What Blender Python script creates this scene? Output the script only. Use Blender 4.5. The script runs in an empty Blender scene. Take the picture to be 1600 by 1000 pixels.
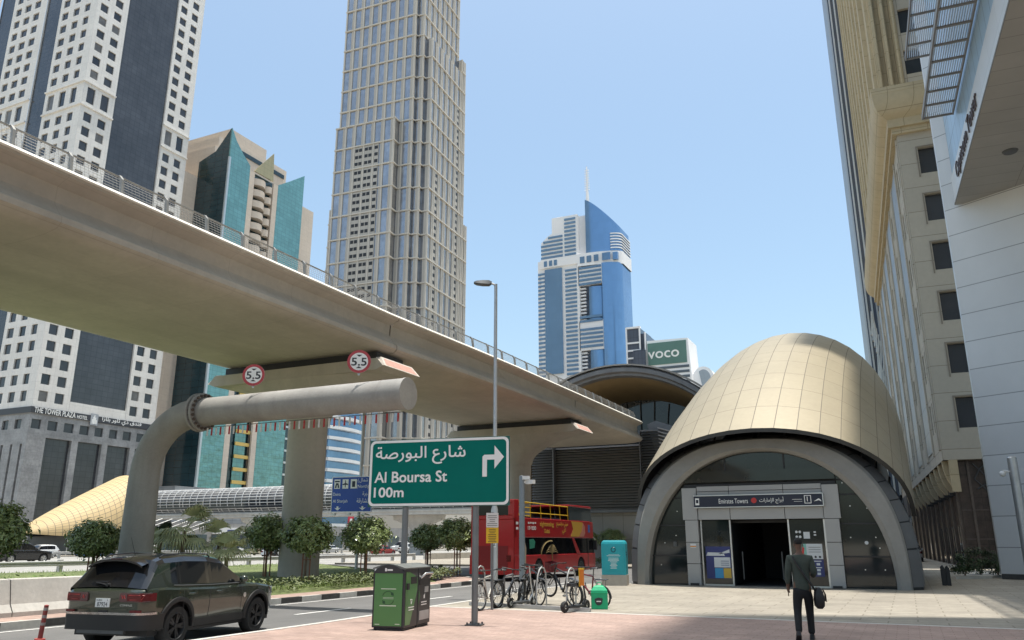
import bpy, math, random
from mathutils import Vector, Matrix
R = math.radians
random.seed(7)
SC = bpy.context.scene
COL = SC.collection

# ---------------------------------------------------------------- camera
# world axes: +Y runs along the road and the viaduct, +X points across it to the right, z = 0 is the pavement
cam = bpy.data.cameras.new('camera'); camo = bpy.data.objects.new('camera', cam); COL.objects.link(camo)
CAM_H = 1.70; PITCH = 15.56; YAW = 25.5
camo.location = (0, 0, CAM_H); camo.rotation_euler = (R(90 + PITCH), 0, R(YAW))
cam.sensor_width = 36; cam.lens = 28.125; cam.clip_start = 0.1; cam.clip_end = 6000
SC.camera = camo

# ---------------------------------------------------------------- sky, sun, exposure
SUN_DIR = Vector((0.066, 0.02, 1.0)).normalized()
w = bpy.data.worlds.new('World'); SC.world = w; w.use_nodes = True
nt = w.node_tree; bg = nt.nodes['Background']
sky = nt.nodes.new('ShaderNodeTexSky'); sky.sky_type = 'NISHITA'; sky.sun_disc = False
sky.sun_elevation = math.asin(SUN_DIR.z); sky.sun_rotation = math.atan2(SUN_DIR.x, SUN_DIR.y)
sky.altitude = 0; sky.air_density = 1.0; sky.dust_density = 3.2; sky.ozone_density = 0.3
tint = nt.nodes.new('ShaderNodeMix'); tint.data_type = 'RGBA'; tint.blend_type = 'MULTIPLY'; tint.inputs[0].default_value = 1.0; tint.inputs[7].default_value = (.93, 1.02, .965, 1)
nt.links.new(sky.outputs[0], tint.inputs[6]); nt.links.new(tint.outputs[2], bg.inputs[0]); bg.inputs[1].default_value = 0.13
sun = bpy.data.lights.new('sun', 'SUN'); sun.energy = 3.0; sun.angle = R(0.53); sun.color = (1.0, 0.955, 0.88)
suno = bpy.data.objects.new('sun', sun); COL.objects.link(suno)
suno.rotation_euler = SUN_DIR.to_track_quat('Z', 'Y').to_euler(); suno.location = (0, 0, 60)
SC.view_settings.view_transform = 'Standard'; SC.view_settings.look = 'None'
SC.view_settings.exposure = 0.90; SC.view_settings.gamma = 1.0; SC.view_settings.use_curve_mapping = False
SC.cycles.use_denoising = True
SC.cycles.max_bounces = 7; SC.cycles.diffuse_bounces = 4; SC.cycles.glossy_bounces = 3
SC.cycles.transmission_bounces = 4; SC.cycles.transparent_max_bounces = 8
SC.cycles.caustics_reflective = False; SC.cycles.caustics_refractive = False

# ---------------------------------------------------------------- helpers
class MB:
    """collects geometry of one mesh"""
    def __init__(s): s.v = []; s.f = []; s.m = []; s.cur = 0
    def add(s, vs, fs):
        o = len(s.v); s.v += [tuple(v) for v in vs]
        for f in fs: s.f.append([i + o for i in f]); s.m.append(s.cur)
    def box(s, x0, x1, y0, y1, z0, z1):
        s.add([(x0,y0,z0),(x1,y0,z0),(x1,y1,z0),(x0,y1,z0),(x0,y0,z1),(x1,y0,z1),(x1,y1,z1),(x0,y1,z1)],
              [(0,3,2,1),(4,5,6,7),(0,1,5,4),(1,2,6,5),(2,3,7,6),(3,0,4,7)])
    def obox(s, c, size, rot=None):
        hx, hy, hz = size[0]/2, size[1]/2, size[2]/2
        vs = [Vector((a*hx, b*hy, d*hz)) for d in (-1,1) for a, b in ((-1,-1),(1,-1),(1,1),(-1,1))]
        if rot: vs = [rot @ v for v in vs]
        s.add([v + Vector(c) for v in vs], [(0,3,2,1),(4,5,6,7),(0,1,5,4),(1,2,6,5),(2,3,7,6),(3,0,4,7)])
    def quad(s, a, b, c, d): s.add([a,b,c,d], [(0,1,2,3)])
    def slab(s, a, b, c, d, t):
        """quad a b c d given thickness t behind its face"""
        a, b, c, d = map(Vector, (a, b, c, d)); n = (b-a).cross(d-a).normalized()*t
        s.add([a,b,c,d,a-n,b-n,c-n,d-n], [(0,1,2,3),(7,6,5,4),(0,4,5,1),(1,5,6,2),(2,6,7,3),(3,7,4,0)])
    def prism(s, poly, f, t0, t1):
        """poly in 2-D, f(u, v, t) -> xyz, extruded from t0 to t1"""
        n = len(poly); vs = [f(u, v, t0) for u, v in poly] + [f(u, v, t1) for u, v in poly]
        s.add(vs, [tuple(range(n-1, -1, -1)), tuple(range(n, 2*n))] + [(i, (i+1) % n, n+(i+1) % n, n+i) for i in range(n)])
    def tube(s, pts, r, n=8, closed=False, caps=True):
        pts = [Vector(p) for p in pts]; m = len(pts)
        rs = r if isinstance(r, (list, tuple)) else [r]*m
        rings = []; up = None
        for i, p in enumerate(pts):
            if closed: t = pts[(i+1) % m] - pts[i-1]
            else: t = pts[min(i+1, m-1)] - pts[max(i-1, 0)]
            t = t.normalized() if t.length > 1e-9 else Vector((0,0,1))
            if up is None:
                up = Vector((0,0,1)) if abs(t.z) < 0.9 else Vector((1,0,0))
            u = (up - t*up.dot(t))
            if u.length < 1e-6: u = t.orthogonal()
            u.normalize(); up = u; b = t.cross(u)
            rings.append([p + (u*math.cos(2*math.pi*k/n) + b*math.sin(2*math.pi*k/n))*rs[i] for k in range(n)])
        fs = []; L = m if closed else m-1
        for i in range(L):
            j = (i+1) % m
            for k in range(n): fs.append((i*n+k, i*n+(k+1) % n, j*n+(k+1) % n, j*n+k))
        if caps and not closed: fs += [tuple(range(n-1, -1, -1)), tuple(range((m-1)*n, m*n))]
        s.add([v for rg in rings for v in rg], fs)
    def lathe(s, prof, n=16, c=(0,0,0), axis='z', cap=False):
        """prof: list of (r, h)"""
        vs = []
        for r_, h in prof:
            for k in range(n):
                a = 2*math.pi*k/n; x, y = r_*math.cos(a), r_*math.sin(a)
                vs.append((c[0]+x, c[1]+y, c[2]+h) if axis == 'z' else ((c[0]+h, c[1]+x, c[2]+y) if axis == 'x' else (c[0]+y, c[1]+h, c[2]+x)))
        m = len(prof); fs = []
        for i in range(m-1):
            for k in range(n): fs.append((i*n+k, i*n+(k+1) % n, (i+1)*n+(k+1) % n, (i+1)*n+k))
        if cap and prof[0][0] > 1e-6: fs.append(tuple(range(n-1, -1, -1)))
        if cap and prof[-1][0] > 1e-6: fs.append(tuple(range((m-1)*n, m*n)))
        s.add(vs, fs)
    def loft(s, secs, closed=False, cap0=False, cap1=False, mi=None):
        n = len(secs[0]); vs = [p for q in secs for p in q]; o = len(s.v); s.v += [tuple(v) for v in vs]
        for i in range(len(secs)-1):
            for k in range(n if closed else n-1):
                k2 = (k+1) % n
                s.f.append([o+i*n+k, o+i*n+k2, o+(i+1)*n+k2, o+(i+1)*n+k]); s.m.append(mi(i, k) if mi else s.cur)
        if cap0: s.f.append([o+k for k in range(n-1, -1, -1)]); s.m.append(s.cur)
        if cap1: s.f.append([o+(len(secs)-1)*n+k for k in range(n)]); s.m.append(s.cur)
    def sphere(s, c, r, nu=12, nv=8, sc=(1,1,1)):
        prof = [(math.sin(math.pi*i/nv), -math.cos(math.pi*i/nv)) for i in range(nv+1)]
        o = MB(); o.lathe([(max(a, 1e-4), b) for a, b in prof], nu)
        s.add([(c[0]+x*r*sc[0], c[1]+y*r*sc[1], c[2]+z*r*sc[2]) for x, y, z in o.v], o.f)
    def xf(s, M):
        s.v = [tuple(M @ Vector(v)) for v in s.v]; return s
    def join(s, o, M=None):
        k = len(s.v); s.v += [tuple(M @ Vector(v)) if M else v for v in o.v]
        s.f += [[i+k for i in f] for f in o.f]; s.m += [s.cur]*len(o.f) if not any(o.m) else o.m
    def mesh(s, name, mats, smooth=None):
        me = bpy.data.meshes.new(name); me.from_pydata(s.v, [], s.f)
        for m in (mats if isinstance(mats, (list, tuple)) else [mats]): me.materials.append(m)
        if any(s.m): me.polygons.foreach_set('material_index', s.m)
        if smooth:
            me.polygons.foreach_set('use_smooth', [True]*len(me.polygons)); me.set_sharp_from_angle(angle=R(smooth))
        me.update(); return me

def tag(o, label=None, cat=None, group=None, kind=None):
    if label: o['label'] = label
    if cat: o['category'] = cat
    if group: o['group'] = group
    if kind: o['kind'] = kind
    return o
def O(name, mb, mats, parent=None, label=None, cat=None, group=None, kind=None, smooth=None, loc=None, rz=None, bevel=None):
    me = mb.mesh(name, mats, smooth) if isinstance(mb, MB) else mb
    o = bpy.data.objects.new(name, me); COL.objects.link(o)
    if parent: o.parent = parent
    if loc is not None: o.location = loc
    if rz is not None: o.rotation_euler = (0, 0, R(rz))
    if bevel:
        b = o.modifiers.new('bevel', 'BEVEL'); b.width = bevel; b.segments = 2; b.limit_method = 'ANGLE'
    return tag(o, label, cat, group, kind)
def OS(name, mb, mats, parent=None, **k):
    """one object for each separate piece of the mesh"""
    w_ = {}; ix = [w_.setdefault(tuple(round(c, 5) for c in v), i) for i, v in enumerate(mb.v)]
    mb.f = [[ix[i] for i in f] for f in mb.f]
    n = len(mb.v); p = list(range(n))
    def fd(a):
        while p[a] != a: p[a] = p[p[a]]; a = p[a]
        return a
    for f in mb.f:
        for b in f[1:]: p[fd(b)] = fd(f[0])
    gr = {}
    for i, f in enumerate(mb.f): gr.setdefault(fd(f[0]), []).append(i)
    out = []
    for fs in gr.values():
        m = MB(); mp = {}
        for i in fs:
            g = []
            for v in mb.f[i]:
                if v not in mp: mp[v] = len(m.v); m.v.append(mb.v[v])
                g.append(mp[v])
            m.f.append(g); m.m.append(mb.m[i])
        out.append(O(name, m, mats, parent, **k))
    return out
def T(name, label, cat, loc=(0,0,0), rz=0, group=None):
    o = bpy.data.objects.new(name, None); COL.objects.link(o); o.empty_display_size = 0.2
    o.location = loc; o.rotation_euler = (0, 0, R(rz))
    return tag(o, label, cat, group)
def kids(o): return [c for c in COL.objects if c.parent == o]
def copy_tree(o, loc=None, rz=None, label=None, scale=None):
    kd = {}
    for c in COL.objects:
        if c.parent: kd.setdefault(c.parent.name, []).append(c)
    def cp(a, par):
        b = a.copy(); COL.objects.link(b)
        if par: b.parent = par
        for c in kd.get(a.name, []): cp(c, b)
        return b
    r = cp(o, None)
    if loc is not None: r.location = loc
    if rz is not None: r.rotation_euler = (0, 0, R(rz))
    if scale: r.scale = (scale,)*3 if not isinstance(scale, tuple) else scale
    if label: r['label'] = label
    return r
def bake(o):
    """evaluated mesh of an object with modifiers, as a plain mesh"""
    dg = bpy.context.evaluated_depsgraph_get(); dg.update()
    return bpy.data.meshes.new_from_object(o.evaluated_get(dg))
AR = {'ا':('FE8D','FE8E'),'أ':('FE83','FE84'),'إ':('FE87','FE88'),'ب':('FE8F','FE90','FE91','FE92'),'ة':('FE93','FE94'),'ت':('FE95','FE96','FE97','FE98'),
 'ج':('FE9D','FE9E','FE9F','FEA0'),'خ':('FEA5','FEA6','FEA7','FEA8'),'د':('FEA9','FEAA'),'ذ':('FEAB','FEAC'),'ر':('FEAD','FEAE'),'ز':('FEAF','FEB0'),'س':('FEB1','FEB2','FEB3','FEB4'),
 'ش':('FEB5','FEB6','FEB7','FEB8'),'ص':('FEB9','FEBA','FEBB','FEBC'),'ع':('FEC9','FECA','FECB','FECC'),'ف':('FED1','FED2','FED3','FED4'),'ق':('FED5','FED6','FED7','FED8'),
 'ك':('FED9','FEDA','FEDB','FEDC'),'ل':('FEDD','FEDE','FEDF','FEE0'),'م':('FEE1','FEE2','FEE3','FEE4'),'ن':('FEE5','FEE6','FEE7','FEE8'),'و':('FEED','FEEE'),'ي':('FEF1','FEF2','FEF3','FEF4')}
def arabic(t):
    out = []
    for wd in t.split(' '):
        g = []
        for i, ch in enumerate(wd):
            if ch not in AR: g.append(ch); continue
            prev = i > 0 and wd[i-1] in AR and len(AR[wd[i-1]]) == 4
            nxt = i+1 < len(wd) and wd[i+1] in AR and len(AR[ch]) == 4
            f = AR[ch]
            if not prev and not nxt: g.append(ch); continue
            k = 3 if prev and nxt else (1 if prev else (2 if nxt else 0))
            g.append(chr(int(f[k], 16)))
        out.append(''.join(reversed(g)))
    return ' '.join(reversed(out))
def text(name, body, h, mat, parent, M, ext=0.006, w=None, ar=False, align='LEFT', bold=0.0, label=None):
    """lettering as a mesh: M places the text plane (x along the line, y up)"""
    cu = bpy.data.curves.new(name, 'FONT'); cu.body = arabic(body) if ar else body; cu.size = 1.0
    cu.extrude = 0.0; cu.resolution_u = 3; cu.fill_mode = 'NONE'
    to = bpy.data.objects.new(name, cu); COL.objects.link(to)
    me = bake(to); bpy.data.objects.remove(to); bpy.data.curves.remove(cu)
    # closed outlines; winding counts decide what is ink, so overlapping strokes fill properly
    nb = {}
    for e in me.edges:
        a, b = e.vertices; nb.setdefault(a, []).append(b); nb.setdefault(b, []).append(a)
    P2 = [v.co.to_2d() for v in me.vertices]; seen = set(); loops = []
    for v0 in sorted(nb):
        if v0 in seen: continue
        lp = [v0]; seen.add(v0); cur = max(nb[v0]) if v0+1 not in nb[v0] else v0+1
        while cur not in seen:
            lp.append(cur); seen.add(cur); nx = [q for q in nb[cur] if q not in seen]
            if not nx: break
            cur = nx[0]
        if len(lp) > 2: loops.append([P2[q] for q in lp])
    bpy.data.meshes.remove(me)
    area = lambda l: sum(l[k].x*l[(k+1) % len(l)].y - l[(k+1) % len(l)].x*l[k].y for k in range(len(l)))/2
    big = area(max(loops, key=lambda l: abs(area(l)))); sg = 1 if big > 0 else -1
    from mathutils.geometry import delaunay_2d_cdt
    import numpy as np
    coords, edges, segs = [], [], []
    for l in loops:
        ol = []; sl_ = 1 if area(l)*sg > 0 else -1
        for k in range(len(l)):
            d1 = (l[k]-l[k-1]); d2 = (l[(k+1) % len(l)]-l[k]); t_ = (d1.normalized() if d1.length > 1e-9 else d2)+(d2.normalized() if d2.length > 1e-9 else d1)
            n_ = Vector((t_.y, -t_.x)); n_ = n_.normalized()*bold*sg if n_.length > 1e-6 else Vector((0,0)); ol.append(l[k]+n_)
        b0 = len(coords); coords += ol; edges += [(b0+k, b0+(k+1) % len(ol)) for k in range(len(ol))]
        segs += [(ol[k].x, ol[k].y, ol[(k+1) % len(ol)].x, ol[(k+1) % len(ol)].y) for k in range(len(ol))]
    r_ = delaunay_2d_cdt(coords, edges, [], 0, 1e-6); ovs, ofs = r_[0], r_[2]
    S_ = np.array(segs); cen = np.array([[sum(ovs[q].x for q in f)/len(f), sum(ovs[q].y for q in f)/len(f)] for f in ofs])
    px_, py_ = cen[:, 0:1], cen[:, 1:2]; up_ = (S_[:, 1] <= py_) & (S_[:, 3] > py_); dn_ = (S_[:, 1] > py_) & (S_[:, 3] <= py_)
    lf_ = (S_[:, 2]-S_[:, 0])*(py_-S_[:, 1]) - (px_-S_[:, 0])*(S_[:, 3]-S_[:, 1])
    wn = (up_ & (lf_ > 0)).sum(1) - (dn_ & (lf_ < 0)).sum(1)
    keep = [list(f) for f, w__ in zip(ofs, wn) if w__ != 0]
    used = sorted({q for f in keep for q in f}); mp = {q: k for k, q in enumerate(used)}
    pts = [ovs[q] for q in used]; fs = [[mp[q] for q in f] for f in keep]
    xs = [p.x for p in pts]; ys = [p.y for p in pts]
    x0, x1, y0, y1 = min(xs), max(xs), min(ys), max(ys)
    k = h/0.72 if not ar else h/max(y1-y0, .1)
    yo = 0 if not ar else y0
    kx = k if w is None else w/max(x1-x0, 1e-3)
    ox = x0 if align == 'LEFT' else (x1 if align == 'RIGHT' else (x0+x1)/2)
    vs = [(kx*(p.x-ox), k*(p.y-yo)) for p in pts]
    # a thin solid: front, back and rim
    from collections import Counter
    ec = Counter(); di = {}
    for f in fs:
        for i in range(len(f)):
            a, b = f[i], f[(i+1) % len(f)]; key = (min(a,b), max(a,b)); ec[key] += 1; di[key] = (a, b)
    n = len(vs); mb = MB()
    V = [(x, y, ext) for x, y in vs] + [(x, y, 0) for x, y in vs]
    F = fs + [[i+n for i in reversed(f)] for f in fs]
    F += [[a, a+n, b+n, b] for key, (a, b) in di.items() if ec[key] == 1]
    mb.add(V, F); mb.xf(M)
    return O(name, mb, mat, parent, label)
def plane_M(o, xdir, ydir):
    x = Vector(xdir).normalized(); y = Vector(ydir).normalized(); z = x.cross(y)
    return Matrix(((x.x,y.x,z.x,o[0]),(x.y,y.y,z.y,o[1]),(x.z,y.z,z.z,o[2]),(0,0,0,1)))

# ---------------------------------------------------------------- materials
MATS = {}
def mat(name, col, rough=0.6, metal=0.0, noise=None, bump=None, joints=None, spec=0.5, coat=0.0, streak=None, alpha=None, emit=None, co='Object', trans=0):
    if name in MATS: return MATS[name]
    m = bpy.data.materials.new(name); m.use_nodes = True; n = m.node_tree; L = n.links
    b = n.nodes['Principled BSDF']; b.inputs['Base Color'].default_value = (*col, 1)
    b.inputs['Roughness'].default_value = rough; b.inputs['Metallic'].default_value = metal
    b.inputs['Specular IOR Level'].default_value = spec; b.inputs['Coat Weight'].default_value = coat; b.inputs['Coat Roughness'].default_value = .04
    if trans: b.inputs['Transmission Weight'].default_value = trans
    if alpha is not None: b.inputs['Alpha'].default_value = alpha
    tc = n.nodes.new('ShaderNodeTexCoord'); src = tc.outputs[co]
    if co == 'World': pass
    cur = None
    def mixc(fac, a, bcol, mode='MIX'):
        x = n.nodes.new('ShaderNodeMix'); x.data_type = 'RGBA'; x.blend_type = mode
        if hasattr(fac, 'links') or not isinstance(fac, float): L.new(fac, x.inputs[0])
        else: x.inputs[0].default_value = fac
        for sock, val in ((x.inputs[6], a), (x.inputs[7], bcol)):
            if isinstance(val, tuple): sock.default_value = (*val[:3], 1)
            else: L.new(val, sock)
        return x.outputs[2]
    cur = tuple(col)
    if noise:
        for sc_, amt in (noise if isinstance(noise, list) else [noise]):
            t = n.nodes.new('ShaderNodeTexNoise'); t.inputs['Scale'].default_value = sc_; t.inputs['Detail'].default_value = 5
            t.inputs['Roughness'].default_value = .6; L.new(src, t.inputs['Vector'])
            rp = n.nodes.new('ShaderNodeMapRange'); rp.inputs[1].default_value = .3; rp.inputs[2].default_value = .7
            rp.inputs[3].default_value = 1-amt; rp.inputs[4].default_value = 1+amt; L.new(t.outputs[0], rp.inputs[0])
            cb = n.nodes.new('ShaderNodeCombineColor')
            for i in range(3): L.new(rp.outputs[0], cb.inputs[i])
            cur = mixc(1.0, cur, cb.outputs[0], 'MULTIPLY')
    if streak:
        mp = n.nodes.new('ShaderNodeMapping'); mp.inputs['Scale'].default_value = streak[0]; L.new(src, mp.inputs[0])
        t = n.nodes.new('ShaderNodeTexNoise'); t.inputs['Scale'].default_value = 1; t.inputs['Detail'].default_value = 6; L.new(mp.outputs[0], t.inputs['Vector'])
        rp = n.nodes.new('ShaderNodeMapRange'); rp.inputs[1].default_value = .45; rp.inputs[2].default_value = .75
        rp.inputs[3].default_value = 0; rp.inputs[4].default_value = streak[1]; L.new(t.outputs[0], rp.inputs[0])
        cur = mixc(rp.outputs[0], cur, streak[2])
    if joints:
        jw, jh, jm, jc = joints[:4]; off = joints[4] if len(joints) > 4 else 0.0; flat = len(joints) > 5 and joints[5]
        sp = n.nodes.new('ShaderNodeSeparateXYZ'); L.new(src, sp.inputs[0])
        cx = n.nodes.new('ShaderNodeCombineXYZ')
        if flat: L.new(sp.outputs[0], cx.inputs[0]); L.new(sp.outputs[1], cx.inputs[1])
        else:
            ad = n.nodes.new('ShaderNodeMath'); L.new(sp.outputs[0], ad.inputs[0]); L.new(sp.outputs[1], ad.inputs[1])
            L.new(ad.outputs[0], cx.inputs[0]); L.new(sp.outputs[2], cx.inputs[1])
        br = n.nodes.new('ShaderNodeTexBrick'); br.offset = off; br.inputs['Scale'].default_value = 1
        br.inputs['Brick Width'].default_value = jw; br.inputs['Row Height'].default_value = jh; br.inputs['Mortar Size'].default_value = jm
        br.inputs['Mortar Smooth'].default_value = .1
        br.inputs['Color1'].default_value = (1,1,1,1); br.inputs['Color2'].default_value = (.86,.86,.86,1) if len(joints) > 6 else (.95,.95,.95,1); br.inputs['Mortar'].default_value = (*jc, 1)
        L.new(cx.outputs[0], br.inputs['Vector'])
        cur = mixc(1.0, cur, br.outputs[0], 'MULTIPLY')
    if not isinstance(cur, tuple): L.new(cur, b.inputs['Base Color'])
    if bump:
        t = n.nodes.new('ShaderNodeTexNoise'); t.inputs['Scale'].default_value = bump[0]; t.inputs['Detail'].default_value = 4; L.new(src, t.inputs['Vector'])
        bp = n.nodes.new('ShaderNodeBump'); bp.inputs['Strength'].default_value = bump[1]; bp.inputs['Distance'].default_value = bump[2] if len(bump) > 2 else .02
        L.new(t.outputs[0], bp.inputs['Height']); L.new(bp.outputs[0], b.inputs['Normal'])
    if emit: b.inputs['Emission Color'].default_value = (*emit[:3], 1); b.inputs['Emission Strength'].default_value = emit[3]
    MATS[name] = m; return m

M_conc = mat('concrete', (.40,.37,.32), .85, noise=[(.35,.10),(6,.06)], bump=(9,.25), streak=((.5,.5,.12), .28, (.25,.23,.20)))
M_conc_l = mat('pale_concrete', (.52,.50,.46), .85, noise=[(.5,.10),(9,.08)], bump=(12,.25), streak=((1.6,1.6,.25), .35, (.33,.31,.28)))
M_pipe = mat('cast_pipe', (.32,.305,.285), .7, noise=[(.9,.12),(14,.06)], bump=(18,.3,.01), streak=((1.6,1.6,.22), .55, (.20,.185,.17)))
M_asph = mat('asphalt', (.135,.133,.13), .9, noise=[(.12,.2),(1.5,.08),(40,.18)], bump=(90,.4,.01), streak=((1.6,.05,1), .6, (.185,.18,.175)))
M_hwy = mat('highway_asphalt', (.29,.28,.26), .9, noise=[(.05,.12),(20,.1)])
M_white = mat('road_paint', (.72,.71,.68), .8, noise=(8,.15))
M_sand = mat('sandy_ground', (.42,.37,.29), .95, noise=[(.02,.15),(2,.1)])
M_pink = mat('pink_brick_paving', (.40,.285,.24), .85, noise=[(.35,.16),(1.3,.10),(4,.08),(14,.10)], streak=((.8,1.6,1), .4, (.27,.20,.175)), joints=(.4,.2,.008,(.66,.62,.60),.5,True,1), bump=(60,.2,.005))
M_beige = mat('beige_slab_paving', (.335,.30,.245), .8, noise=[(.3,.14),(1.4,.10),(5,.07),(10,.06)], streak=((1.2,.7,1), .35, (.24,.215,.18)), joints=(1.2,.6,.018,(.62,.60,.57),.5,True,1), bump=(40,.15,.005))
M_kerbw = mat('kerb_white', (.56,.54,.5), .85, noise=(5,.15))
M_kerbk = mat('kerb_black', (.07,.068,.065), .85, noise=(5,.3))
M_grass = mat('grass', (.13,.16,.058), .95, noise=[(.25,.25),(6,.35)], bump=(30,.8,.05))
M_steel = mat('galvanised_steel', (.46,.47,.48), .42, metal=.6, noise=[(3,.1)])
M_gal = mat('weathered_steel', (.40,.40,.39), .6, metal=.15, noise=[(2,.12)])
M_dsteel = mat('dark_steel', (.10,.105,.11), .45, metal=.5, noise=(4,.12))
M_alu = mat('brushed_metal', (.62,.62,.61), .32, metal=.85, noise=(5,.07))
M_chrome = mat('chrome', (.75,.75,.76), .12, metal=1)
M_black = mat('black_plastic', (.018,.018,.02), .5, noise=(8,.15))
M_rubber = mat('rubber', (.02,.02,.021), .8, noise=(20,.2))
M_glass_d = mat('dark_window_glass', (.035,.04,.048), .06, spec=.8, noise=(.13,.35))
M_glass_g = mat('grey_tint_glass', (.06,.065,.075), .08, spec=.9, noise=(.08,.3))
M_wp = mat('white_paint', (.74,.74,.73), .45, noise=(4,.05))
M_red = mat('red_paint', (.50,.018,.02), .35, coat=.3, noise=(2,.06))
M_yel = mat('yellow_paint', (.78,.50,.03), .4)
M_lit = mat('white_lettering', (.85,.85,.83), .5)
M_dkl = mat('dark_lettering', (.03,.03,.035), .5)
# ================================================================= SETTING
def sheet(name, poly, z, m):
    mb = MB(); mb.add([(x, y, z) for x, y in poly], [tuple(range(len(poly)))]); return O(name, mb, m, kind='structure')
sheet('ground', [(-2500,-1500),(2500,-1500),(2500,4000),(-2500,4000)], -0.20, M_sand)
sheet('highway', [(-104,-300),(-46.8,-300),(-46.8,900),(-104,900)], -0.150, M_hwy)
sheet('frontage_road', [(-126,-300),(-108,-300),(-108,900),(-126,900)], -0.150, M_hwy)
mb = MB()
for x in (-103.4,-98,-94.3,-72,-68.3,-64.6,-60.9,-57.2,-53.5,-49.8,-47.4):
    solid = x in (-103.4,-47.4,-94.3,-53.5)
    y = -60
    while y < 320:
        mb.box(x-.09, x+.09, y, y+(9.9 if solid else 3), -0.147, -0.143); y += 10 if solid else 9
O('highway_markings', mb, M_white, kind='structure')
# side road between the two kerbs, bending left beyond the traffic island
near = [(-30,-11.9),(15,-11.9),(23,-12.3),(29,-13.0),(32.5,-12.95),(34.2,-12.3),(35,-11.3),(36,-9.5)]   # (y, x)
far = [(-30,-18.1),(30,-18.1),(34,-18.3),(37,-19.4),(39,-21.5),(41,-25),(44,-32)]
sheet('side_road', [(-8,-30),(-8,36),(20,37),(20,60),(-46.6,60),(-46.6,40),(-19.0,36.5),(-19.0,-30)], -0.155, M_asph)
mb = MB()
for i in range(9):
    y = -6 + i*6.0
    mb.box(-15.06, -14.94, y, y+2.4, -0.151, -0.147)
mb.box(-12.33, -12.23, -20, 15, -0.151, -0.147); mb.box(-17.8, -17.7, -20, 34, -0.151, -0.147)
O('side_road_markings', mb, M_white, kind='structure')
# near pavement as a real raised slab: pink brick up to y = 20.2, pale slabs beyond
def pave(name, pts, m, z=0.0, t=.3):
    mb = MB(); mb.prism(pts, lambda u, v, q: (u, v, q), z-t, z); return O(name, mb, m, kind='structure')
pave('brick_pavement', [(-11.76,-40),(40,-40),(40,20.2),(-12.03,20.2),(-11.76,15)], M_pink)
pave('slab_pavement', [(-12.03,20.2),(60,20.2),(60,110),(-.2,110),(-.2,60),(-9.4,60),(-9.4,36)] + [(x+.14, y) for y, x in reversed(near[2:-1])], M_beige)
mb = MB(); mb.box(-12.1, 20, 20.12, 20.28, .001, .004)
O('paving_border', mb, M_kerbw, kind='structure')
def kerb(name, line, side, bw):
    """painted kerb stones along a line of (y, x)"""
    mb = MB(); k = 0
    for (y0, x0), (y1, x1) in zip(line, line[1:]):
        L = math.hypot(y1-y0, x1-x0); n = max(1, round(L/1.0)); nx, ny = (y1-y0)/L*side, -(x1-x0)/L*side
        for i in range(n):
            a = i/n; b = (i+1)/n - .01/L*n*0
            p = (x0+(x1-x0)*a, y0+(y1-y0)*a); q = (x0+(x1-x0)*b, y0+(y1-y0)*b)
            mb.cur = k % 2 if bw else 0; k += 1
            mb.prism([p, q, (q[0]+nx*.15, q[1]+ny*.15), (p[0]+nx*.15, p[1]+ny*.15)], lambda u, v, t: (u, v, t), -.35, .012)
    return O(name, mb, [M_kerbw, M_kerbk], kind='structure')
kerb('near_kerb', [(y, x) for y, x in near], 1, False)
kerb('island_kerb', [(y, x) for y, x in far], -1, True)
isl = [(-18.25,-30),(-18.25,30),(-18.45,34),(-19.5,37),(-21.6,39),(-25,41.2),(-32,44.2)]
pave('island_path', isl + [(-33.5,44.2),(-25.5,40.0),(-22.2,37.6),(-20.3,35.2),(-19.6,32.5),(-19.5,-30)], M_pink, z=-.004)
# lawn, rising a little from the path
mb = MB(); rows = []
gx = [-19.5,-20.5,-22,-26,-32,-38,-44,-46.2]
for j in range(28):
    y = -40 + j*4.0
    row = []
    for i, x in enumerate(gx):
        yy = min(y, 33.0 + (abs(x)-19.5)*.82) if y > 33 else y
        row.append((x, yy, [-.01,.10,.16,.2,.22,.2,.12,.02][i] + .04*math.sin(y*.7+x)*(0 < i < 7)))
    rows.append(row)
mb.loft(rows); O('lawn', mb, M_grass, kind='structure', smooth=60)
# short grass blades, too many to count
def blades(name, n, fn, col, h, label, cat='grass'):
    mb = MB(); rnd = random.Random(5)
    for _ in range(n):
        x, y, z = fn(rnd); a = rnd.uniform(0, 6.28); hh = h*rnd.uniform(.5, 1.2); wv = hh*.16; lx, ly = math.cos(a)*hh*.4, math.sin(a)*hh*.4
        dx, dy = -math.sin(a)*wv, math.cos(a)*wv
        mb.add([(x-dx,y-dy,z),(x+dx,y+dy,z),(x+lx,y+ly,z+hh)], [(0,1,2)])
    return O(name, mb, mat(name+'_blade', col, .8, noise=(1.5,.4), co='Object'), label=label, cat=cat, kind='stuff')
def lawn_pt(r):
    x = -19.9 - 25*r.random()**1.6; y = r.uniform(9, 33+(abs(x)-19.5)*.8); return x, y, .12
blades('lawn_grass', 16000, lawn_pt, (.17,.235,.06), .12, 'short bright green grass of the lawn between the side road and the highway')
# pale gravel verge behind
sheet('verge', [(-46.2,-300),(-46.8,-300),(-46.8,900),(-46.2,900)], -.12, M_conc_l)
pave('station_forecourt', [(-46,60),(-9.45,60),(-9.45,95.0),(-46,95.0)], M_beige, z=-.004)
pave('far_pavement', [(-108,-200),(-104,-200),(-104,600),(-108,600)], M_beige, z=-.01)
pave('tower_forecourt', [(-300,-200),(-126,-200),(-126,600),(-300,600)], M_beige, z=-.01)
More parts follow.
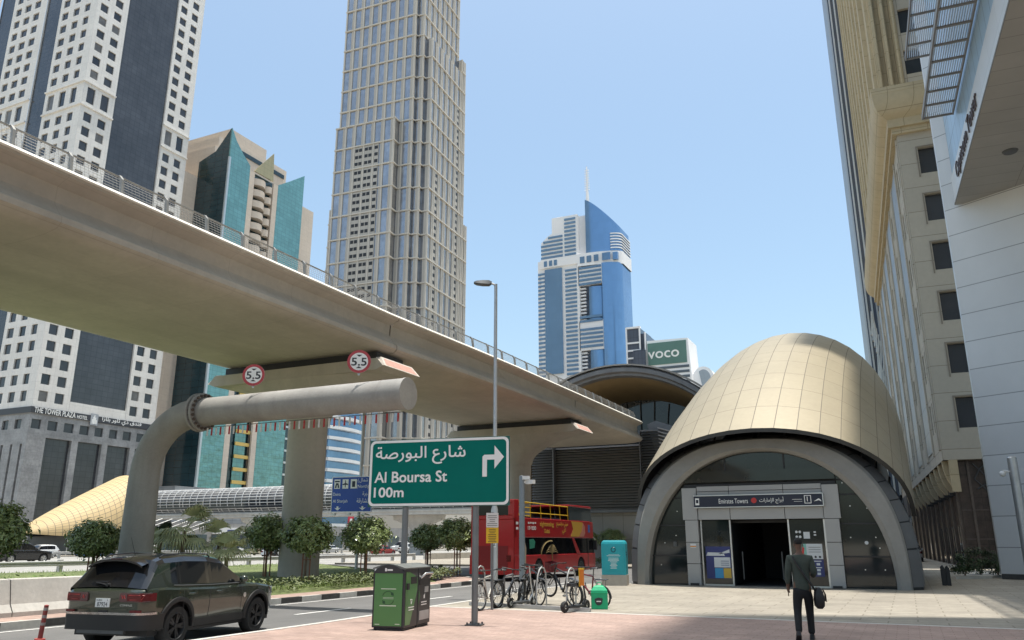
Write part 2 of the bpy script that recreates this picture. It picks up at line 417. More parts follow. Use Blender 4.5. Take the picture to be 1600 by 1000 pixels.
# ================================================================= VIADUCT
VP = [(-60,-21.0),(12,-21.05),(31,-21.05),(41,-20.7),(69,-20.5)]
def vx(y):
    for (a, xa), (b, xb) in zip(VP, VP[1:]):
        if y <= b: return xa + (xb-xa)*(y-a)/(b-a)
    return VP[-1][1]
M_via = mat('viaduct_concrete', (.50,.45,.385), .8, noise=[(.18,.12),(1.1,.06),(5,.05)], bump=(8,.2), streak=((.5,.07,.7), .55, (.33,.285,.235)), joints=(2.31,3.4,.014,(.86,.85,.84),0,True))
via = T('viaduct', 'long beige concrete elevated railway viaduct curving over the side road to the station', 'viaduct', (0,0,0))
prof = [(.35,12.06),(.40,11.98),(.38,11.88),(.12,11.78),(-.10,11.66),(-.16,11.4),(-.06,11.12),(.14,10.86),(.34,10.66),(.36,10.48),(.18,10.33),(-.35,10.24),(-1.2,10.2)]
def vsec(y, dz=0):
    xr = vx(y); W = 9.25
    a = [(xr+o, y, z) for o, z in prof]; b = [(xr-W-o+.0, y, z) for o, z in reversed(prof)]
    top = [(xr-W+.05, y, 12.06),(xr-W+.1, y, 11.0),(xr-.1, y, 11.0),(xr-.05, y, 12.06)]
    return a + b + top
for i, (ya, yb) in enumerate([(-60,-41.3),(-41.2,-17.3),(-17.2,6.7),(6.8,30.75),(30.83,54.0),(54.08,69)]):
    mb = MB(); n = 8; mb.loft([vsec(ya+(yb-ya)*k/n) for k in range(n+1)], closed=True, cap0=True, cap1=True)
    O('girder', mb, M_via, via, smooth=38)
for s in (0, 1):
    mb = MB(); q = 1-2*s
    mb.loft([[(vx(y)-s*9.25+q*o, y, z) for o, z in ((.2,12.13),(.32,12.13),(.47,11.99),(.43,11.95),(.2,12.0))] for y in [-60+4.3*k for k in range(31)]], closed=True)
    O('coping', mb, mat('white_coping', (.72,.69,.63), .7, noise=(3,.08)), via)
mb = MB()
for x0 in (-22.6, -24.0, -26.6, -28.0): mb.box(x0-.05, x0+.05, -60, 69, 11.02, 11.2)
O('rail_track', mb, M_dsteel, via)
# parapet railing with leaning posts and wire mesh
M_rail = mat('railing_metal', (.36,.35,.33), .5, metal=.5, noise=(3,.1))
rl = T('parapet_railing', 'grey metal parapet railing of leaning posts and wire mesh along the viaduct edge', 'railing', (0,0,0))
y = 5.0; k = 0
pm = MB(); pm.prism([(-.05,0),(.05,0),(-.02,.62),(-.16,.78),(-.24,.76),(-.12,.6)], lambda u, v, t: (u, t, v), -.045, .045)
pme = pm.mesh('post', M_rail)
while y < 68:
    o = O('post', pme, None, rl, loc=(vx(y)+.16, y, 12.06)); y += 1.75
mb = MB()
for z, dx in ((.74,-.2),): mb.tube([(vx(y)+.16+dx, y, 12.06+z) for y in [5+1.75*i for i in range(37)]], .035, 6)
O('top_rail', mb, M_rail, rl)
mb = MB()
for z, dx in ((.12,0),(.22,-.01),(.32,-.03),(.42,-.05),(.52,-.08),(.62,-.12)): mb.tube([(vx(y)+.15+dx, y, 12.06+z) for y in [5+1.75*i for i in range(37)]], .008, 3)
yy = 5.0
while yy < 68:
    mb.tube([(vx(yy)+.15, yy, 12.08),(vx(yy)+.07, yy, 12.5),(vx(yy)-.03, yy, 12.78)], .006, 3); yy += .14
O('wire_mesh', mb, M_rail, rl)
# piers
M_pier = mat('pier_concrete', (.46,.42,.36), .85, noise=[(.4,.08),(6,.05)], bump=(10,.2), streak=((.9,.9,.1), .4, (.30,.27,.23)))
M_capend = mat('sunlit_cap_edge', (.66,.60,.54), .8, noise=(3,.08))  # sunlight on the cap end, put into a paler concrete colour
M_capin = mat('sunlit_cap_tone', (.62,.36,.30), .85, noise=(4,.1))  # pinkish sunlit slice of the cap end, painted as colour
def pier(y, label):
    xc = vx(y) - 4.62
    p = T('viaduct_pier', label, 'pier', (xc, y, 0), 0, 'round concrete piers carrying the viaduct')
    mb = MB(); mb.lathe([(.93,-.3),(.93,2.3),(.925,2.32),(.925,2.36),(.93,2.38),(.93,8.0)], 40); O('column', mb, M_pier, p, smooth=40)
    mb = MB(); secs = []
    for t in [i/12 for i in range(13)]:
        z = 7.2 + 2.05*t; e = t**2.2; hw = .95 + (4.75-.95)*e; hd = .95 + .55*e
        n = 32; secs.append([((abs(math.cos(a))**.75)*math.copysign(hw, math.cos(a)), (abs(math.sin(a))**.75)*math.copysign(hd, math.sin(a)), z) for a in [2*math.pi*k/n for k in range(n)]])
    mb.loft(secs, closed=True, cap1=True); O('hammerhead', mb, M_pier, p, smooth=50)
    mb = MB(); mb.prism([(-4.9,9.25),(4.9,9.25),(5.25,9.4),(4.9,9.78),(-4.9,9.78),(-5.25,9.4)], lambda u, v, t: (u, t, v), -1.5, 1.5); O('cap', mb, M_pier, p)
    mb = MB(); mb.box(-4.6,4.6,-1.1,1.1,9.785,10.2); O('bearing_gap_shade', mb, M_black, p)  # solid black block stands in for shade in the open bearing gap
    for s in (-1, 1):
        mb = MB()
        a = (s*5.26, -1.5, 9.42); 
        mb.prism([(-1.5,9.4),(1.5,9.4),(1.3,9.86),(-1.3,9.86)], lambda u, v, t: (s*t + s*(9.86-v)*.75, u, v), 4.72, 5.0)
        O('cap_end', mb, M_capend, p)
        mb = MB(); mb.prism([(-1.32,9.45),(1.32,9.45),(1.16,9.8),(-1.16,9.8)], lambda u, v, t: (s*t + s*(9.86-v)*.75, u, v), 4.98, 5.006)
        O('sunlit_end_face', mb, M_capin, p)
    return p
pier(30.8, 'thick round concrete viaduct pier standing in the lawn behind the height gauge pipe')
pier(54.0, 'thick round concrete viaduct pier behind the red double decker bus')
# white cabinet standing on the deck behind the parapet
mb = MB(); secs = [[(-.5,y,0),(-.5,y,1.0),(-.3,y,1.45),(.1,y,1.6),(.45,y,1.45),(.6,y,1.0),(.6,y,0)] for y in (0,1.9)]
mb.loft(secs, cap0=True, cap1=True); bx = T('track_cabinet', 'rounded white trackside cabinet on the viaduct deck behind the railing', 'cabinet', (-23.2, 23.6, 11.02)); O('housing', mb, M_wp, bx, smooth=40)
mb = MB(); mb.box(-.52,.62,.6,.64,.1,1.0); O('door', mb, M_steel, bx)
# ================================================================= TOWERS ACROSS THE HIGHWAY
def proj(p):
    c, s = math.cos(R(YAW)), math.sin(R(YAW)); X = p[0]*c+p[1]*s; Y = -p[0]*s+p[1]*c; Z = p[2]-CAM_H
    ct, st = math.cos(R(PITCH)), math.sin(R(PITCH)); f = Y*ct+Z*st; u = -Y*st+Z*ct
    return (800+1250*X/f, 500-1250*u/f, f) if f > .1 else (9999, 9999, f)
def in_frame(p, m=10):
    x, y, f = proj(p); return -m < x < 1600+m and -m < y < 1000+m
def grid_wall(mb, us, zs, opn, P, depth):
    """wall of cells in the (u, z) plane; open cells become reveals of the given depth. P(u, d, z): d is measured outwards"""
    holes = []
    for j in range(len(zs)-1):
        i = 0
        while i < len(us)-1:
            if opn(i, j):
                a, b, c, d = us[i], us[i+1], zs[j], zs[j+1]; holes.append((a, b, c, d))
                for (p, q) in (((a,c),(b,c)),((b,c),(b,d)),((b,d),(a,d)),((a,d),(a,c))):
                    mb.quad(P(p[0],0,p[1]), P(q[0],0,q[1]), P(q[0],-depth,q[1]), P(p[0],-depth,p[1]))
                i += 1
            else:
                k = i
                while k+1 < len(us)-1 and not opn(k+1, j): k += 1
                mb.quad(P(us[i],0,zs[j]), P(us[k+1],0,zs[j]), P(us[k+1],0,zs[j+1]), P(us[i],0,zs[j+1])); i = k+1
    return holes
def panes(parent, rects, m, name='window', maxn=96, world=None, t=.08, frame=None):
    """rects: list of (P, u0, u1, z0, z1, d). The ones that show largest become parts, the rest one part"""
    sc = []
    for r in rects:
        P, a, b, c, d, dd = r; q = [world @ Vector(P(u, -dd, z)) for u, z in ((a,c),(b,c),(b,d),(a,d))]
        pr = [proj(v) for v in q]
        ar = abs(sum(pr[i][0]*pr[(i+1) % 4][1]-pr[(i+1) % 4][0]*pr[i][1] for i in range(4)))/2 if all(in_frame(v, 0) for v in q) else 0
        sc.append((ar, r))
    sc.sort(key=lambda t_: -t_[0]); rest = MB()
    for k, (ar, (P, a, b, c, d, dd)) in enumerate(sc):
        mb = MB(); f = [P(a,-dd,c),P(b,-dd,c),P(b,-dd,d),P(a,-dd,d)]; g = [P(a,-dd-t,c),P(b,-dd-t,c),P(b,-dd-t,d),P(a,-dd-t,d)]
        tgt = mb if (k < maxn and ar > 4) else rest
        tgt.add(f+g, [(0,1,2,3),(7,6,5,4),(0,4,5,1),(1,5,6,2),(2,6,7,3),(3,7,4,0)])
        if frame:
            e = frame; 
            for (x0,x1,y0,y1) in ((a,b,(c+d)/2-e,(c+d)/2+e),((a+b)/2-e,(a+b)/2+e,c,d)):
                pass
        mm = m if not isinstance(m, list) else m[[0,0,1,0,2,0,1,0,0,2,0][(k*7+3) % 11]]
        if mb.v: O(name, mb, mm, parent)
    if rest.v: tag(O('upper_windows' if maxn else 'windows', rest, m[0] if isinstance(m, list) else m, parent), kind='stuff')

# ---- white hotel tower, left
M_ts = mat('tower_stone', (.76,.735,.70), .75, noise=[(.15,.06),(2,.05)], joints=(1.75,1.65,.02,(.72,.72,.72)))
M_tg = mat('grey_marble', (.29,.29,.295), .55, noise=[(.35,.28),(2.2,.18)], joints=(1.6,1.2,.015,(.6,.6,.6)))
M_tw = mat('hotel_window', (.045,.048,.055), .15, spec=.6, noise=(.4,.3))
M_tglass = mat('hotel_dark_glazing', (.055,.058,.066), .16, spec=.7, noise=[(.06,.3),(.4,.2)], joints=(1.3,1.1,.05,(.55,.55,.55),0,False,1), bump=(.3,.25,.1))
M_band = mat('sign_band', (.045,.047,.055), .4)
tp = T('hotel_tower', 'tall white stone hotel tower with square windows and a full height dark glass strip', 'tower', (-146.4, 96.3, 0))
PR = lambda u, d, z: (d, u, z)            # right face (towards +x), u along +y
PL = lambda u, d, z: (-u, -d, z)          # left face (towards -y), u along -x
zs = [26.6]; rowsz = []
z = 27.75
while z < 43.5: rowsz.append((z, z+2.05)); z += 3.30
while z < 88: rowsz.append((z, z+2.05)); z += 3.32
rowsz = [r for r in rowsz if r[1] < 90.3]; rowsz.append((91.7, 95.4)); z = 97.7
while z < 150: rowsz.append((z, z+1.95)); z += 3.33
for a, b in rowsz: zs += [a, b]
zs.append(155); open_rows = {zs.index(a) for a, b in rowsz}
us = [0,.95,2.8,4.3,6.2,7.55]; us2 = [20.65,21.45,23.35,24.8,26.7,28.25]
wall = MB(); rects = []
for U, oc in ((us, (1,3)), (us2, (1,3))):
    for h in grid_wall(wall, U, zs, lambda i, j: i in oc and j in open_rows, PR, .4): rects.append((PR, *h, .28))
ul = [0,2.25,4.0,5.75,7.7,9.45,11.5,12.5]; ul2 = [17.9,20.25,22.35,23.7,25.85,27.2,29.2,30.4]; ul3 = [36,38.3,40.4,41.8,43.9,45.3,47.3,50]
for U in (ul, ul2, ul3):
    for h in grid_wall(wall, U, zs, lambda i, j: i in (1,3,5) and j in open_rows, PL, .4): rects.append((PL, *h, .28))
# cornice lines on the white parts
for zc in (90.9, 96.4):
    wall.box(.0,.35,-.35,7.55,zc-.28,zc+.02); wall.box(0,.35,20.65,28.25,zc-.28,zc+.02)
    wall.box(-12.5,0,-.35,0,zc-.28,zc+.02); wall.box(-30.4,-17.9,-.35,0,zc-.28,zc+.02)
wall.quad((0,28.25,26.6),(-50,28.25,26.6),(-50,28.25,155),(0,28.25,155)); wall.quad((0,0,155),(0,28.25,155),(-50,28.25,155),(-50,0,155))
for (x0,x1,y0,y1) in ((-.8,0,7.55,7.551),): pass
wall.box(-.9,-.05,7.55,7.6,26.6,155); wall.box(-.9,-.05,20.6,20.65,26.6,155); wall.box(-12.55,-12.5,.05,.9,26.6,155); wall.box(-17.9,-17.85,.05,.9,26.6,155)
O('stone_wall', wall, M_ts, tp)
W_tp = Matrix.Translation((-146.4, 96.3, 0))
M_tw2 = mat('hotel_window_blind', (.16,.155,.15), .3, spec=.5, noise=(.7,.3)); M_tw3 = mat('hotel_window_dark', (.018,.02,.024), .08, spec=.7)
panes(tp, rects, [M_tw, M_tw2, M_tw3], 'window', 98, W_tp)
mb = MB(); mb.box(-.9,-.35,7.6,20.6,28.6,155); O('dark_glass_strip', mb, M_tglass, tp)
mb = MB(); mb.box(-17.85,-12.55,.35,.9,28.6,155); mb.box(-36,-30.4,.35,.9,28.6,155); OS('dark_glass_strip', mb, M_tglass, tp)
mb = MB(); mb.box(-.9,0,7.6,20.6,26.6,28.6); mb.box(-17.85,-12.55,0,.9,26.6,28.6); OS('stone_panel', mb, M_ts, tp)
# grey marble base
base = MB(); bz = [-.3, 21.05, 22.5, 24.3, 25.3]; bu = [0,.4,2.3,3.7,5.7,7.1,9.2,10.5,12.6,13.9,15.8,17.3,19.2,20.6,22.6,24.0,26.0,28.25]
hb = [(PR, *h, .3) for h in grid_wall(base, bu, bz[1:], lambda i, j: i % 2 == 1 and j == 1, PR, .4)]
bb = [0,3.7,9.2,10.6,15.95,17.3,22.7,24.0,27.6,28.25]
bays = grid_wall(base, bb, bz[:2], lambda i, j: i % 2 == 1, PR, .8)
hb += [(PL, *h, .3) for h in grid_wall(base, [0,2.4,4.3,6.2,8.0,9.9,11.7,13.6,15.4,17.3,19.1,21,22.8,50], bz[1:], lambda i, j: i % 2 == 1 and j == 1, PL, .4)]
slits = grid_wall(base, [0,1.1,1.75,3.9,4.55,6.7,7.35,9.5,10.15,12.3,12.95,50], [-.3,2,19.6,21.05], lambda i, j: i % 2 == 1 and j == 1, PL, .6)
O('marble_base', base, M_tg, tp)
panes(tp, hb, M_tw, 'base_window', 40, W_tp)
mb = MB()
for a, b, c, d in bays: mb.box(-.78,-.7,a,b,c,d); 
OS('lobby_glazing', mb, M_tglass, tp)
mb = MB()
for a, b, c, d in slits: mb.box(-b,-a,.5,.58,c,d)
OS('slit_window', mb, M_tw, tp)
mb = MB(); mb.box(-50,.25,-.25,28.3,25.35,26.55); O('sign_band', mb, M_band, tp)
text('hotel_lettering', 'THE TOWER PLAZA', 1.05, M_lit, tp, plane_M((.27,.4,25.5),(0,1,0),(0,0,1)), .05, w=8.6, bold=.012)
text('hotel_lettering', 'HOTEL', .72, M_lit, tp, plane_M((.27,9.35,25.5),(0,1,0),(0,0,1)), .05, w=2.3, bold=.01)
text('hotel_lettering', 'فندق ذي تاور بلازا', 1.25, M_lit, tp, plane_M((.27,15.0,25.4),(0,1,0),(0,0,1)), .05, w=9.6, ar=True, bold=.012)
mb = MB(); mb.box(.26,.34,12.35,14.05,24.6,26.9)
O('emblem_plate', mb, mat('emblem_grey', (.35,.37,.4), .4), tp)
mb = MB()
for i, (h, u) in enumerate([(.9,12.75),(1.4,13.0),(1.75,13.2),(1.3,13.45),(.8,13.7)]): mb.box(.345,.37,u-.1,u+.1,24.9,24.9+h)
O('emblem', mb, M_lit, tp)

# ---- teal glass tower
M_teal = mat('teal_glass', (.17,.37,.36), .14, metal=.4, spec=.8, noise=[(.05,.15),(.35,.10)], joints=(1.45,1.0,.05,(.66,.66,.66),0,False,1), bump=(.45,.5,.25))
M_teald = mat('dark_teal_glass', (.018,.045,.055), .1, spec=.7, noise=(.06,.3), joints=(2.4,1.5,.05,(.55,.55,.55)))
M_tb = mat('beige_cladding', (.60,.52,.44), .8, noise=[(.1,.06),(1.5,.05)], joints=(2.2,1.5,.02,(.75,.75,.75)))
M_gold = mat('gold_glass', (.45,.37,.20), .15, metal=.5, noise=(.1,.15), joints=(1.2,1.2,.05,(.75,.75,.75)))
tt = T('teal_tower', 'beige tower with pointed teal glass screens and a column of curved balconies', 'tower', (-140, 131.8, 0))
mb = MB(); mb.box(-26,-.6,.6,7.6,0,92); mb.box(-26,-1.5,7.6,34,0,92); mb.box(-30,-10.2,-5,.6,0,90); mb.box(-26,-8,2.5,10,92,99.5); mb.box(-26,-8.5,4,12,99.5,103); mb.box(-26,-9,6.5,30,92,104.5); mb.box(-26,-9.5,8.5,22,104.5,107.6)
O('core_wall', mb, M_tb, tt)
mb = MB()
for z0 in (97.2, 101.6): mb.box(-8.99,-8.8,8,29,z0,z0+1.2)
OS('crown_window', mb, M_teald, tt)
mb = MB(); mb.prism([(0,13.5),(7.1,13.5),(7.1,94.1),(4.2,96.3),(1.8,98.6),(0,101.3)], lambda u, v, t: (t, u, v), -.35, 0); O('glass_screen', mb, M_teal, tt)
mb = MB(); mb.prism([(0,13.5),(9.9,13.5),(9.9,94.1),(4.5,96.0),(0,101.3)], lambda u, v, t: (-u-.36, -t, v), -.35, 0); O('glass_screen', mb, M_teald, tt, label='glass screen coloured dark as its shaded face')  # darker side of the screen: missing light and reflection put into the colour
mb = MB(); mb.box(-.36,.1,-.1,.45,13.5,93.5)
O('corner_mullion', mb, mat('pale_mullion', (.5,.55,.57), .3, metal=.4), tt)
mb = MB(); mb.prism([(17.6,13.5),(27.5,13.5),(27.5,100.2),(22,96.2),(17.6,93.2)], lambda u, v, t: (t, u, v), -.35, 0); O('glass_screen', mb, M_teal, tt)
mb = MB(); mb.box(-.5,.0,7.15,8.9,0,93); mb.box(-.5,.0,15.9,17.55,0,93); OS('pilaster', mb, M_tb, tt)
mb = MB(); mb.prism([(8.95,93.5),(15.85,93.5),(15.3,101.4),(13,98.6),(10,95.0)], lambda u, v, t: (t, u, v), -.5, -.2); O('gold_screen', mb, M_gold, tt)
mb = MB(); mb.box(-1.5,-1.2,8.9,15.9,0,93.4); O('balcony_glazing', mb, M_teald, tt)
mb = MB(); secs = lambda z, zz: None
def arcb(y0, y1, bulge, n=9): return [( -.6 + bulge*math.sin(math.pi*i/(n-1)), y0+(y1-y0)*i/(n-1)) for i in range(n)]
bme = MB(); A = arcb(9.0, 13.6, 1.3); bme.prism([(-1.2,9.0)] + A + [(-1.2,13.6)], lambda u, v, t: (u, v, t), 0, 1.75); bme = bme.mesh('balcony', M_tb, 30)
bme2 = MB(); A = arcb(13.7, 15.9, .8); bme2.prism([(-1.2,13.7)] + A + [(-1.2,15.9)], lambda u, v, t: (u, v, t), 0, 1.75); bme2 = bme2.mesh('balcony', M_tb, 30)
for i in range(15):
    O('balcony', bme, None, tt, loc=(0,0,48+3.0*i)); O('balcony', bme2, None, tt, loc=(0,0,47.6+3.0*i))
mb = MB()
for i in range(12): mb.box(-.9,-.6,11.3,15.9,15+2.98*i,15.8+2.98*i)
O('ochre_spandrels', mb, mat('ochre_spandrel', (.62,.44,.13), .5), tt)
mb = MB(); mb.box(-1.0,-.9,11.3,14.8,13.5,47.5); O('balcony_glazing', mb, M_teal, tt)
mb = MB(); mb.box(-14.7,-10.4,-5.1,-5.003,38,93); O('balcony_glazing', mb, M_teald, tt)
bme3 = MB(); bme3.box(-14.8,-10.3,-5.9,-5.0,0,1.6); bme3 = bme3.mesh('balcony', M_tb)
for i in range(18): O('balcony', bme3, None, tt, loc=(0,0,40+3.0*i))
mb = MB(); mb.prism([(10.2,90),(15.5,90),(15.2,101),(12.5,95)], lambda u, v, t: (-u, -t, v), 5.0, 5.3); O('gold_screen', mb, M_gold, tt)
mb = MB(); mb.box(-1.3,-.3,27.6,34,13.5,70); O('side_glazing', mb, M_teald, tt)
mb = MB()
for i in range(18): mb.box(-.29,0.02,27.6,34,15+3*i,15.5+3*i)
O('side_louvres', mb, M_alu, tt)
mb = MB(); mb.box(-30,.6,-6,34,0,13.4); O('podium', mb, mat('podium_grey', (.33,.34,.35), .6, noise=(.5,.1), joints=(3,2.2,.04,(.5,.5,.5))), tt)

# ---- blue balcony tower between the pier and the road sign
M_bl = mat('blue_reflective_glass', (.2,.34,.52), .1, metal=.55, noise=[(.04,.15),(.3,.08)], joints=(1.6,3.2,.04,(.8,.8,.8)))
bt = T('balcony_tower', 'blue glass tower with white curved balcony slabs behind the large viaduct pier', 'tower', (-152, 178, 0))
mb = MB(); mb.box(-20,0,-8,11,0,62); mb.box(-18,3,10,26,0,60); OS('glass_body', mb, M_bl, bt)
sl = MB(); A = [(-.5, 8.5)] + [(1.4*math.sin(math.pi*i/8)+3.4, 10+16.0*i/8) for i in range(9)] + [(-.5,26)]
sl.prism(A, lambda u, v, t: (u, v, t), 0, .9); sl.box(-20.5,.9,-8.6,9.5,.9,1.8); sl = sl.mesh('balcony_slab', mat('white_slab', (.78,.79,.8), .6, noise=(.4,.06)), 30)
for i in range(19): O('balcony_slab', sl, None, bt, loc=(0,0,3+3.1*i))
mb = MB()
for y in (-3,2,7): mb.box(0,.5,y,y+.5,0,62)
OS('mullion', mb, M_wp, bt)

# ---- tall beige tower of the centre
M_ct = mat('bronze_frame', (.55,.51,.45), .55, noise=[(.05,.05)])
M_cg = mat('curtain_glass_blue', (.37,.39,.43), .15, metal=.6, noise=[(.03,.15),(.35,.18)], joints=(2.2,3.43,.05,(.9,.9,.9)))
M_cg2 = mat('curtain_glass_shaded', (.36,.35,.34), .16, metal=.5, noise=[(.03,.15),(.35,.18)], joints=(2.4,3.43,.05,(.9,.9,.9)))  # grey copy of the curtain glass, shaded face put into the colour
M_cp = mat('metal_panel', (.45,.42,.375), .6, noise=(.1,.06))
ct = T('beige_skyscraper', 'very tall slender beige skyscraper wrapped in a bronze grid of tall window bays', 'tower', (-161.6, 255.3, 0), 4)
MH = 10.3
def grid_block(x0, x1, y0, y1, ztop, ncx, ncy, zo=0, zbase=0):
    """curtain wall block: glass skins on the -y and +x faces with a proud bronze grid"""
    g1, g2, fr = MB(), MB(), MB()
    g1.box(x0+.02, x1-.3, y0, y0+.3, zbase, ztop); g2.box(x1-.3, x1, y0, y1, zbase, ztop); fr.box(x0, x1-.35, y0+.35, y1, zbase, ztop-.1)
    for i in range(ncx+1):
        x = x0+(x1-x0)*i/ncx; fr.box(x-.32, x+.32, y0-.38, y0-.002, zbase, ztop)
    for i in range(ncy+1):
        y = y0+(y1-y0)*i/ncy; fr.box(x1+.002, x1+.38, y-.32, y+.32, zbase, ztop)
    sp = MB()
    for i in range(ncx):
        x = x0+(x1-x0)*(i+1)/ncx-.32; sp.box(x-1.0, x-.001, y0-.22, y0-.002, zbase, ztop); fr.box(x-1.12, x-1.0, y0-.3, y0-.002, zbase, ztop)
    for i in range(ncy):
        y = y0+(y1-y0)*(i+1)/ncy-.32; sp.box(x1+.002, x1+.22, y-1.5, y-.001, zbase, ztop); fr.box(x1+.002, x1+.3, y-1.62, y-1.5, zbase, ztop)
    OS('infill_strip', sp, M_cp, ct)
    z = zo
    while z <= ztop+.1:
        if z >= zbase: fr.box(x0-.5, x1+.62, y0-.62, y0-.003, z-.3, z+.3); fr.box(x1+.003, x1+.62, y0-.003, y1, z-.3, z+.3)
        z += MH
    O('curtain_glass', g1, M_cg, ct); O('curtain_glass', g2, M_cg2, ct, label='curtain glass coloured greyer as the shaded face'); O('bronze_grid', fr, M_ct, ct)
zo = 173.7 - 16*MH
grid_block(-42.2,-6.6, 0, 36, 262, 8, 7, zo)
grid_block(-40.8,-12.8, -4.2, 3, 173.9, 6, 1, zo)
grid_block(-8,-3.2, 1.6, 36, 262, 1, 7, zo)
grid_block(-46,-42.3, 2, 32, 139.3, 1, 6, zo)
grid_block(-6,0, 3.6, 33.6, 214, 1, 6, zo)
grid_block(-10,.1, 33.7, 36.8, 221.5, 2, 1, zo)
grid_block(-10,.2, 36.9, 40.4, 139.5, 2, 1, zo)
mb, md = MB(), MB()
def punched(face, a0, a1, z0, z1, wd):
    for k in range(int((z1-z0)/MH+.01)):
        zb = z0+k*MH+.5
        if face == 'L': mb.box(a0, a1, -4.5, -4.205, zb, zb+MH-1.0)
        else: mb.box(.005, .3, a0, a1, zb, zb+MH-1.0)
        for f in range(3):
            zz = zb+.8+f*3.1
            for s in range(2 if wd > 3 else 1):
                c = a0+(a1-a0)*((s+.5)/2 if wd > 3 else .5); hw = .75 if wd > 3 else .8
                if face == 'L': md.box(c-hw, c+hw, -4.53, -4.502, zz, zz+1.45)
                else: md.box(.302, .33, c-hw, c+hw, zz, zz+1.45)
z_lo = zo+2*MH
punched('L', -31.0, -27.4, z_lo, 163.5, 4); punched('L', -26.4, -22.7, z_lo, 163.5, 4); punched('L', -21.7, -19.6, z_lo, 163.5, 2)
punched('R', 9.0, 11.0, z_lo, 157, 2); punched('R', 28.8, 30.8, z_lo, 204, 2)
OS('metal_panel', mb, M_cp, ct); tag(O('plant_windows', md, M_black, ct), kind='stuff')
mb = MB(); mb.box(-48,4,-4,44,0,18); O('podium', mb, M_ct, ct)
# ---- blue and white tower with antenna
M_bw = mat('white_cladding', (.84,.84,.85), .6, noise=(.06,.05))
M_bb = mat('sky_blue_glass', (.19,.34,.55), .16, metal=.6, noise=[(.02,.12)], joints=(3.2,3.4,.05,(.92,.92,.92)))
M_bd = mat('recess_shadow_glass', (.08,.11,.16), .2, noise=(.2,.3))  # shade inside the recesses put into a dark glass colour
bw = T('blue_white_tower', 'blue glass and white striped tower with a curved sail top and a roof antenna', 'tower', (-141, 377, 0))
wl, gl, st = MB(), MB(), MB()
wl.box(-21.6,-.2,.6,26,0,149); wl.prism([(-21.4,149),(-.2,149),(-.2,173),(-15,173),(-15,164.2),(-17.5,162.8),(-21.4,159.5)], lambda u, v, t: (u, t, v), .6, 20)
wl.box(-15,-9,1.5,14,164,173.5); wl.box(-.2,3.4,4,18,140,173); wl.box(-23.6,-21.6,.9,20,0,149); wl.box(-.2,13.2,.55,20,132.2,142.5); wl.box(-.2,13.2,.55,20,97,112.6); wl.box(-.2,.19,.55,20,60,142); wl.box(-.2,13,3.5,20,0,95)
wl.box(-21.7,-.1,-.3,.6,144.6,149.5)
O('white_body', wl, M_bw, bw)
z = 60
while z < 172:
    if z < 171 and not 144 < z+1.2 < 150:
        st.box(-7.6,-1.2,.2,.59,z,z+1.15)
        if z > 149: 
            if z < 163: st.box(-21.4+max(0,(z-158)*1.3),-8.8,.2,.59,z,z+1.15)
        else:
            st.box(-23.4,-19.6,.5,.88,z,z+1.15)
        if 111 < z < 116 or 110 < z < 142 and not 113.5 < z < 132 or 97.5 < z < 109.5: st.box(.2,12.6,.2,.54,z,z+1.25)
    z += 2.25
tag(O('strip_windows', st, M_bb, bw), kind='stuff')
mb = MB(); mb.box(-19.2,-9.4,-.2,.59,86,143.6); O('glass_panel', mb, M_bb, bw)
mb = MB()
for u in (-18.6,-15.6,-12.8): mb.box(u-.9,u+.9,-.5,-.305,145.3,148.4)
OS('belt_window', mb, M_bb, bw)
def cyl(x0, x1, y0, dep, z0, ztop, n=14, e=1.0):
    """quarter-round glass volume: flat at x0, turning away towards x1"""
    pl = [(x0+(x1-x0)*math.sin(math.pi/2*i/n), y0+dep*(1-math.cos(math.pi/2*i/n))) for i in range(n+1)] + [(x1, y0+dep+14),(x0, y0+dep+14)]
    m = MB(); k = len(pl); tp_ = [ztop(p[0]) if callable(ztop) else ztop for p in pl]
    m.add([(p[0],p[1],z0) for p in pl] + [(p[0],p[1],tp_[i]) for i, p in enumerate(pl)], [tuple(range(k,2*k))] + [(i,(i+1)%k,k+(i+1)%k,k+i) for i in range(k)])
    return m
O('curved_glass', cyl(13.0,22.6,.2,6,0,143), M_bb, bw, smooth=30)
O('curved_glass', cyl(4.3,21.6,1.0,7,150,lambda x: 180.7-(x-4.3)**1.25*.47), M_bb, bw, smooth=30)
O('curved_glass', cyl(5.5,13.2,.8,2.2,60,131), M_bb, bw, smooth=30)
O('curved_glass', cyl(17.5,22.4,3,4,150,160), M_bb, bw, smooth=30)
mb = MB()
for i in range(6): mb.join(cyl(17.4,22.8,2.7,4.2,151.2+1.6*i,151.9+1.6*i))
tag(OS('balcony_rail', mb, M_bw, bw)[0])
O('sky_lobby_band', cyl(-.2,23.2,-.3,6.5,142.6,149.6), M_bw, bw, smooth=30)
mb = MB(); 
for u in (1.2,5,9): mb.box(u,u+2.6,-.42,-.302,144.2,147.8)
mb.box(13.5,18,-.1,.3,144.2,148.2); mb.box(19,21.6,1.0,3.0,144.2,148.2); OS('belt_window', mb, M_bb, bw)
mb = MB(); mb.box(.2,6,3.2,3.49,112.7,132.1); mb.box(.2,6,3.2,3.49,60,96.9); mb.box(3.6,4.25,3.3,3.9,150,172); OS('recess', mb, M_bd, bw)
mb = MB()
for i in range(14):
    for b in (112.8, 78): 
        if b+i*1.9 < (131 if b > 100 else 96): mb.box(.3,3.4,1.6,3.19,b+.3+i*1.9,b+1.1+i*1.9)
OS('balcony_slab', mb, M_bw, bw)
mb = MB(); mb.tube([(5.2,3,178),(5.2,3,186)], [1.1,.8], 8); mb.tube([(5.2,3,186),(5.2,3,201)], [.6,.3], 6)
for i in range(9): mb.box(3.7+.04*i,6.7-.04*i,2.8,3.2,187+1.45*i,187.4+1.45*i)
O('antenna', mb, M_bw, bw)
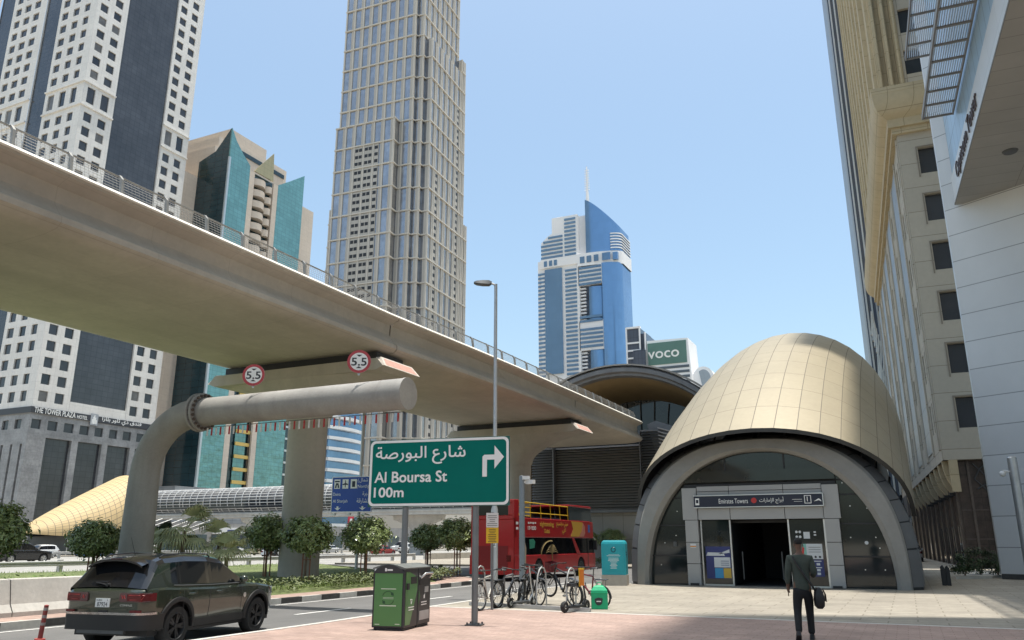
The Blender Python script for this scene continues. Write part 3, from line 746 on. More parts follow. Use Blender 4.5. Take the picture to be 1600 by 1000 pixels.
# ---- grey tower behind it
gt = T('grey_tower', 'grey glass tower with stepped white edges just right of the blue and white tower', 'tower', (-101.5, 330, 0))
mb = MB(); mb.box(0,6.2,0,18,0,92.5); mb.box(6.2,8.6,1,18,0,90); O('glass_body', mb, mat('slate_glass', (.09,.11,.15), .12, metal=.4, noise=(.05,.2), joints=(1.6,3.4,.08,(.55,.55,.55))), gt)
mb = MB()
for x in (.0,6.0,8.4): mb.box(x-.25,x+.35,-.5,-.002,0,92.8 if x < 8 else 90.2)
mb.box(-.2,6.4,-.6,1,92.4,93.2)
for i in range(10): mb.box(.35,5.7,-.35,-.003,55+3.4*i,55.7+3.4*i)
O('white_fins', mb, M_bw, gt)
mb = MB(); mb.box(3.5,8.7,-2.5,-.6,0,82); O('front_wing', mb, MATS['slate_glass'], gt)

# ---- slab tower with the roof sign
vt = T('sign_tower', 'pale slab tower with a large green roof sign panel and dark horizontal window bands', 'tower', (-92.8, 330, 0))
mb = MB(); mb.prism([(0,0),(20.2,0),(19.2,64),(18.2,85.8),(.3,86.2)], lambda u, v, t: (u, t, v), 0, 16); O('white_body', mb, M_bw, vt)
mb = MB(); mb.box(.6,17.4,-.35,-.003,75.2,84.9); O('sign_panel', mb, mat('sign_green', (.10,.20,.17), .5, noise=(.1,.1)), vt)
text('roof_sign_lettering', 'voco', 4.6, M_lit, vt, plane_M((.7,-.36,78.1),(1,0,0),(0,0,1)), .2, w=13.6, bold=.01)
mb = MB()
for i in range(9):
    z = 55+2.15*i; mb.prism([(.3,z),(7,z),(10,z+.9),(18.2,z+.9),(18.2,z+2.0),(10,z+2.0),(7,z+1.1),(.3,z+1.1)] if i < 6 else [(.3,z+.9),(18.2,z+.9),(18.2,z+2.0),(.3,z+2.0)], lambda u, v, t: (u, t, v), -.2, -.003)
O('window_bands', mb, mat('band_glass', (.09,.11,.13), .2), vt)
# ---- small white round-topped building
rb = T('arched_building', 'small white far building with a round arched top edge', 'building', (-73.6, 332, 0))
arch = [(4+4.6*math.cos(a), 68+5.2*math.sin(a)) for a in [math.pi*i/14 for i in range(15)]]
mb = MB(); mb.prism([(8.6,0)] + arch + [(-.6,0)], lambda u, v, t: (u, t, v), .2, 10); O('white_body', mb, M_bw, rb)
mb = MB(); mb.prism([(8.0,52),(7.8,68)] + [(4.2+3.0*math.cos(a), 68+3.9*math.sin(a)) for a in [math.pi*i/10 for i in range(8)]] + [(4.3,60),(5,52)], lambda u, v, t: (u, t, v), -.1, .19)
O('glazing', mb, mat('pale_glass', (.32,.37,.42), .25, noise=(.2,.1)), rb)
# ================================================================= RIGHT-HAND BUILDINGS
M_bgs = mat('beige_stone', (.46,.425,.355), .75, noise=[(.2,.06),(3,.04)], joints=(2.6,2.05,.025,(.55,.53,.5)))
M_bgg = mat('gold_stone', (.50,.42,.275), .7, noise=[(.3,.08),(3,.05)], joints=(1.9,1.6,.025,(.6,.58,.54)))
M_gran = mat('brown_granite', (.075,.055,.045), .3, noise=[(3,.3),(.5,.15)], joints=(1.5,1.6,.02,(.6,.6,.6)))
M_bay = mat('bay_glass', (.26,.285,.31), .4, metal=.1, noise=(.3,.12), joints=(1.65,2.05,.05,(.6,.6,.6)))
bs = T('beige_stone_block', 'tall beige stone building with a heavy gold cornice and square dark windows at the right', 'building', (2.96, 66, 0), 3)
PF = lambda u, d, z: (u, -d, z); PS_ = lambda u, d, z: (-d, u, z)
wall = MB(); rects = []
wz = [7.45]; rr = []
z = 9.7
while z < 32: rr.append((z, z+2.25)); z += 4.02
for a, b in rr: wz += [a, b]
wz.append(33.4); orow = {wz.index(a) for a, b in rr}
for h in grid_wall(wall, [0,1.35,3.1,4.9,6.65,8.4,10.2,14], wz, lambda i, j: i in (1,3,5) and j in orow, PF, .45): rects.append((PF, *h, .4))
su = [0]
for k in range(5): su += [1.5+11*k, 2.6+11*k, 3.5+11*k, 4.6+11*k]
su.append(56)
for h in grid_wall(wall, su, wz, lambda i, j: i % 2 == 1 and j in orow, PS_, .45): rects.append((PS_, *h, .4))
wall.box(.9,14,.9,56,7.45,33.4)
for k in range(5):     # raised piers between the side windows
    wall.box(-.12,-.002,.5+11*k,.9+11*k,8.2,33.3); wall.box(-.12,-.002,5.2+11*k,5.6+11*k,8.2,33.3); wall.box(-.12,-.002,10.6+11*k,11+11*k,8.2,33.3)
O('stone_wall', wall, M_bgs, bs)
W_bs = Matrix.Translation((2.96,66,0)) @ Matrix.Rotation(R(3), 4, 'Z')
panes(bs, rects, M_glass_d, 'window', 80, W_bs)
for k in range(5):
    mb = MB(); mb.box(-.06,-.002,5.62+11*k,10.58+11*k,8.6,32.9); O('glazed_bay', mb, M_bay, bs)
mb = MB()
for k in range(3):
    for (a, b, c, d) in [(r_[1], r_[2], r_[3], r_[4]) for r_ in rects if r_[0] is PF and abs(r_[1]-(1.35 if k == 0 else 4.9 if k == 1 else 8.4)) < .01]:
        mb.box(a-.16,b+.05,-.05,-.002,d+.02,d+.12); mb.box(a-.16,a-.06,-.05,-.002,c-.25,d+.02)
O('window_surrounds', mb, mat('brown_trim', (.24,.21,.17), .6), bs)
# cornice: bullnose and stepped mouldings running round the corner
def cornice(profile, m, name, sm=None):
    mb = MB(); L = 52
    mb.loft([[(-o, L, z) for o, z in profile], [(-o, -o, z) for o, z in profile], [(14, -o, z) for o, z in profile]], cap0=True, cap1=True)
    O(name, mb, m, bs, smooth=sm)
cornice([(0,33.4),(.35,33.4),(.35,33.9),(.6,33.9),(.6,34.6),(.75,34.7)] + [(.75+.78*math.sin(a), 36.55-1.75*math.cos(a)) for a in [math.pi*i/16 for i in range(1,9)]] + [(1.55,36.56),(1.55,37.1),(1.3,37.15),(0,37.16)], M_bgg, 'cornice', 30)
# tower above the cornice with gold columns
mb = MB(); mb.box(-1.0,14,1.5,40,37.16,140)
O('upper_wall', mb, M_bgg, bs)
mb = MB()
for x in (-.75,.05,.85): mb.box(x,x+.42,1.0,1.496,37.18,140); mb.box(x+.1,x+.32,.78,.998,37.18,140)
for y in (3.5,8,12.5,17,21.5,26,30.5,35): mb.box(-1.35,-1.004,y,y+1.1,37.18,140)
OS('gold_pilaster', mb, M_bgg, bs)
rects = []; w2 = MB(); u2 = [1.25,1.5,3.1,4.6,6.3,8,9.6,14]; z2 = [37.16]; r2 = []
z = 39.3
while z < 130: r2.append((z, z+2.3)); z += 3.95
for a, b in r2: z2 += [a, b]
z2.append(140); o2 = {z2.index(a) for a, b in r2}
PU = lambda u, d, z: (u, 1.1-d, z)
for h in grid_wall(w2, u2, z2, lambda i, j: i in (1,3,5) and j in o2, PU, .35): rects.append((PU, *h, .3))
w2.quad((1.25,1.1,37.16),(1.25,1.5,37.16),(1.25,1.5,140),(1.25,1.1,140)); O('upper_stone_wall', w2, M_bgs, bs); panes(bs, rects, M_glass_d, 'upper_window', 12, W_bs)
# granite ground floor under fanned stone coves
mb = MB(); mb.box(.8,14,.8,56,0,7.44)
O('granite_base', mb, M_gran, bs)
mb = MB()
for u in (1.5,2.6): mb.box(u,u+.16,.68,.798,0,7.4)
for y in (.9,5.2,9.6,14,18.5,23,28,33,38,44,50): mb.box(.62,.798,y,y+.5,0,7.3)
for z in (3.95,1.95): mb.box(.8,4.2,.74,.799,z-.04,z+.04)
OS('granite_pilaster', mb, mat('dark_granite', (.12,.095,.08), .35, noise=(4,.2)), bs)
mb = MB()
for y in (2,3.3,6.3,7.6,10.7,12,15.2,16.6,19.8,24.4,29.5): mb.box(.74,.797,y,y+.85,.1,2.9)
mb.box(2.85,4.4,.7,.797,0,2.6); OS('ground_window', mb, M_glass_d, bs)
mb = MB(); mb.tube([(2.0,.72,5.4),(2.9,.72,5.9),(2.4,.72,6.6),(1.9,.72,7.2)], .05, 6); mb.tube([(2.6,.72,5.3),(1.9,.72,6.1),(2.3,.72,6.8),(2.9,.72,7.3)], .05, 6)
O('metal_grille', mb, M_dsteel, bs)
fan = MB()
pr = [(0,7.44),(.79,7.44),(.79,5.2)] + [(.79-.79*math.sin(a)**1.6, 5.2+2.24*(1-math.cos(a))) for a in [math.pi/2*i/8 for i in range(1,8)]]
fan.prism(pr, lambda u, v, t: (u, t, v), 0, .55); fan = fan.mesh('stone_bracket', M_bgg)
for y in (.85,4.3,8.0,12,16.5,21,25.5,30,35,40,46): O('stone_bracket', fan, None, bs, loc=(0,y,0))
O('stone_bracket', fan, None, bs, loc=(1.0,0,0), rz=-90).location = (.35,.8,0)
lamp = MB(); lamp.box(.25,.75,0,.35,5.0,5.2); lamp = lamp.mesh('wall_lamp', M_black)
for y in (1.2,4.6,8.4,12.4,16.9,21.4): O('wall_lamp', lamp, None, bs, loc=(0,y,0))

# ---- far grey striped tower behind it
M_str = mat('blue_grey_glass', (.14,.17,.23), .15, metal=.5, noise=(.1,.1))
gs = T('striped_tower', 'tall blue grey striped tower seen edge on behind the gold columns', 'tower', (-2.0, 142, 0), 3)
mb = MB(); mb.box(0,16,0,20,0,190); O('glass_body', mb, M_str, gs)
mb = MB()
for i in range(7): mb.box(-.25,-.003,1+3*i,1.9+3*i,0,190)
for i in range(8): mb.box(.2+.75*i,.45+.75*i,-.3,-.003,0,190)
O('vertical_fins', mb, M_alu, gs)
# ---- dark building with curved sun louvres between the shell and the beige block
db = T('louvred_building', 'dark narrow building with curved metal sun louvres above the entrance shell', 'building', (.55, 125, 0), 2)
mb = MB(); mb.box(.0,10,1,14,0,46); O('dark_body', mb, mat('dark_stone', (.10,.10,.105), .5, noise=(1,.15)), db)
rects = []
mb = MB()
for i in range(11): mb.box(.3,1.7,.9,.997,2.2+4*i,4.6+4*i)
OS('window', mb, M_glass_d, db)
for zc, h, xo in ((30,9,1.9),(23.6,9.5,1.7)):
    mb = MB()
    for k in range(9):
        f = k/8; x = -xo + 1.5*f**1.5
        mb.prism([(x, zc+h*.4-1.0*k*.9-2.6),(x+.16, zc+h*.4-1.0*k*.9-2.6),(x+.5, zc+h*.5-1.0*k*.9),(x+.3, zc+h*.5-1.0*k*.9)], lambda u, v, t: (u, t, v), -.3, .6)
    mb.tube([(-xo+.4, .1, zc+h*.5),(-xo+.9, .1, zc),(-.2, .1, zc-h*.5)], .12, 6)
    O('sun_louvres', mb, M_alu, db)
# ---- white panelled building with the overhanging glass box
M_wpan = mat('white_wall_panels', (.66,.68,.70), .4, noise=[(.3,.05)], joints=(60,1.48,.022,(.42,.43,.45)))
M_skyg = mat('pale_blue_glass', (.42,.58,.74), .35, metal=.2, noise=(.15,.08), joints=(1.15,1.5,.03,(.45,.5,.55)))
M_sof = mat('soffit_panels', (.40,.39,.375), .65, noise=(.6,.06), joints=(2.6,1.15,.015,(.55,.55,.55),0,True))
cp = T('white_office_tower', 'white panelled office tower with an overhanging glass upper part on the right', 'tower', (4.4, 46.5, 0), 2.5)
# oblique ground-floor wall (turned 32.5 degrees in this frame)
mb = MB(); c_, s_ = math.cos(R(-32.5)), math.sin(R(-32.5)); ox, oy = -.45, .52
mb.prism([(ox,oy),(ox+26*c_,oy+26*s_),(ox+26*c_-.4*s_,oy+26*s_+.4*c_),(ox+8,oy+5.5),(ox+.1,oy+1.2)], lambda u, v, t: (u, v, t), .25, 90); O('panel_wall', mb, M_wpan, cp)
mb = MB(); mb.prism([(ox-.02,oy-.05),(ox+26*c_,oy+26*s_-.05),(ox+26*c_,oy+26*s_+.3),(ox+.1,oy+.5)], lambda u, v, t: (u, v, t), 0, .25); O('plinth', mb, M_dsteel, cp)
mb = MB(); mb.box(.02,30,-70,-.02,19.41,20.9)
O('fascia', mb, mat('white_fascia', (.72,.74,.76), .35, noise=(.4,.03), joints=(2.3,3.3,.012,(.75,.75,.75))), cp)
mb = MB(); mb.box(-.012,30,-70,0.0,19.32,19.405); O('soffit', mb, M_sof, cp)
mb = MB(); mb.box(.1,30,-70,-.02,20.905,40); O('glass_upper_wall', mb, M_skyg, cp)
text('building_lettering', 'Capricorn Tower', .82, mat('bronze_lettering', (.07,.045,.04), .5), cp, plane_M((.0,-2.3,19.85),(0,-1,0),(0,0,1)), .05, w=8.1, bold=.0)
def screen(x0, x1, z, y0, y1, cell):
    mb = MB(); f = MB(); y = y1
    x = x0
    while x < x1: mb.box(x,x+.035,y0,y1,z,z+.12); x += .095
    while y > y0: f.box(x0-.05,x1+.05,y-.12,y,z-.07,z-.003); y -= cell
    f.box(x0-.12,x0-.04,y0,y1,z-.08,z+.16); f.box(x1+.04,x1+.1,y0,y1,z-.08,z+.16)
    s = O('sun_screen', mb, M_alu, cp); O('screen_frame', f, mat('bronze_screen_frame', (.26,.25,.24), .5), s)
screen(-1.32,-.1,22.65,-60,-4.2,1.35)
screen(-1.55,-.35,26.9,-60,-3.0,1.35)
mb = MB(); mb.box(2.4,2.9,-6.6,-6.1,19.26,19.318); mb.lathe([(.0,19.24),(.28,19.24),(.34,19.318)], 20, c=(1.75,-6.0,0)); mb.lathe([(.0,19.24),(.2,19.24),(.25,19.318)], 20, c=(2.2,-16,0)); mb.lathe([(.0,19.24),(.2,19.24),(.25,19.318)], 20, c=(2.6,-11.5,0))
OS('downlight', mb, M_dsteel, cp)
# main slab of the tower above, over the near end only
mb = MB(); mb.box(.3,30,-75,-22.4,40.01,165); O('unseen_tower_shaft', mb, M_skyg, cp)
mb = MB(); mb.box(.5,30,-12,-.3,40.01,110); O('unseen_tower_shaft', mb, M_skyg, cp)  # unseen upper block, added to shade the front of the entrance shell
mb = MB(); mb.box(1.4,30,.6,16,40.01,165); O('unseen_tower_shaft', mb, M_skyg, cp)  # another block out of view, added to shade the rear of the shell
# ---- security post, bollard, planter
sp_ = T('camera_post', 'leaning look grey round post with a white dome camera in front of the white wall', 'post', (4.55, 41.6, 0))
sp_['label'] = 'thick grey steel post with a white dome camera by the white panel wall'
mb = MB(); mb.lathe([(.2,0),(.19,5.3),(.12,5.36),(0,5.37)], 24); O('pole', mb, M_steel, sp_, smooth=40)
mb = MB(); mb.tube([(-.18,-.05,4.7),(-.42,-.1,4.75)], .04, 8); mb.sphere((-.45,-.1,4.62), .13); O('dome_camera', mb, M_wp, sp_, smooth=50)
bo = T('bollard', 'black two leaf pavement bollard between the entrance shell and the planter', 'bollard', (1.25, 39.0, 0))
mb = MB(); mb.prism([(-.09,0),(.09,0),(.09,.66),(.0,.82),(-.09,.74)], lambda u, v, t: (u-.085, t, v), -.09, .09); O('leaf', mb, M_black, bo, bevel=.015)
mb = MB(); mb.prism([(-.08,0),(.08,0),(.08,.66),(.0,.8),(-.08,.74)], lambda u, v, t: (u+.085, t, v), -.09, .09); O('leaf', mb, M_black, bo, bevel=.015)
mb = MB(); mb.prism([(1.9,46.0),(3.55,47.4),(5.4,52.5),(3.0,53)], lambda u, v, t: (u, v, t), -.02, .14); mb2 = mb
O('planter_kerb', mb, M_conc_l, label='low pale kerbed planting bed at the foot of the granite wall', cat='planter')
def foliage(mb, c, rad, n, leaf, rnd, up=.35, hollow=.55):
    """leaf faces through an ellipsoid volume, denser towards its surface, in clumps"""
    cl = []
    for _ in range(max(6, n//45)):
        v = Vector((rnd.gauss(0,1), rnd.gauss(0,1), rnd.gauss(0,1))).normalized()*(hollow+(1-hollow)*rnd.random()**.6)*rnd.uniform(.82,1.12)
        cl.append(v)
    for _ in range(n):
        k = rnd.choice(cl); v = k + Vector((rnd.gauss(0,.17), rnd.gauss(0,.17), rnd.gauss(0,.15)))
        p = Vector((c[0]+v.x*rad[0], c[1]+v.y*rad[1], c[2]+v.z*rad[2]))
        nrm = (v.normalized() + Vector((rnd.gauss(0,.45), rnd.gauss(0,.45), rnd.gauss(up,.45)))).normalized()
        t = nrm.orthogonal().normalized(); t.rotate(Matrix.Rotation(rnd.uniform(0,6.28), 3, nrm)); b = nrm.cross(t)
        L = leaf*rnd.uniform(.7,1.3); W = L*.5; dz = nrm*(-L*.12)
        mb.add([p-t*L*.5+dz, p-t*L*.1+b*W*.5, p+t*L*.5+dz, p-t*L*.1-b*W*.5], [(0,1,2),(0,2,3)])
M_leaf = mat('ficus_leaf', (.25,.31,.115), .32, spec=.8, noise=[(2.2,.3),(9,.35)])
M_leafd = mat('dark_shrub_leaf', (.045,.08,.03), .5, noise=[(3,.4)])
M_bark = mat('bark', (.22,.16,.11), .9, noise=[(6,.3)], bump=(30,.5))
rnd = random.Random(3)
for i, (x, y, h, l) in enumerate([(2.35,46.9,1.0,'rounded dark green bush at the left end of the planting bed'),(3.15,48.6,1.35,'taller dark bush in the middle of the planting bed by the granite wall'),(3.9,48.6,1.05,'dark bush at the right end of the bed next to the white panel wall')]):
    t = T('bush', l, 'bush', (x, y, .12), 0, 'bushes in the bed by the granite wall')
    mb = MB(); foliage(mb, (0,0,h*.55), (.62,.6,h*.5), 900, .12, rnd); O('foliage', mb, M_leafd, t)
    mb = MB()
    for k in range(6): a = k*1.05; mb.tube([(0,0,0),(.25*math.cos(a),.25*math.sin(a),h*.6)], [.02,.008], 5)
    O('stems', mb, M_bark, t)
# ================================================================= METRO ENTRANCE (shell, arch, glazed front)
M_shell = mat('gold_shell_panels', (.345,.295,.205), .5, metal=.15, noise=[(.5,.05),(5,.04)], bump=(1.5,.05,.02))
M_shj = mat('shell_joint', (.13,.11,.08), .7)
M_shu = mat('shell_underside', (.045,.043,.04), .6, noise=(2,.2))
M_arch = mat('arch_concrete', (.27,.26,.245), .6, noise=[(.8,.12),(6,.05)], bump=(10,.15), streak=((.6,.6,.2), .35, (.24,.225,.20)))
M_archd = mat('arch_cladding', (.15,.15,.155), .45, metal=.3, noise=(1,.15))
M_clad = mat('entrance_cladding', (.36,.355,.35), .5, metal=.2, noise=[(.7,.05)])
M_eg = mat('entrance_glass', (.014,.02,.022), .05, spec=.6, noise=(.5,.3))
M_navy = mat('navy_sign', (.012,.016,.035), .4)
M_pgold = mat('pod_gold_panels', (.52,.385,.20), .65, metal=.0, noise=[(.5,.05)])
def shell(parent, y0, L, xc, hw, crown, bot, rim_dy, ncol, nrow, pm=None, mname='panel_shell', ju=.0009, jt=.012):
    """loft of arched sections; crown(t), bot(t), hw(t) give each section, joints are narrow strips"""
    ts = []
    for j in range(nrow):
        ts += [(j+.0)/nrow+jt/L, (j+1)/nrow-jt/L]
    us = []
    for i in range(ncol): us += [i/ncol+ju, (i+1)/ncol-ju]
    def pt(t, u, off=0):
        c, b, w_ = crown(t), bot(t), hw(t); a = math.pi*u; e = .86
        ca, sa = math.cos(a), math.sin(a)
        x = xc(t) - (w_+off)*ca; z = b + (c+off-b)*abs(sa)**e
        return (x, y0 + L*t + rim_dy(t, abs(sa)), z)
    mb = MB(); mb.loft([[pt(t, u) for u in us] for t in ts], mi=lambda i, k: 1 if (i % 2 or k % 2) else 0)
    O(mname, mb, [pm or M_shell, M_shj], parent, smooth=60)
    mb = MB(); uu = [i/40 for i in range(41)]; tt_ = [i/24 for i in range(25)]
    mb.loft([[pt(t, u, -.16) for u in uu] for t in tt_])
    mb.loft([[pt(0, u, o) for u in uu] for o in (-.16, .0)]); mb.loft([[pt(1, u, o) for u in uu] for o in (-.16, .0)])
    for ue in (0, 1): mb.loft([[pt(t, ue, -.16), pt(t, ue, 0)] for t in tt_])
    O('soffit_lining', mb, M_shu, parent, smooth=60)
en = T('metro_entrance', 'gold panelled shell shaped metro entrance pavilion with a concrete arch front', 'metro entrance', (-5.3, 34.5, 0))
def e_crown(t):
    y = 33 + 27*t; return 6.15 + 8.85*(1-(1-min(t/.86,1))**1.75) - (max(0,t-.8)/.2)**2*2.2
shell(en, -1.2, 27, lambda t: .1+.15*t, lambda t: 5.62 - 1.2*max(0, t-.55)**1.3, e_crown, lambda t: 2.7 + 6.0*t**.9, lambda t, s: (1-t)**3*2.9*(1-s)**1.2, 20, 15)
# arch: pale inner band and dark tiled outer chamfer
def se(hw, h, n, a): 
    c, s = math.cos(a), math.sin(a); return (-hw*math.copysign(abs(c)**(2/n), c), h*abs(s)**(2/n))
angs = [math.pi*i/60 for i in range(61)]
mb = MB()
def ring(hw, h, y, n=2.65): return [(se(hw, h, n, a)[0], y, se(hw, h, n, a)[1]) for a in angs]
mb.loft([ring(4.73,5.36,.9,2.12), ring(4.75,5.38,.02,2.12), ring(4.9,5.48,-.12,2.2), ring(5.22,5.84,-.05,2.55), ring(5.28,5.9,.1)])
O('concrete_arch', mb, M_arch, en, smooth=35)
mb = MB(); A2 = []
for i in range(20):
    a0, a1 = math.pi*(i+.03)/20, math.pi*(i+.97)/20
    for st in range(3):
        b0 = a0+(a1-a0)*st/3; b1 = a0+(a1-a0)*(st+1)/3
        for (h0, h1) in (((5.29,5.91,.1),(5.66,6.06,.55)),((5.66,6.06,.55),(5.72,6.12,2.4))):
            q = []
            for (p, b) in ((h0,b0),(h0,b1),(h1,b1),(h1,b0)):
                x, z = se(p[0], p[1], 2.65, b); q.append((x, p[2], z))
            mb.quad(*q)
O('arch_tiles', mb, M_archd, en)
mb = MB(); mb.loft([ring(5.27,5.89,.12), ring(5.63,6.03,.58), ring(5.68,6.08,2.4)]); 
O('tile_backing', mb, M_black, en)
# curved hall behind the arch, under the shell
mb = MB(); secs = []
for k in range(9):
    t = k/8; rise = 7.4*max(0, t-.15)**1.1
    secs.append([(se(5.5-.4*t, 5.75, 2.35, a)[0], 2.3+15*t, max(se(5.5, 5.75, 2.35, a)[1]+rise*(se(1,1,2.35,a)[1]), 0)) for a in angs])
mb.loft(secs, cap1=True); O('hall_wall', mb, mat('hall_cladding', (.07,.072,.075), .5, metal=.3, noise=(1,.2), joints=(1.6,1.2,.03,(.5,.5,.5))), en, smooth=50)
mb = MB()
for i in range(2, 21):
    a = math.pi*(i+.0)/22; x, z = se(5.62, 5.95, 2.35, a); x2, z2 = se(5.7, 6.3, 2.35, a)
    mb.tube([(x, 1.0, z),(x2*1.0, 2.2, z2+.55)], .05, 6)
OS('shell_strut', mb, M_steel, en)
# glazed front
def zin(x): 
    v = 1-(abs(x)/4.74)**2.12; return 5.36*max(v,0)**(1/2.12)
cols = [-4.72,-4.3,-3.8,-3.23,-1.35,1.05,2.92,3.6,4.2,4.72]
mb = MB(); N = 64
xs = [-4.73+9.46*i/N for i in range(N+1)]
def gl(xa, xb, za):
    m = MB(); pts = [(x, zin(x)) for x in xs if xa < x < xb]; pts = [(xa, zin(xa))] + pts + [(xb, zin(xb))]
    pts = [(x, max(z, za)) for x, z in pts]; m.prism([(xa, za)] + pts + [(xb, za)], lambda u, v, t: (u, t, v), .44, .50); return m
for a, b, c in ((-4.72,-3.12,.0),(2.98,4.72,0),(-3.1,2.96,4.12)): O('front_glazing', gl(a, b, c), M_eg, en)
mb = MB()
for z in (1.18,2.42,3.55):
    for a, b in ((-4.7,-3.1),(2.95,4.7)):
        a_ = max(a, -4.74*max(0,1-(z/5.36)**2.12)**(1/2.12)); b_ = min(b, 4.74*max(0,1-(z/5.36)**2.12)**(1/2.12))
        if b_ > a_: mb.box(a_, b_, .40, .439, z-.03, z+.03)
for x in (-1.35,1.05): mb.box(x-.03,x+.03,.40,.439,4.1,zin(x))
mb.box(-4.2,4.2,.40,.439,4.1,4.16)
O('glazing_bars', mb, M_black, en)
mb = MB(); mb.box(-3.1,2.95,.2,.43,4.16,4.62); O('dark_transom', mb, M_eg, en)
mb = MB()
for x, z in ((-4.1,1.7),(-3.5,3.0),(3.4,3.1),(3.3,1.9),(4.2,1.9),(4.3,1.5),(3.7,.7),(4.4,.7),(-4.3,.8),(-3.6,2.0),(4.0,3.0),(3.2,4.0)):
    mb.lathe([(.0,.0),(.024,.0),(.024,.02)], 8, c=(x,.42,z), axis='y')
O('glazing_fixings', mb, M_alu, en)
# portal
mb = MB()
def pan(x0, x1, z0, z1, y=.12, d=.3): mb.box(x0+.012, x1-.012, y, y+d, z0+.012, z1-.012)
for a, b in ((0,1.3),(1.3,2.6)):
    pass
for z0, z1 in ((.0,.86),(.86,1.72),(1.72,2.62)):
    pan(-3.12,-2.56,z0,z1); pan(2.42,2.98,z0,z1)
pan(-3.2,-2.56,2.62,3.95); pan(2.42,3.05,2.62,3.95)
for a, b in ((-2.56,-1.22),(-1.22,.95),(.95,2.42)): pan(a,b,2.62,3.1,.16); pan(a,b,3.62,3.78,.16); pan(a,b,3.78,4.0,.16)
O('portal_cladding', mb, M_clad, en)
mb = MB(); mb.box(-3.1,-2.58,.2,.4,0,3.95); mb.box(2.44,2.96,.2,.4,0,3.95); mb.box(-3.1,2.96,.23,.43,2.62,4.08); O('portal_backing', mb, M_black, en)
mb = MB(); mb.box(-2.66,2.44,.02,.155,3.14,3.58)
sg = O('station_sign', mb, M_navy, en)
mb = MB(); mb.box(-2.68,2.46,.0,.15,3.585,3.62); mb.box(-2.68,2.46,.0,.15,3.10,3.136); mb.box(2.445,2.475,.0,.15,3.136,3.585); O('sign_frame', mb, M_alu, en)
FM = lambda x, z: plane_M((x,.018,z),(1,0,0),(0,0,1))
text('lettering', 'Emirates Towers', .2, M_lit, en, FM(-1.62,3.27), .004, w=1.18)
text('lettering', 'أبراج الإمارات', .27, M_lit, en, FM(.02,3.23), .004, w=.95, ar=True)
text('exit_number', '1', .2, M_lit, en, FM(1.86,3.29), .004)
mb = MB(); mb.lathe([(0,0),(.11,0),(.11,.01)], 20, c=(-.2,.012,3.37), axis='y'); O('red_roundel', mb, M_red, en)
mb = MB()
for a in ((1.76,2.02,3.21,3.235),(1.76,2.02,3.505,3.53),(1.76,1.785,3.235,3.505),(1.995,2.02,3.235,3.505)): mb.box(a[0],a[1],.012,.018,a[2],a[3])
mb.box(1.3,1.68,.012,.018,3.37,3.385); mb.box(1.36,1.68,.012,.018,3.29,3.302)
mb.prism([(2.1,3.28),(2.3,3.33),(2.4,3.28),(2.38,3.34),(2.3,3.4)], lambda u, v, t: (u, t, v), .012, .018)
mb.prism([(-2.6,3.22),(-2.44,3.22),(-2.44,3.5),(-2.6,3.5)], lambda u, v, t: (u, t, v), .012, .018); O('sign_symbols', mb, M_lit, en)
mb = MB(); mb.box(-2.57,-2.47,.006,.011,3.3,3.44); O('train_symbol', mb, M_navy, en)
# doors: fixed side lights with posters, open middle
for (a, b, n) in ((-2.5,-1.3,'left'),(1.02,2.38,'right')):
    mb = MB(); mb.box(a,b,.42,.46,.06,2.6); O('door_leaf', mb, M_eg, en)
    mb = MB()
    for x in (a,b): mb.box(x-.03,x+.03,.36,.5,0,2.62)
    mb.box(a,b,.38,.5,0,.06); O('door_frame', mb, M_alu, en)
mb = MB(); mb.box(-1.3,1.02,.9,.94,2.5,2.6); O('door_header', mb, M_black, en)
for x in (-.95,.62):
    mb = MB(); mb.tube([(x,.8,.25),(x,.8,1.35)], .03, 8); mb.tube([(x,.8,1.3),(x,.95,1.3)], .02, 6); O('door_handle', mb, M_dsteel, en, smooth=40)
mb = MB(); mb.box(-4.8,-3.12,.52,1.0,0,.1)
for a in ((-3.1,-1.32,1.5,1.55),(1.04,2.96,1.5,1.55)): mb.box(a[0],a[1],a[2]+.5,a[3]+.5,0,2.7)
mb.box(-3.1,2.96,.5,12,2.7,2.8); mb.box(-1.36,-1.32,.96,9,0,2.7); mb.box(1.04,1.08,.96,9,0,2.7); mb.box(-1.32,1.04,9,9.1,0,2.7); mb.box(-4.7,4.7,.52,.56,2.8,4.1)
O('interior_wall', mb, mat('interior_dark', (.015,.017,.024), .6), en)
mb = MB(); mb.box(-1.3,1.02,.5,9,-.03,.012); O('interior_floor', mb, mat('interior_tile', (.10,.10,.10), .3), en)
P = mat('poster_white', (.62,.64,.66), .5); PB = mat('poster_navy', (.03,.04,.16), .5); PC = mat('poster_blue', (.05,.30,.55), .5); PY = mat('poster_yellow', (.62,.40,.06), .5); PT = mat('poster_teal', (.22,.48,.42), .5)
def poster(name, m, x0, x1, z0, z1, y=.415):
    mb = MB(); mb.box(x0,x1,y-.004,y,z0,z1); return O(name, mb, m, en)
poster('poster', PB,-2.38,-1.36,.28,1.55); poster('poster_heading', P,-2.05,-1.40,.72,1.12,.408); poster('poster_tile', PC,-2.04,-1.7,.3,.69,.408); poster('poster_tile', PY,-1.69,-1.38,.3,.69,.408)
mb = MB(); mb.prism([(-2.36,1.18),(-1.6,1.18),(-1.66,1.3),(-2.3,1.32)], lambda u, v, t: (u, t, v), .405, .41); mb.prism([(-1.9,1.24),(-1.4,1.3),(-1.4,1.44)], lambda u, v, t: (u, t, v), .405, .41); O('poster_train', mb, P, en)
mb = MB()
for i in range(3): mb.box(-1.78,-1.45+.0,.401,.404,.8+.08*i,.82+.08*i)
O('poster_print', mb, PB, en)
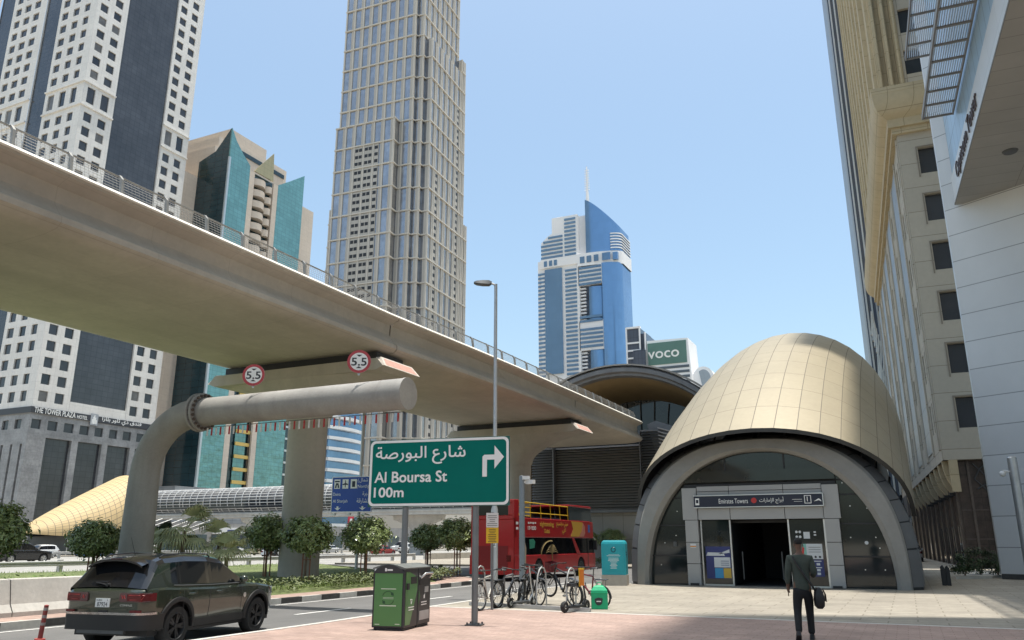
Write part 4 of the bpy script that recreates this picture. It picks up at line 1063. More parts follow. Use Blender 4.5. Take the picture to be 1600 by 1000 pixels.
poster('poster', P,1.5,2.22,1.08,1.66); poster('poster_panel', PT,1.3,1.62,1.1,1.66,.408); poster('poster', PB,1.3,2.22,.42,1.06)
mb = MB()
for i in range(4): mb.lathe([(0,0),(.045,0),(.045,.006)], 10, c=(1.62+.16*i,.404,1.16), axis='y')
for i in range(3): mb.box(1.7,2.15,.404,.409,1.34+.09*i,1.355+.09*i)
O('poster_print', mb, M_dkl, en)
mb = MB()
for z in (.98,.74): mb.box(1.36,2.14,.403,.408,z,z+.035)
for z in (.84,.62,.48):
    for x in (1.42,1.7,1.95): mb.box(x,x+.13,.403,.408,z,z+.09)
O('poster_print', mb, P, en)
mb = MB(); mb.prism([(1.42,1.25),(1.5,1.2),(1.55,1.5),(1.47,1.56)], lambda u, v, t: (u, t, v), .401, .406); O('poster_figure', mb, M_red, en)
mb = MB(); mb.box(1.56,1.8,.41,.418,1.86,2.12)
for x, z in ((1.3,2.12),(1.43,2.12),(1.3,1.93),(1.43,1.93)): mb.lathe([(0,0),(.05,0),(.05,.006)], 12, c=(x,.412,z), axis='y')
mb.box(1.95,2.04,.412,.418,2.08,2.14); mb.box(1.95,2.04,.412,.418,1.97,2.03)
mb.lathe([(0,0),(.07,0),(.07,.006)], 12, c=(3.85,.40,1.7), axis='y'); O('door_notices', mb, P, en)
mb = MB(); mb.box(-2.94,-2.7,.112,.118,1.5,1.66); O('wall_notice', mb, P, en)
mb = MB(); mb.box(-2.94,-2.7,.106,.1115,1.53,1.58); O('notice_stripe', mb, mat('orange_print', (.6,.25,.05), .5), en)
mb = MB(); mb.box(-3.0,-2.66,.02,.1,.0,.1); mb.box(2.5,2.84,.02,.1,0,.1); OS('floor_guide', mb, M_black, en)
mb = MB(); mb.box(-3.72,-3.58,.38,.438,1.55,1.75); O('card_reader', mb, M_dsteel, en)

# ---- concourse building at the end of the viaduct and the big roof canopy
M_lou = mat('louvre_brown', (.36,.33,.305), .55, metal=.2, noise=(.4,.12))
M_lpan = mat('station_panels', (.30,.28,.25), .7, noise=(.5,.08), joints=(1.9,2.0,.02,(.45,.45,.45)))
stn = T('metro_station', 'brown louvred metro station building with an arched canopy where the viaduct ends', 'station', (-22.5, 70, 0))
mb = MB(); mb.box(-8.6,16,.3,90,4.5,11.4); O('hall_body', mb, M_black, stn)
def louvres(name, x0, x1, y, z0, z1, m):
    mb = MB(); z = z0
    while z < z1: mb.prism([(y-.10,z),(y-.02,z+.02),(y+.25,z+.2),(y+.25,z+.12)], lambda u, v, t: (t, u, v), x0, x1); z += .24
    O(name, mb, m, stn)
louvres('louvre_screen', -6.4, 1.9, 0, 4.55, 10.1, M_lou)
louvres('louvre_screen', -8.6, -6.5, -.5, 4.55, 10.3, mat('louvre_pale', (.33,.31,.29), .5, metal=.3, noise=(.4,.08)))
louvres('louvre_screen', 1.95, 4.0, -.35, 4.3, 11.4, mat('louvre_mid', (.22,.21,.20), .5, metal=.3, noise=(.4,.08)))
mb = MB(); mb.box(-6.5,-6.38,-.5,.2,4.5,10.3); mb.box(1.85,1.95,-.4,.1,4.3,11.4); O('corner_trim', mb, M_archd, stn)
mb = MB(); mb.prism([(2.6,11.9),(3.4,12.2),(10.5,9.6),(10.5,5),(4.5,5)], lambda u, v, t: (u, t, v), -.2, .05)
O('wing_wall', mb, M_archd, stn)
mb = MB()
for i in range(20): 
    z = 11.6-.33*i; mb.prism([(3.6+.02*i,z),(11,z-2.4),(11,z-2.5),(3.6+.02*i,z-.12)], lambda u, v, t: (u, t, v), -.42, -.203)
O('wing_louvres', mb, M_lou, stn)
mb = MB(); mb.box(-8.4,16,-.0,90,-.05,4.5); O('base_wall', mb, M_lpan, stn)
mb = MB(); mb.box(1.2,3.6,-.3,-.003,0,2.3); O('pale_panel', mb, M_clad, stn)
mb = MB(); mb.box(-8.8,2.0,-.6,-.003,4.28,4.5); O('ledge', mb, M_archd, stn)
# canopy: rim, shell and gold ceiling over a recessed glass wall
def can(hw, h, y, n=48, z0=3.2, sk=0): return [(hw*math.cos(a)*-1 + sk*math.sin(a), y, z0+h*max(math.sin(a),0)**.95) for a in [math.pi*i/n for i in range(n+1)]]
mb = MB(); mb.loft([can(13.1,14.1,-.8), can(13.3,14.3,4), can(13.6,14.9,14), can(14,15.6,30), can(14,16,90)]); O('roof_shell', mb, M_shell, stn, smooth=50)
mb = MB(); mb.loft([can(13.12,14.12,-.82), can(12.95,13.95,-1.0), can(12.6,13.6,-1.0), can(12.5,13.5,-.6), can(12.3,13.3,-.6), can(12.2,13.2,0)]); O('canopy_rim', mb, M_archd, stn, smooth=30)
mb = MB(); mb.loft([can(13.14,14.16,-1.05), can(13.4,14.3,-1.05), can(13.4,14.3,1.5)]); O('rim_edge', mb, M_arch, stn)
mb = MB(); mb.loft([can(12.2,13.2,0), can(11.0,12.2,7)]); O('gold_ceiling', mb, mat('gold_ceiling', (.26,.19,.10), .5, metal=.2, noise=(1,.1)), stn, smooth=50)
mb = MB(); e = can(11.0,12.2,7); mb.add(e, [tuple(range(len(e)))]); mb.add([(x,y+.1,z) for x,y,z in e], [tuple(range(len(e)))]); O('end_glazing', mb, M_eg, stn)
mb = MB()
for i in range(-7, 8): 
    x0 = i*1.05; x1 = i*1.45; zt = 3.2+12.2*math.sqrt(max(0,1-(x1/11)**2))-.1
    mb.tube([(x0,6.85,8),(x1,6.85,zt)], .05, 5)
OS('glazing_mullion', mb, M_dsteel, stn)

# ---- pod on the far side of the highway and the tube footbridge
pod = T('golden_pod', 'golden ribbed egg shaped metro pod rising from the far pavement beside the highway', 'metro entrance', (-112, 70.5, 0))
shell(pod, 4.3, 16, lambda t: 0, lambda t: .3 + 5.4*math.sin(min(t*1.15,1)*math.pi/2)**.6, lambda t: 3.0 + 11*(.8*t)**.85, lambda t: 2.95 - .5*math.sin(min(t,1)*math.pi) + 24*max(0,.8*t-.4)**1.9, lambda t, s: 0, 26, 20, M_pgold, ju=.0018, jt=.03)
mb = MB(); secs = [[(-5.0,y,0),(-5.0,y,1.8+.28*(y-6)),(5.0,y,1.8+.28*(y-6)),(5.0,y,0)] for y in (9,12,16,19.5)]
mb.loft(secs, cap0=True, cap1=True); O('hall_wall', mb, mat('pod_hall', (.04,.042,.045), .4, noise=(1,.2)), pod)
mb = MB()
for s in range(7): mb.tube([(5.2,10+2*s,.9),(5.2,24+2*s,5.4)], .05, 5)
for s in range(8): mb.tube([(5.3,8+2.2*s,0),(5.3,8+2.2*s,2.4+.3*s)], .06, 5)
O('stair_rail', mb, M_alu, pod)
fb = T('footbridge', 'long grey covered footbridge caged in a white tube grid across the highway', 'footbridge', (0, 110, 0))
zb = lambda x: 0
mb = MB(); mb.box(-127,-36,-2.2,2.2,5.9,6.75); mb.box(-127,-36,-2.35,-2.203,6.35,6.6); O('deck', mb, M_conc_l, fb)
mb = MB(); n = 10
tube_sec = lambda x, r=2.35: [(x, -2.2+0*0 - .75*math.sin(math.pi*k/n), 6.85+1.0*0 + 4.1*(k/n)) for k in range(n+1)]
def cs(x, s=1.0): 
    out = []
    for k in range(13):
        a = -.35*math.pi + k/12*.85*math.pi
        out.append((x, -1.0-1.85*s*math.cos(a)*1.0, 8.75+2.1*s*math.sin(a)))
    return out
mb = MB(); mb.loft([cs(-127,.9), cs(-36,.9)]); mb.box(-127,-36,-1.6,2.2,6.8,10.4); O('inner_tube', mb, mat('tube_glazing', (.17,.17,.175), .35, noise=(.6,.1), joints=(1.5,30,.03,(.6,.6,.6))), fb)
mb = MB(); mb.box(-127,-36,-2.82,-2.72,7.5,8.9); O('dark_window_band', mb, M_glass_d, fb)
mb = MB(); mb.loft([[(x,-1.2,10.75),(x,-.3,11.0),(x,2.4,10.75)] for x in (-127,-36)]); mb.box(-127,-36,-1.25,2.4,10.45,10.74); O('roof', mb, M_wp, fb)
mb = MB(); x = -126
while x < -36:
    mb.tube(cs(x, 1.06), .07, 5); x += 1.62 if (int(x) % 9) else .8
for k in range(13): 
    p = cs(0,1.06)[k]; mb.tube([(-127,p[1],p[2]),(-36,p[1],p[2])], .05 if k % 2 else .07, 5)
O('tube_grid', mb, mat('grid_white', (.60,.60,.60), .4, metal=.2), fb)
def fpier(x, y, label):
    p = T('bridge_pier', label, 'pier', (x, y, 0), 0, 'flared concrete piers under the footbridge')
    mb = MB(); mb.loft([[(a*math.cos(t), b*math.sin(t), z) for t in [2*math.pi*k/20 for k in range(20)]] for a, b, z in ((1.5,1.1,-.15),(1.45,1.1,3.0),(1.6,1.1,3.8),(2.6,1.4,4.6),(4.6,1.9,5.2),(4.8,2,5.88))], closed=True, cap1=True)
    O('flared_column', mb, M_conc_l, p, smooth=40)
    return p
fpier(-69.5, 111.5, 'flared concrete footbridge pier in the middle of the highway behind the red car')
fpier(-100, 110, 'flared concrete footbridge pier at the far side of the highway near the palms')
# ---- low shops below the teal tower
sh = T('shop_row', 'low row of glazed shops with pale fascias behind the highway traffic', 'shop', (-128, 112, 0))
mb = MB(); mb.box(-6,0,0,92,0,5.6); O('shop_wall', mb, mat('shop_grey', (.30,.29,.28), .7, noise=(.3,.12), joints=(4,2.8,.05,(.55,.55,.55))), sh)
mb = MB()
for i in range(14): mb.box(.0,.06,1.2+6.4*i,6.4+6.4*i,.3,3.3)
OS('shop_window', mb, mat('shop_glass', (.06,.09,.10), .12, noise=(.3,.4)), sh)
mb = MB(); mb.box(.0,.3,14,26,3.5,4.7); mb.box(0,.3,62,72,3.5,5.4); OS('shop_fascia', mb, M_wp, sh)
mb = MB(); mb.box(.302,.33,18,22,3.9,4.3)
for i in range(5): mb.box(.302,.33,63.5+1.5*i,64.6+1.5*i,3.9,4.25); mb.box(.302,.33,63.3+1.6*i,64.5+1.6*i,4.6,5.0)
O('fascia_lettering', mb, PB, sh)
mb = MB(); mb.prism([(0,3.2),(3.2,4.6),(3.2,4.75),(0,3.6)], lambda u, v, t: (u, t, v), 30, 36); O('white_awning', mb, M_wp, sh)
rbn = T('banner_flag', 'red vertical banner with a white emblem behind the ball tree below the blue sign', 'banner', (-112, 151, 0))
mb = MB(); mb.box(-.1,.1,-1.0,1.0,2.2,7.4); O('banner', mb, mat('banner_red', (.50,.03,.06), .6), rbn)
mb = MB(); mb.lathe([(0,0),(.55,0),(.55,.02)], 16, c=(.11,0,6.4), axis='x'); mb.box(.11,.13,-.75,.75,4.3,4.75); mb.box(.11,.13,-.75,.75,3.0,3.5); O('emblem', mb, M_lit, rbn)
mb = MB(); mb.tube([(0,1.1,0),(0,1.1,7.6)], .07, 6); O('pole', mb, M_steel, rbn)
# ================================================================= STREET FURNITURE
# ---- height gauge: big bent pipe across the side road
gx = -23.7; gy = 20.0; pr_ = .475
hg = T('height_gauge', 'massive grey steel pipe height gauge bending out over the side road', 'height gauge', (gx, gy, 0))
mb = MB(); pts = [(0,0,-.2),(0,0,1.5),(0,0,3.9)]
for k in range(1, 13):
    a = math.pi/2*k/12; pts.append((2.25-2.25*math.cos(a), 0, 3.95+2.05*math.sin(a)))
mb.tube(pts, [.56,.54,.5]+[.49]*12, 40); O('bent_leg', mb, M_pipe, hg, smooth=40)
mb = MB(); mb.tube([(2.55,0,6.0),(10.65,0,6.0)], pr_, 40); O('crossbar', mb, M_pipe, hg, smooth=40)
mb = MB(); mb.tube([(10.65,0,6.0),(10.73,0,6.0)], pr_+.012, 40); mb.tube([(9.85,0,6.0),(9.89,0,6.0)], pr_+.006, 40); OS('end_cap', mb, M_pipe, hg, smooth=40)
mb = MB(); mb.tube([(2.26,0,6.0),(2.36,0,6.0)], .66, 40); O('flange', mb, M_pipe, hg, smooth=40)
mb = MB(); mb.tube([(2.44,0,6.0),(2.53,0,6.0)], .64, 40); O('flange', mb, M_pipe, hg, smooth=40)
mb = MB()
for k in range(22):
    a = 2*math.pi*k/22; y, z = .565*math.cos(a), 6.0+.565*math.sin(a); mb.tube([(2.2,y,z),(2.62,y,z)], .028, 6); mb.tube([(2.54,y,z),(2.60,y,z)], .05, 6); mb.tube([(2.20,y,z),(2.25,y,z)], .05, 6)
O('flange_bolts', mb, mat('rusty_bolt', (.10,.075,.06), .7, noise=(20,.3)), hg)
mb = MB(); mb.tube([(2.62,0,5.46),(10.6,0,5.46)], .012, 5); O('chain_wire', mb, M_dsteel, hg)
M_tagr = mat('tag_red', (.42,.03,.03), .6); M_tagw = mat('tag_white', (.68,.66,.62), .6)
tr = MB(); tr.box(-.026,.026,-.012,.012,-.27,-.01); tw = tr.mesh('hanging_tag', M_tagw); tr = tr.mesh('hanging_tag', M_tagr)
for k in range(40):
    O('hanging_tag', tr if k % 2 else tw, None, hg, loc=(2.75+.196*k, 0, 5.45))
def disc(x, y, z, label):
    t = T('height_limit_sign', label, 'road sign', (x, y, z), 28, 'round height limit signs')
    mb = MB(); mb.lathe([(0,-.02),(.36,-.02),(.36,0),(0,.0)], 40, axis='y'); O('sign_plate', mb, M_steel, t)
    mb = MB(); mb.lathe([(.275,-.028),(.36,-.028),(.36,-.021),(.275,-.021)], 40, axis='y'); O('red_ring', mb, mat('sign_red', (.42,.05,.06), .5), t)
    mb = MB(); mb.lathe([(0,-.025),(.276,-.025),(.276,-.0205),(0,-.0205)], 40, axis='y'); O('sign_face', mb, M_lit, t)
    text('height_figure', '5.5', .25, M_dkl, t, plane_M((0,-.0262,-.125),(1,0,0),(0,0,1)), .003, w=.47, align='C', bold=.02)
    mb = MB(); mb.prism([(-.09,.21),(.09,.21),(0,.15)], lambda u, v, q: (u, q, v), -.03, -.026); mb.prism([(-.09,-.21),(.09,-.21),(0,-.15)], lambda u, v, q: (u, q, v), -.03, -.026); O('arrows', mb, M_dkl, t)
    mb = MB(); mb.box(-.03,.03,0,.05,-.42,.1); O('bracket', mb, M_steel, t)
disc(-18.75, 19.62, 7.0, 'round red ringed 5.5 height limit sign on the pipe nearer its bolted flange')
disc(-14.55, 19.62, 7.05, 'round red ringed 5.5 height limit sign nearer the free end of the pipe')

# ---- green road sign
SA = 9.5   # turned a little from the road frame
sn = T('road_sign', 'large green street direction sign with white right turn arrow on two grey posts', 'road sign', (-8.53, 15.98, 0), SA)
M_sgrn = mat('sign_face_green', (.0,.155,.125), .55, spec=.12, noise=(1.2,.06))
def rrect(x0, x1, z0, z1, r, n=6):
    out = []
    for cx, cz, a0 in ((x1-r,z1-r,0),(x0+r,z1-r,90),(x0+r,z0+r,180),(x1-r,z0+r,270)):
        out += [(cx+r*math.cos(R(a0+90*k/n)), cz+r*math.sin(R(a0+90*k/n))) for k in range(n+1)]
    return out
fxz = lambda u, v, t: (u, t, v)
sx0, sx1, sz0, sz1 = -2.56, .79, 2.50, 3.98
mb = MB(); mb.box(sx0-.015,sx1+.015,-.03,0,sz0-.015,sz1+.015); O('sign_back', mb, mat('sign_back_green', (.01,.10,.08), .5), sn)
def frame_ring(mb, o, i, t0, t1):
    n = len(o); vs = [fxz(u,v,t) for t in (t0,t1) for u, v in o] + [fxz(u,v,t) for t in (t0,t1) for u, v in i]; fs = []
    for k in range(n):
        j = (k+1) % n
        fs += [(k,j,2*n+j,2*n+k),(k,n+k,n+j,j),(2*n+k,2*n+j,3*n+j,3*n+k)]
    mb.add(vs, fs)
mb = MB(); mb.prism(rrect(sx0+.005,sx1-.005,sz0+.005,sz1-.005,.12), fxz, -.036, -.031); O('sign_face', mb, M_sgrn, sn)
mb = MB(); frame_ring(mb, rrect(sx0,sx1,sz0,sz1,.12), rrect(sx0+.055,sx1-.055,sz0+.055,sz1-.055,.09), -.042, -.0365); O('white_border', mb, M_lit, sn)
SM = lambda x, z: plane_M((x,-.0405,z),(1,0,0),(0,0,1))
text('street_name', 'Al Boursa St', .245, M_lit, sn, SM(sx0+.13,sz0+.53), .003, w=1.78, bold=.022)
text('distance', '100m', .225, M_lit, sn, SM(sx0+.13,sz0+.20), .003, w=.74, bold=.022)
text('arabic_street_name', 'شارع البورصة', .42, M_lit, sn, SM(sx0+.14,sz0+.92), .003, w=2.2, ar=True, bold=.011)
mb = MB(); mb.prism([(.22,.61),(.325,.61),(.325,.98),(.50,.98),(.50,.78),(.72,1.035),(.50,1.29),(.50,1.09),(.26,1.09),(.22,1.05)], lambda u, v, t: (u-.04, t, v+sz0+0), -.043, -.0405); O('turn_arrow', mb, M_lit, sn)
M_post = mat('grey_post', (.19,.20,.205), .45, metal=.4, noise=[(2,.12)])
for x in (0, -1.68):
    mb = MB(); mb.tube([(x,.075,0),(x,.075,sz1-.1)], .07, 20); O('post', mb, M_post, sn, smooth=40)
mb = MB(); mb.box(-.17,.17,-.08,.24,.002,.03); mb.box(-1.85,-1.51,-.08,.24,.002,.03)
for x, y in ((-.13,-.04),(.13,-.04),(-.13,.2),(.13,.2)): mb.lathe([(.02,.03),(.02,.07),(0,.07)], 6, c=(x,y,0))
O('base_plate', mb, M_dsteel, sn)
mb = MB()
for z in (sz0+.25, sz1-.3): mb.box(sx0+.1,sx1-.1,.0,.03,z-.04,z+.04)
OS('sign_rail', mb, M_steel, sn)

# ---- notice board on its own thin post
nb = T('notice_sign', 'white and yellow parking notice on a thin grey post under the green sign', 'sign', (-10.08, 19.9, 0), 20)
mb = MB(); mb.tube([(0,.03,0),(0,.03,2.5)], .035, 12); O('post', mb, M_post, nb, smooth=40)
mb = MB(); mb.box(-.165,.165,-.012,0,2.1,2.48); O('white_plate', mb, M_wp, nb)
mb = MB(); mb.box(-.165,.165,-.012,0,1.69,2.095); O('yellow_plate', mb, M_yel, nb)
mb = MB(); rn = random.Random(2)
for i in range(6): wv = rn.uniform(.07,.14); mb.box(-wv,wv,-.016,-.0125,2.14+.052*i,2.14+.052*i+.012)
for i in range(8): wv = rn.uniform(.06,.14); mb.box(-wv,wv,-.016,-.0125,1.72+.046*i,1.72+.046*i+.014)
O('printed_lines', mb, M_dkl, nb)

# ---- street lamp
sl = T('street_lamp', 'tall grey street lamp with a single flat head above the green road sign', 'street lamp', (-12.78, 25.39, 0))
mb = MB(); mb.lathe([(.17,0),(.17,.05),(.125,.06),(.12,2.8),(.075,2.95),(.06,11.0),(0,11.02)], 20); O('pole', mb, M_steel, sl, smooth=40)
mb = MB(); hd = Vector((-.86,-.40,0)).normalized(); q = lambda s, z: (hd.x*s, hd.y*s, z)
mb.tube([(0,0,10.95),q(.12,11.02),q(.35,11.03)], .04, 8); O('arm', mb, M_steel, sl, smooth=40)
mb = MB(); sd = Vector((-hd.y, hd.x, 0))
secs = []
for s, w_, t0, t1 in ((.15,.06,11.0,11.1),(.25,.12,10.94,11.14),(.5,.15,10.95,11.14),(.72,.13,10.98,11.12),(.82,.06,11.02,11.09)):
    secs.append([tuple(Vector(q(s, z)) + sd*e) for e, z in ((-w_,t0+.04),(-w_*.6,t1),(w_*.6,t1),(w_,t0+.04),(w_*.7,t0),(-w_*.7,t0))])
mb.loft(secs, closed=True, cap0=True, cap1=True); O('lamp_head', mb, M_dsteel, sl, smooth=40)
mb = MB(); mb.box(-.14,-.10,-.17,-.0,0,0); 
mb = MB(); mb.box(-.06,.06,-.14,-.126,1.55,1.78); o_ = O('number_plate', mb, M_wp, sl); o_.rotation_euler = (0,0,R(25))
text('pole_number', '2', .13, M_dkl, o_, plane_M((0,-.1405,1.6),(1,0,0),(0,0,1)), .002, align='C')
# ---- camera pole
cpol = T('camera_pole', 'blue grey steel pole with two white security cameras beside the red bus', 'pole', (-10.88, 23.54, 0))
mb = MB(); mb.lathe([(.15,0),(.15,.03),(.095,.035),(.085,3.75),(0,3.77)], 20); O('pole', mb, mat('blue_grey_post', (.24,.27,.30), .45, metal=.4, noise=(3,.1)), cpol, smooth=40)
mb = MB(); mb.tube([(0,0,3.55),(.16,.05,3.55)], .025, 6); mb.obox((.28,.02,3.56), (.34,.12,.12), Matrix.Rotation(R(-20),3,'Z')); O('camera', mb, M_wp, cpol)
mb = MB(); mb.tube([(0,0,3.68),(.1,-.02,3.68)], .025, 6); mb.obox((.16,-.03,3.69), (.24,.11,.11), Matrix.Rotation(R(25),3,'Z')); O('camera', mb, M_wp, cpol)
# ---- far blue gantry sign on its lamp pole
M_sblu = mat('sign_face_blue', (.015,.07,.38), .4, noise=(1,.05))
bsg = T('highway_sign', 'blue highway direction sign with lane arrows beside the green sign', 'road sign', (-29.6, 39.9, .55), 8)
mb = MB(); mb.box(-1.35,1.35,-.05,0,2.9,4.98); O('sign_panel', mb, M_sblu, bsg)
mb = MB(); frame_ring(mb, rrect(-1.35,1.35,2.9,4.98,.03), rrect(-1.31,1.31,2.94,4.94,.02), -.056, -.0505); O('white_border', mb, M_lit, bsg)
BM = lambda x, z: plane_M((x,-.0505,z),(1,0,0),(0,0,1))
text('sign_text', 'Deira', .19, M_lit, bsg, BM(-1.24,3.86), .004, w=.5); text('sign_text', 'Al Sharjah', .19, M_lit, bsg, BM(-1.24,3.46), .004, w=.98)
text('sign_text', '(North)', .19, M_lit, bsg, BM(.3,4.3), .004, w=.8); text('sign_text', 'شمال', .28, M_lit, bsg, BM(.48,4.6), .004, w=.56, ar=True); text('sign_text', '(', .2, M_lit, bsg, BM(.36,4.66), .004); text('sign_text', ')', .2, M_lit, bsg, BM(1.1,4.66), .004)
text('sign_text', 'ديرة', .28, M_lit, bsg, BM(.72,3.8), .004, w=.44, ar=True); text('sign_text', 'الشارقة', .34, M_lit, bsg, BM(.36,3.36), .004, w=.82, ar=True)
mb = MB()
for x in (-1.0,-.45,.1): mb.box(x-.2,x+.2,-.055,-.051,4.27,4.82)
OS('symbol_plate', mb, M_lit, bsg)
mb = MB(); y0, y1 = -.06, -.056
mb.prism([(-1.15,4.32),(-1.05,4.32),(-1.02,4.5),(-.98,4.5),(-.95,4.32),(-.85,4.32),(-.92,4.6),(-1.08,4.6)], fxz, y0, y1); mb.box(-1.16,-.84,y0,y1,4.66,4.74)
mb.prism([(-.47,4.34),(-.43,4.34),(-.42,4.5),(-.27,4.48),(-.27,4.54),(-.42,4.6),(-.43,4.76),(-.47,4.76),(-.48,4.6),(-.63,4.54),(-.63,4.48),(-.48,4.5)], fxz, y0, y1)
mb.box(.0,.2,y0,y1,4.36,4.7); OS('symbol', mb, M_navy, bsg)
mb = MB()
for x in (-.9,.75): mb.prism([(x,3.0),(x+.22,3.16),(x+.06,3.13),(x+.06,3.24),(x-.06,3.24),(x-.06,3.13),(x-.22,3.16)], fxz, -.056, -.0505)
OS('lane_arrow', mb, M_lit, bsg)
mb = MB(); mb.tube([(.45,.12,-.5),(.45,.12,9)], .09, 10); mb.tube([(.45,.12,9),(.45,.12,13.2)], .05, 8); O('post', mb, M_steel, bsg, smooth=40)
mb = MB()
for x in (-1.0,0,1.0): mb.box(x-.1,x+.1,-.35,-.2,2.72,2.82); mb.box(x-.02,x+.02,-.3,0,2.78,2.84)
O('sign_lamps', mb, M_wp, bsg)

# ---- twin waste and recycling station
wb = T('recycling_bin', 'green and black twin solar recycling bin station on the pink brick pavement', 'bin', (-9.98, 14.32, 0), SA)
M_bing = mat('bin_poster_green', (.075,.22,.065), .35, coat=.2, noise=(1,.04)); M_binb = mat('bin_black', (.028,.028,.032), .42, noise=(6,.15)); M_bint = mat('bin_top_grey', (.16,.165,.15), .5, noise=(4,.15))
W_, D_, H_ = .70, .68, 1.2
for k in (0, 1):
    mb = MB(); y = k*.72; mb.box(0,W_,y,y+D_+.02,.05,H_); mb.box(.03,W_-.03,y+.03,y+D_,.0,.05); O('bin_body', mb, M_binb, wb, bevel=.018)
    mb = MB(); mb.loft([[(-.012+(W_+.024)*i/8, yy, H_+.002+.075*math.sin(math.pi*i/8)) for i in range(9)] for yy in (y-.012, y+.71)], cap0=True, cap1=True); mb.box(-.012,W_+.012,y-.012,y+.71,H_-.02,H_+.003); O('lid', mb, M_bint if k else M_bint, wb, smooth=40)
mb = MB(); mb.loft([[(-.0+W_*i/8, yy, H_-.1+.17*math.sin(math.pi*i/8)**.7) for i in range(9)] for yy in (-.03,-.001)], cap0=True, cap1=True); O('front_header', mb, M_binb, wb)
mb = MB(); mb.box(.045,W_-.045,-.012,-.001,.09,1.1); O('poster', mb, M_bing, wb)
PM = lambda x, z: plane_M((x,-.0125,z),(1,0,0),(0,0,1))
mb = MB(); 
for a0, a1 in ((20,160),(200,340)): mb.tube([(.35+.13*math.cos(R(a0+(a1-a0)*i/10)), -.014, .62+.13*math.sin(R(a0+(a1-a0)*i/10))) for i in range(11)], .006, 4)
mb.lathe([(0,0),(.03,0),(.03,.003)], 12, c=(.44,-.016,.7), axis='y'); mb.lathe([(0,0),(.03,0),(.03,.003)], 12, c=(.26,-.016,.54), axis='y'); O('recycling_loop', mb, mat('loop_green', (.02,.08,.03), .5), wb)
mb = MB(); mb.box(.17,.53,-.0155,-.0125,.465,.485); mb.box(.19,.52,-.0155,-.0125,.79,.805); mb.box(.24,.47,-.0155,-.0125,.628,.634); mb.box(.24,.47,-.0155,-.0125,.605,.611); mb.box(.08,.18,-.0155,-.0125,.11,.125); mb.box(.52,.62,-.0155,-.0125,.12,.135); O('poster_print', mb, mat('pale_print', (.62,.70,.55), .5), wb)
mb = MB(); mb.box(.27,.31,-.034,-.0305,1.14,1.2); mb.box(.32,.44,-.034,-.0305,1.15,1.18); mb.box(.03,.16,-.0145,-.001,1.115,1.185); O('logo_print', mb, M_lit, wb)
# right-hand fronts (towards +x)
mb = MB(); mb.prism([(.06,.1),(.3,.1),(.66,.75),(.66,1.0),(.25,1.12),(.06,1.12)], lambda u, v, t: (t, u, v), W_, W_+.006); O('front_graphic', mb, M_bing, wb)
mb = MB(); mb.prism([(.74,.45),(.84,.62),(.74,.76)], lambda u, v, t: (t, u, v), W_, W_+.006); O('front_graphic', mb, mat('loop_green2', (.05,.12,.05), .5), wb)
mb = MB(); mb.box(W_+.0005,W_+.012,.3,.62,.88,1.02); mb.box(W_+.0065,W_+.03,.08,.2,.78,.9); mb.box(W_+.0005,W_+.012,.78,1.36,.84,.95); O('hopper_slot', mb, M_black, wb)
mb = MB(); mb.tube([(W_,.86,.98),(W_+.09,.9,1.07),(W_+.09,1.3,1.07),(W_,1.34,.98)], .022, 8); O('hopper_handle', mb, M_alu, wb, smooth=50)
mb = MB(); mb.box(W_+.0005,W_+.008,.8,1.34,.14,.32); mb.box(W_+.0005,W_+.008,1.06,1.28,.68,.8); O('metal_plate', mb, M_steel, wb)
mb = MB(); mb.tube([(W_+.008,.34+.05*math.cos(a),.55+.06*math.sin(a)) for a in [math.pi*2*i/3+.5 for i in range(3)]], .008, 4, closed=True); mb.box(W_+.0065,W_+.009,.2,.5,.42,.44); mb.box(W_+.0065,W_+.009,.22,.5,.37,.39); mb.box(W_+.0005,W_+.004,.9,1.2,.48,.5); mb.box(W_+.0005,W_+.004,.9,1.2,.43,.45); mb.prism([(1.03,.56),(1.09,.56),(1.1,.66),(1.04,.62)], lambda u, v, t: (t, u, v), W_, W_+.004); O('bin_symbols', mb, M_lit, wb)

# ---- turquoise bin by the shell
tb = T('turquoise_bin', 'turquoise recycling container with a grey plinth at the left foot of the metro arch', 'bin', (-11.2, 33.5, 0), 12)
M_tq = mat('turquoise_panel', (.015,.33,.39), .4, noise=(2,.05))
mb = MB(); mb.box(-.52,.52,-.45,.45,0,.42); O('plinth', mb, M_conc, tb)
mb = MB(); mb.loft([[(-.5*a,-.43*b,z),(.5*a,-.43*b,z),(.5*a,.43*b,z),(-.5*a,.43*b,z)] for a, b, z in ((1,1,.42),(1,1,1.66),(.94,.96,1.74),(.8,.88,1.8))], closed=True, cap1=True); O('container', mb, M_tq, tb)
mb = MB(); mb.box(-.4,.4,-.455,-.431,.6,1.58); O('front_panel', mb, M_tq, tb)
mb = MB(); rn = random.Random(4)
for i in range(9): wv = rn.uniform(.1,.24); mb.box(-wv,wv,-.46,-.4555,.68+.05*i,.695+.05*i)
mb.box(-.28,.28,-.46,-.4555,1.17,1.185); mb.box(-.2,.24,-.46,-.4555,1.22,1.23); O('printed_lines', mb, M_lit, tb)
mb = MB(); mb.tube([(.09*math.cos(a),-.458,1.42+.09*math.sin(a)) for a in [math.pi*2*i/12 for i in range(12)]], .014, 4, closed=True); mb.box(.5,.506,-.2,.2,1.3,1.33); mb.box(.5,.506,-.2,.2,1.2,1.23); O('emblem', mb, M_navy, tb)

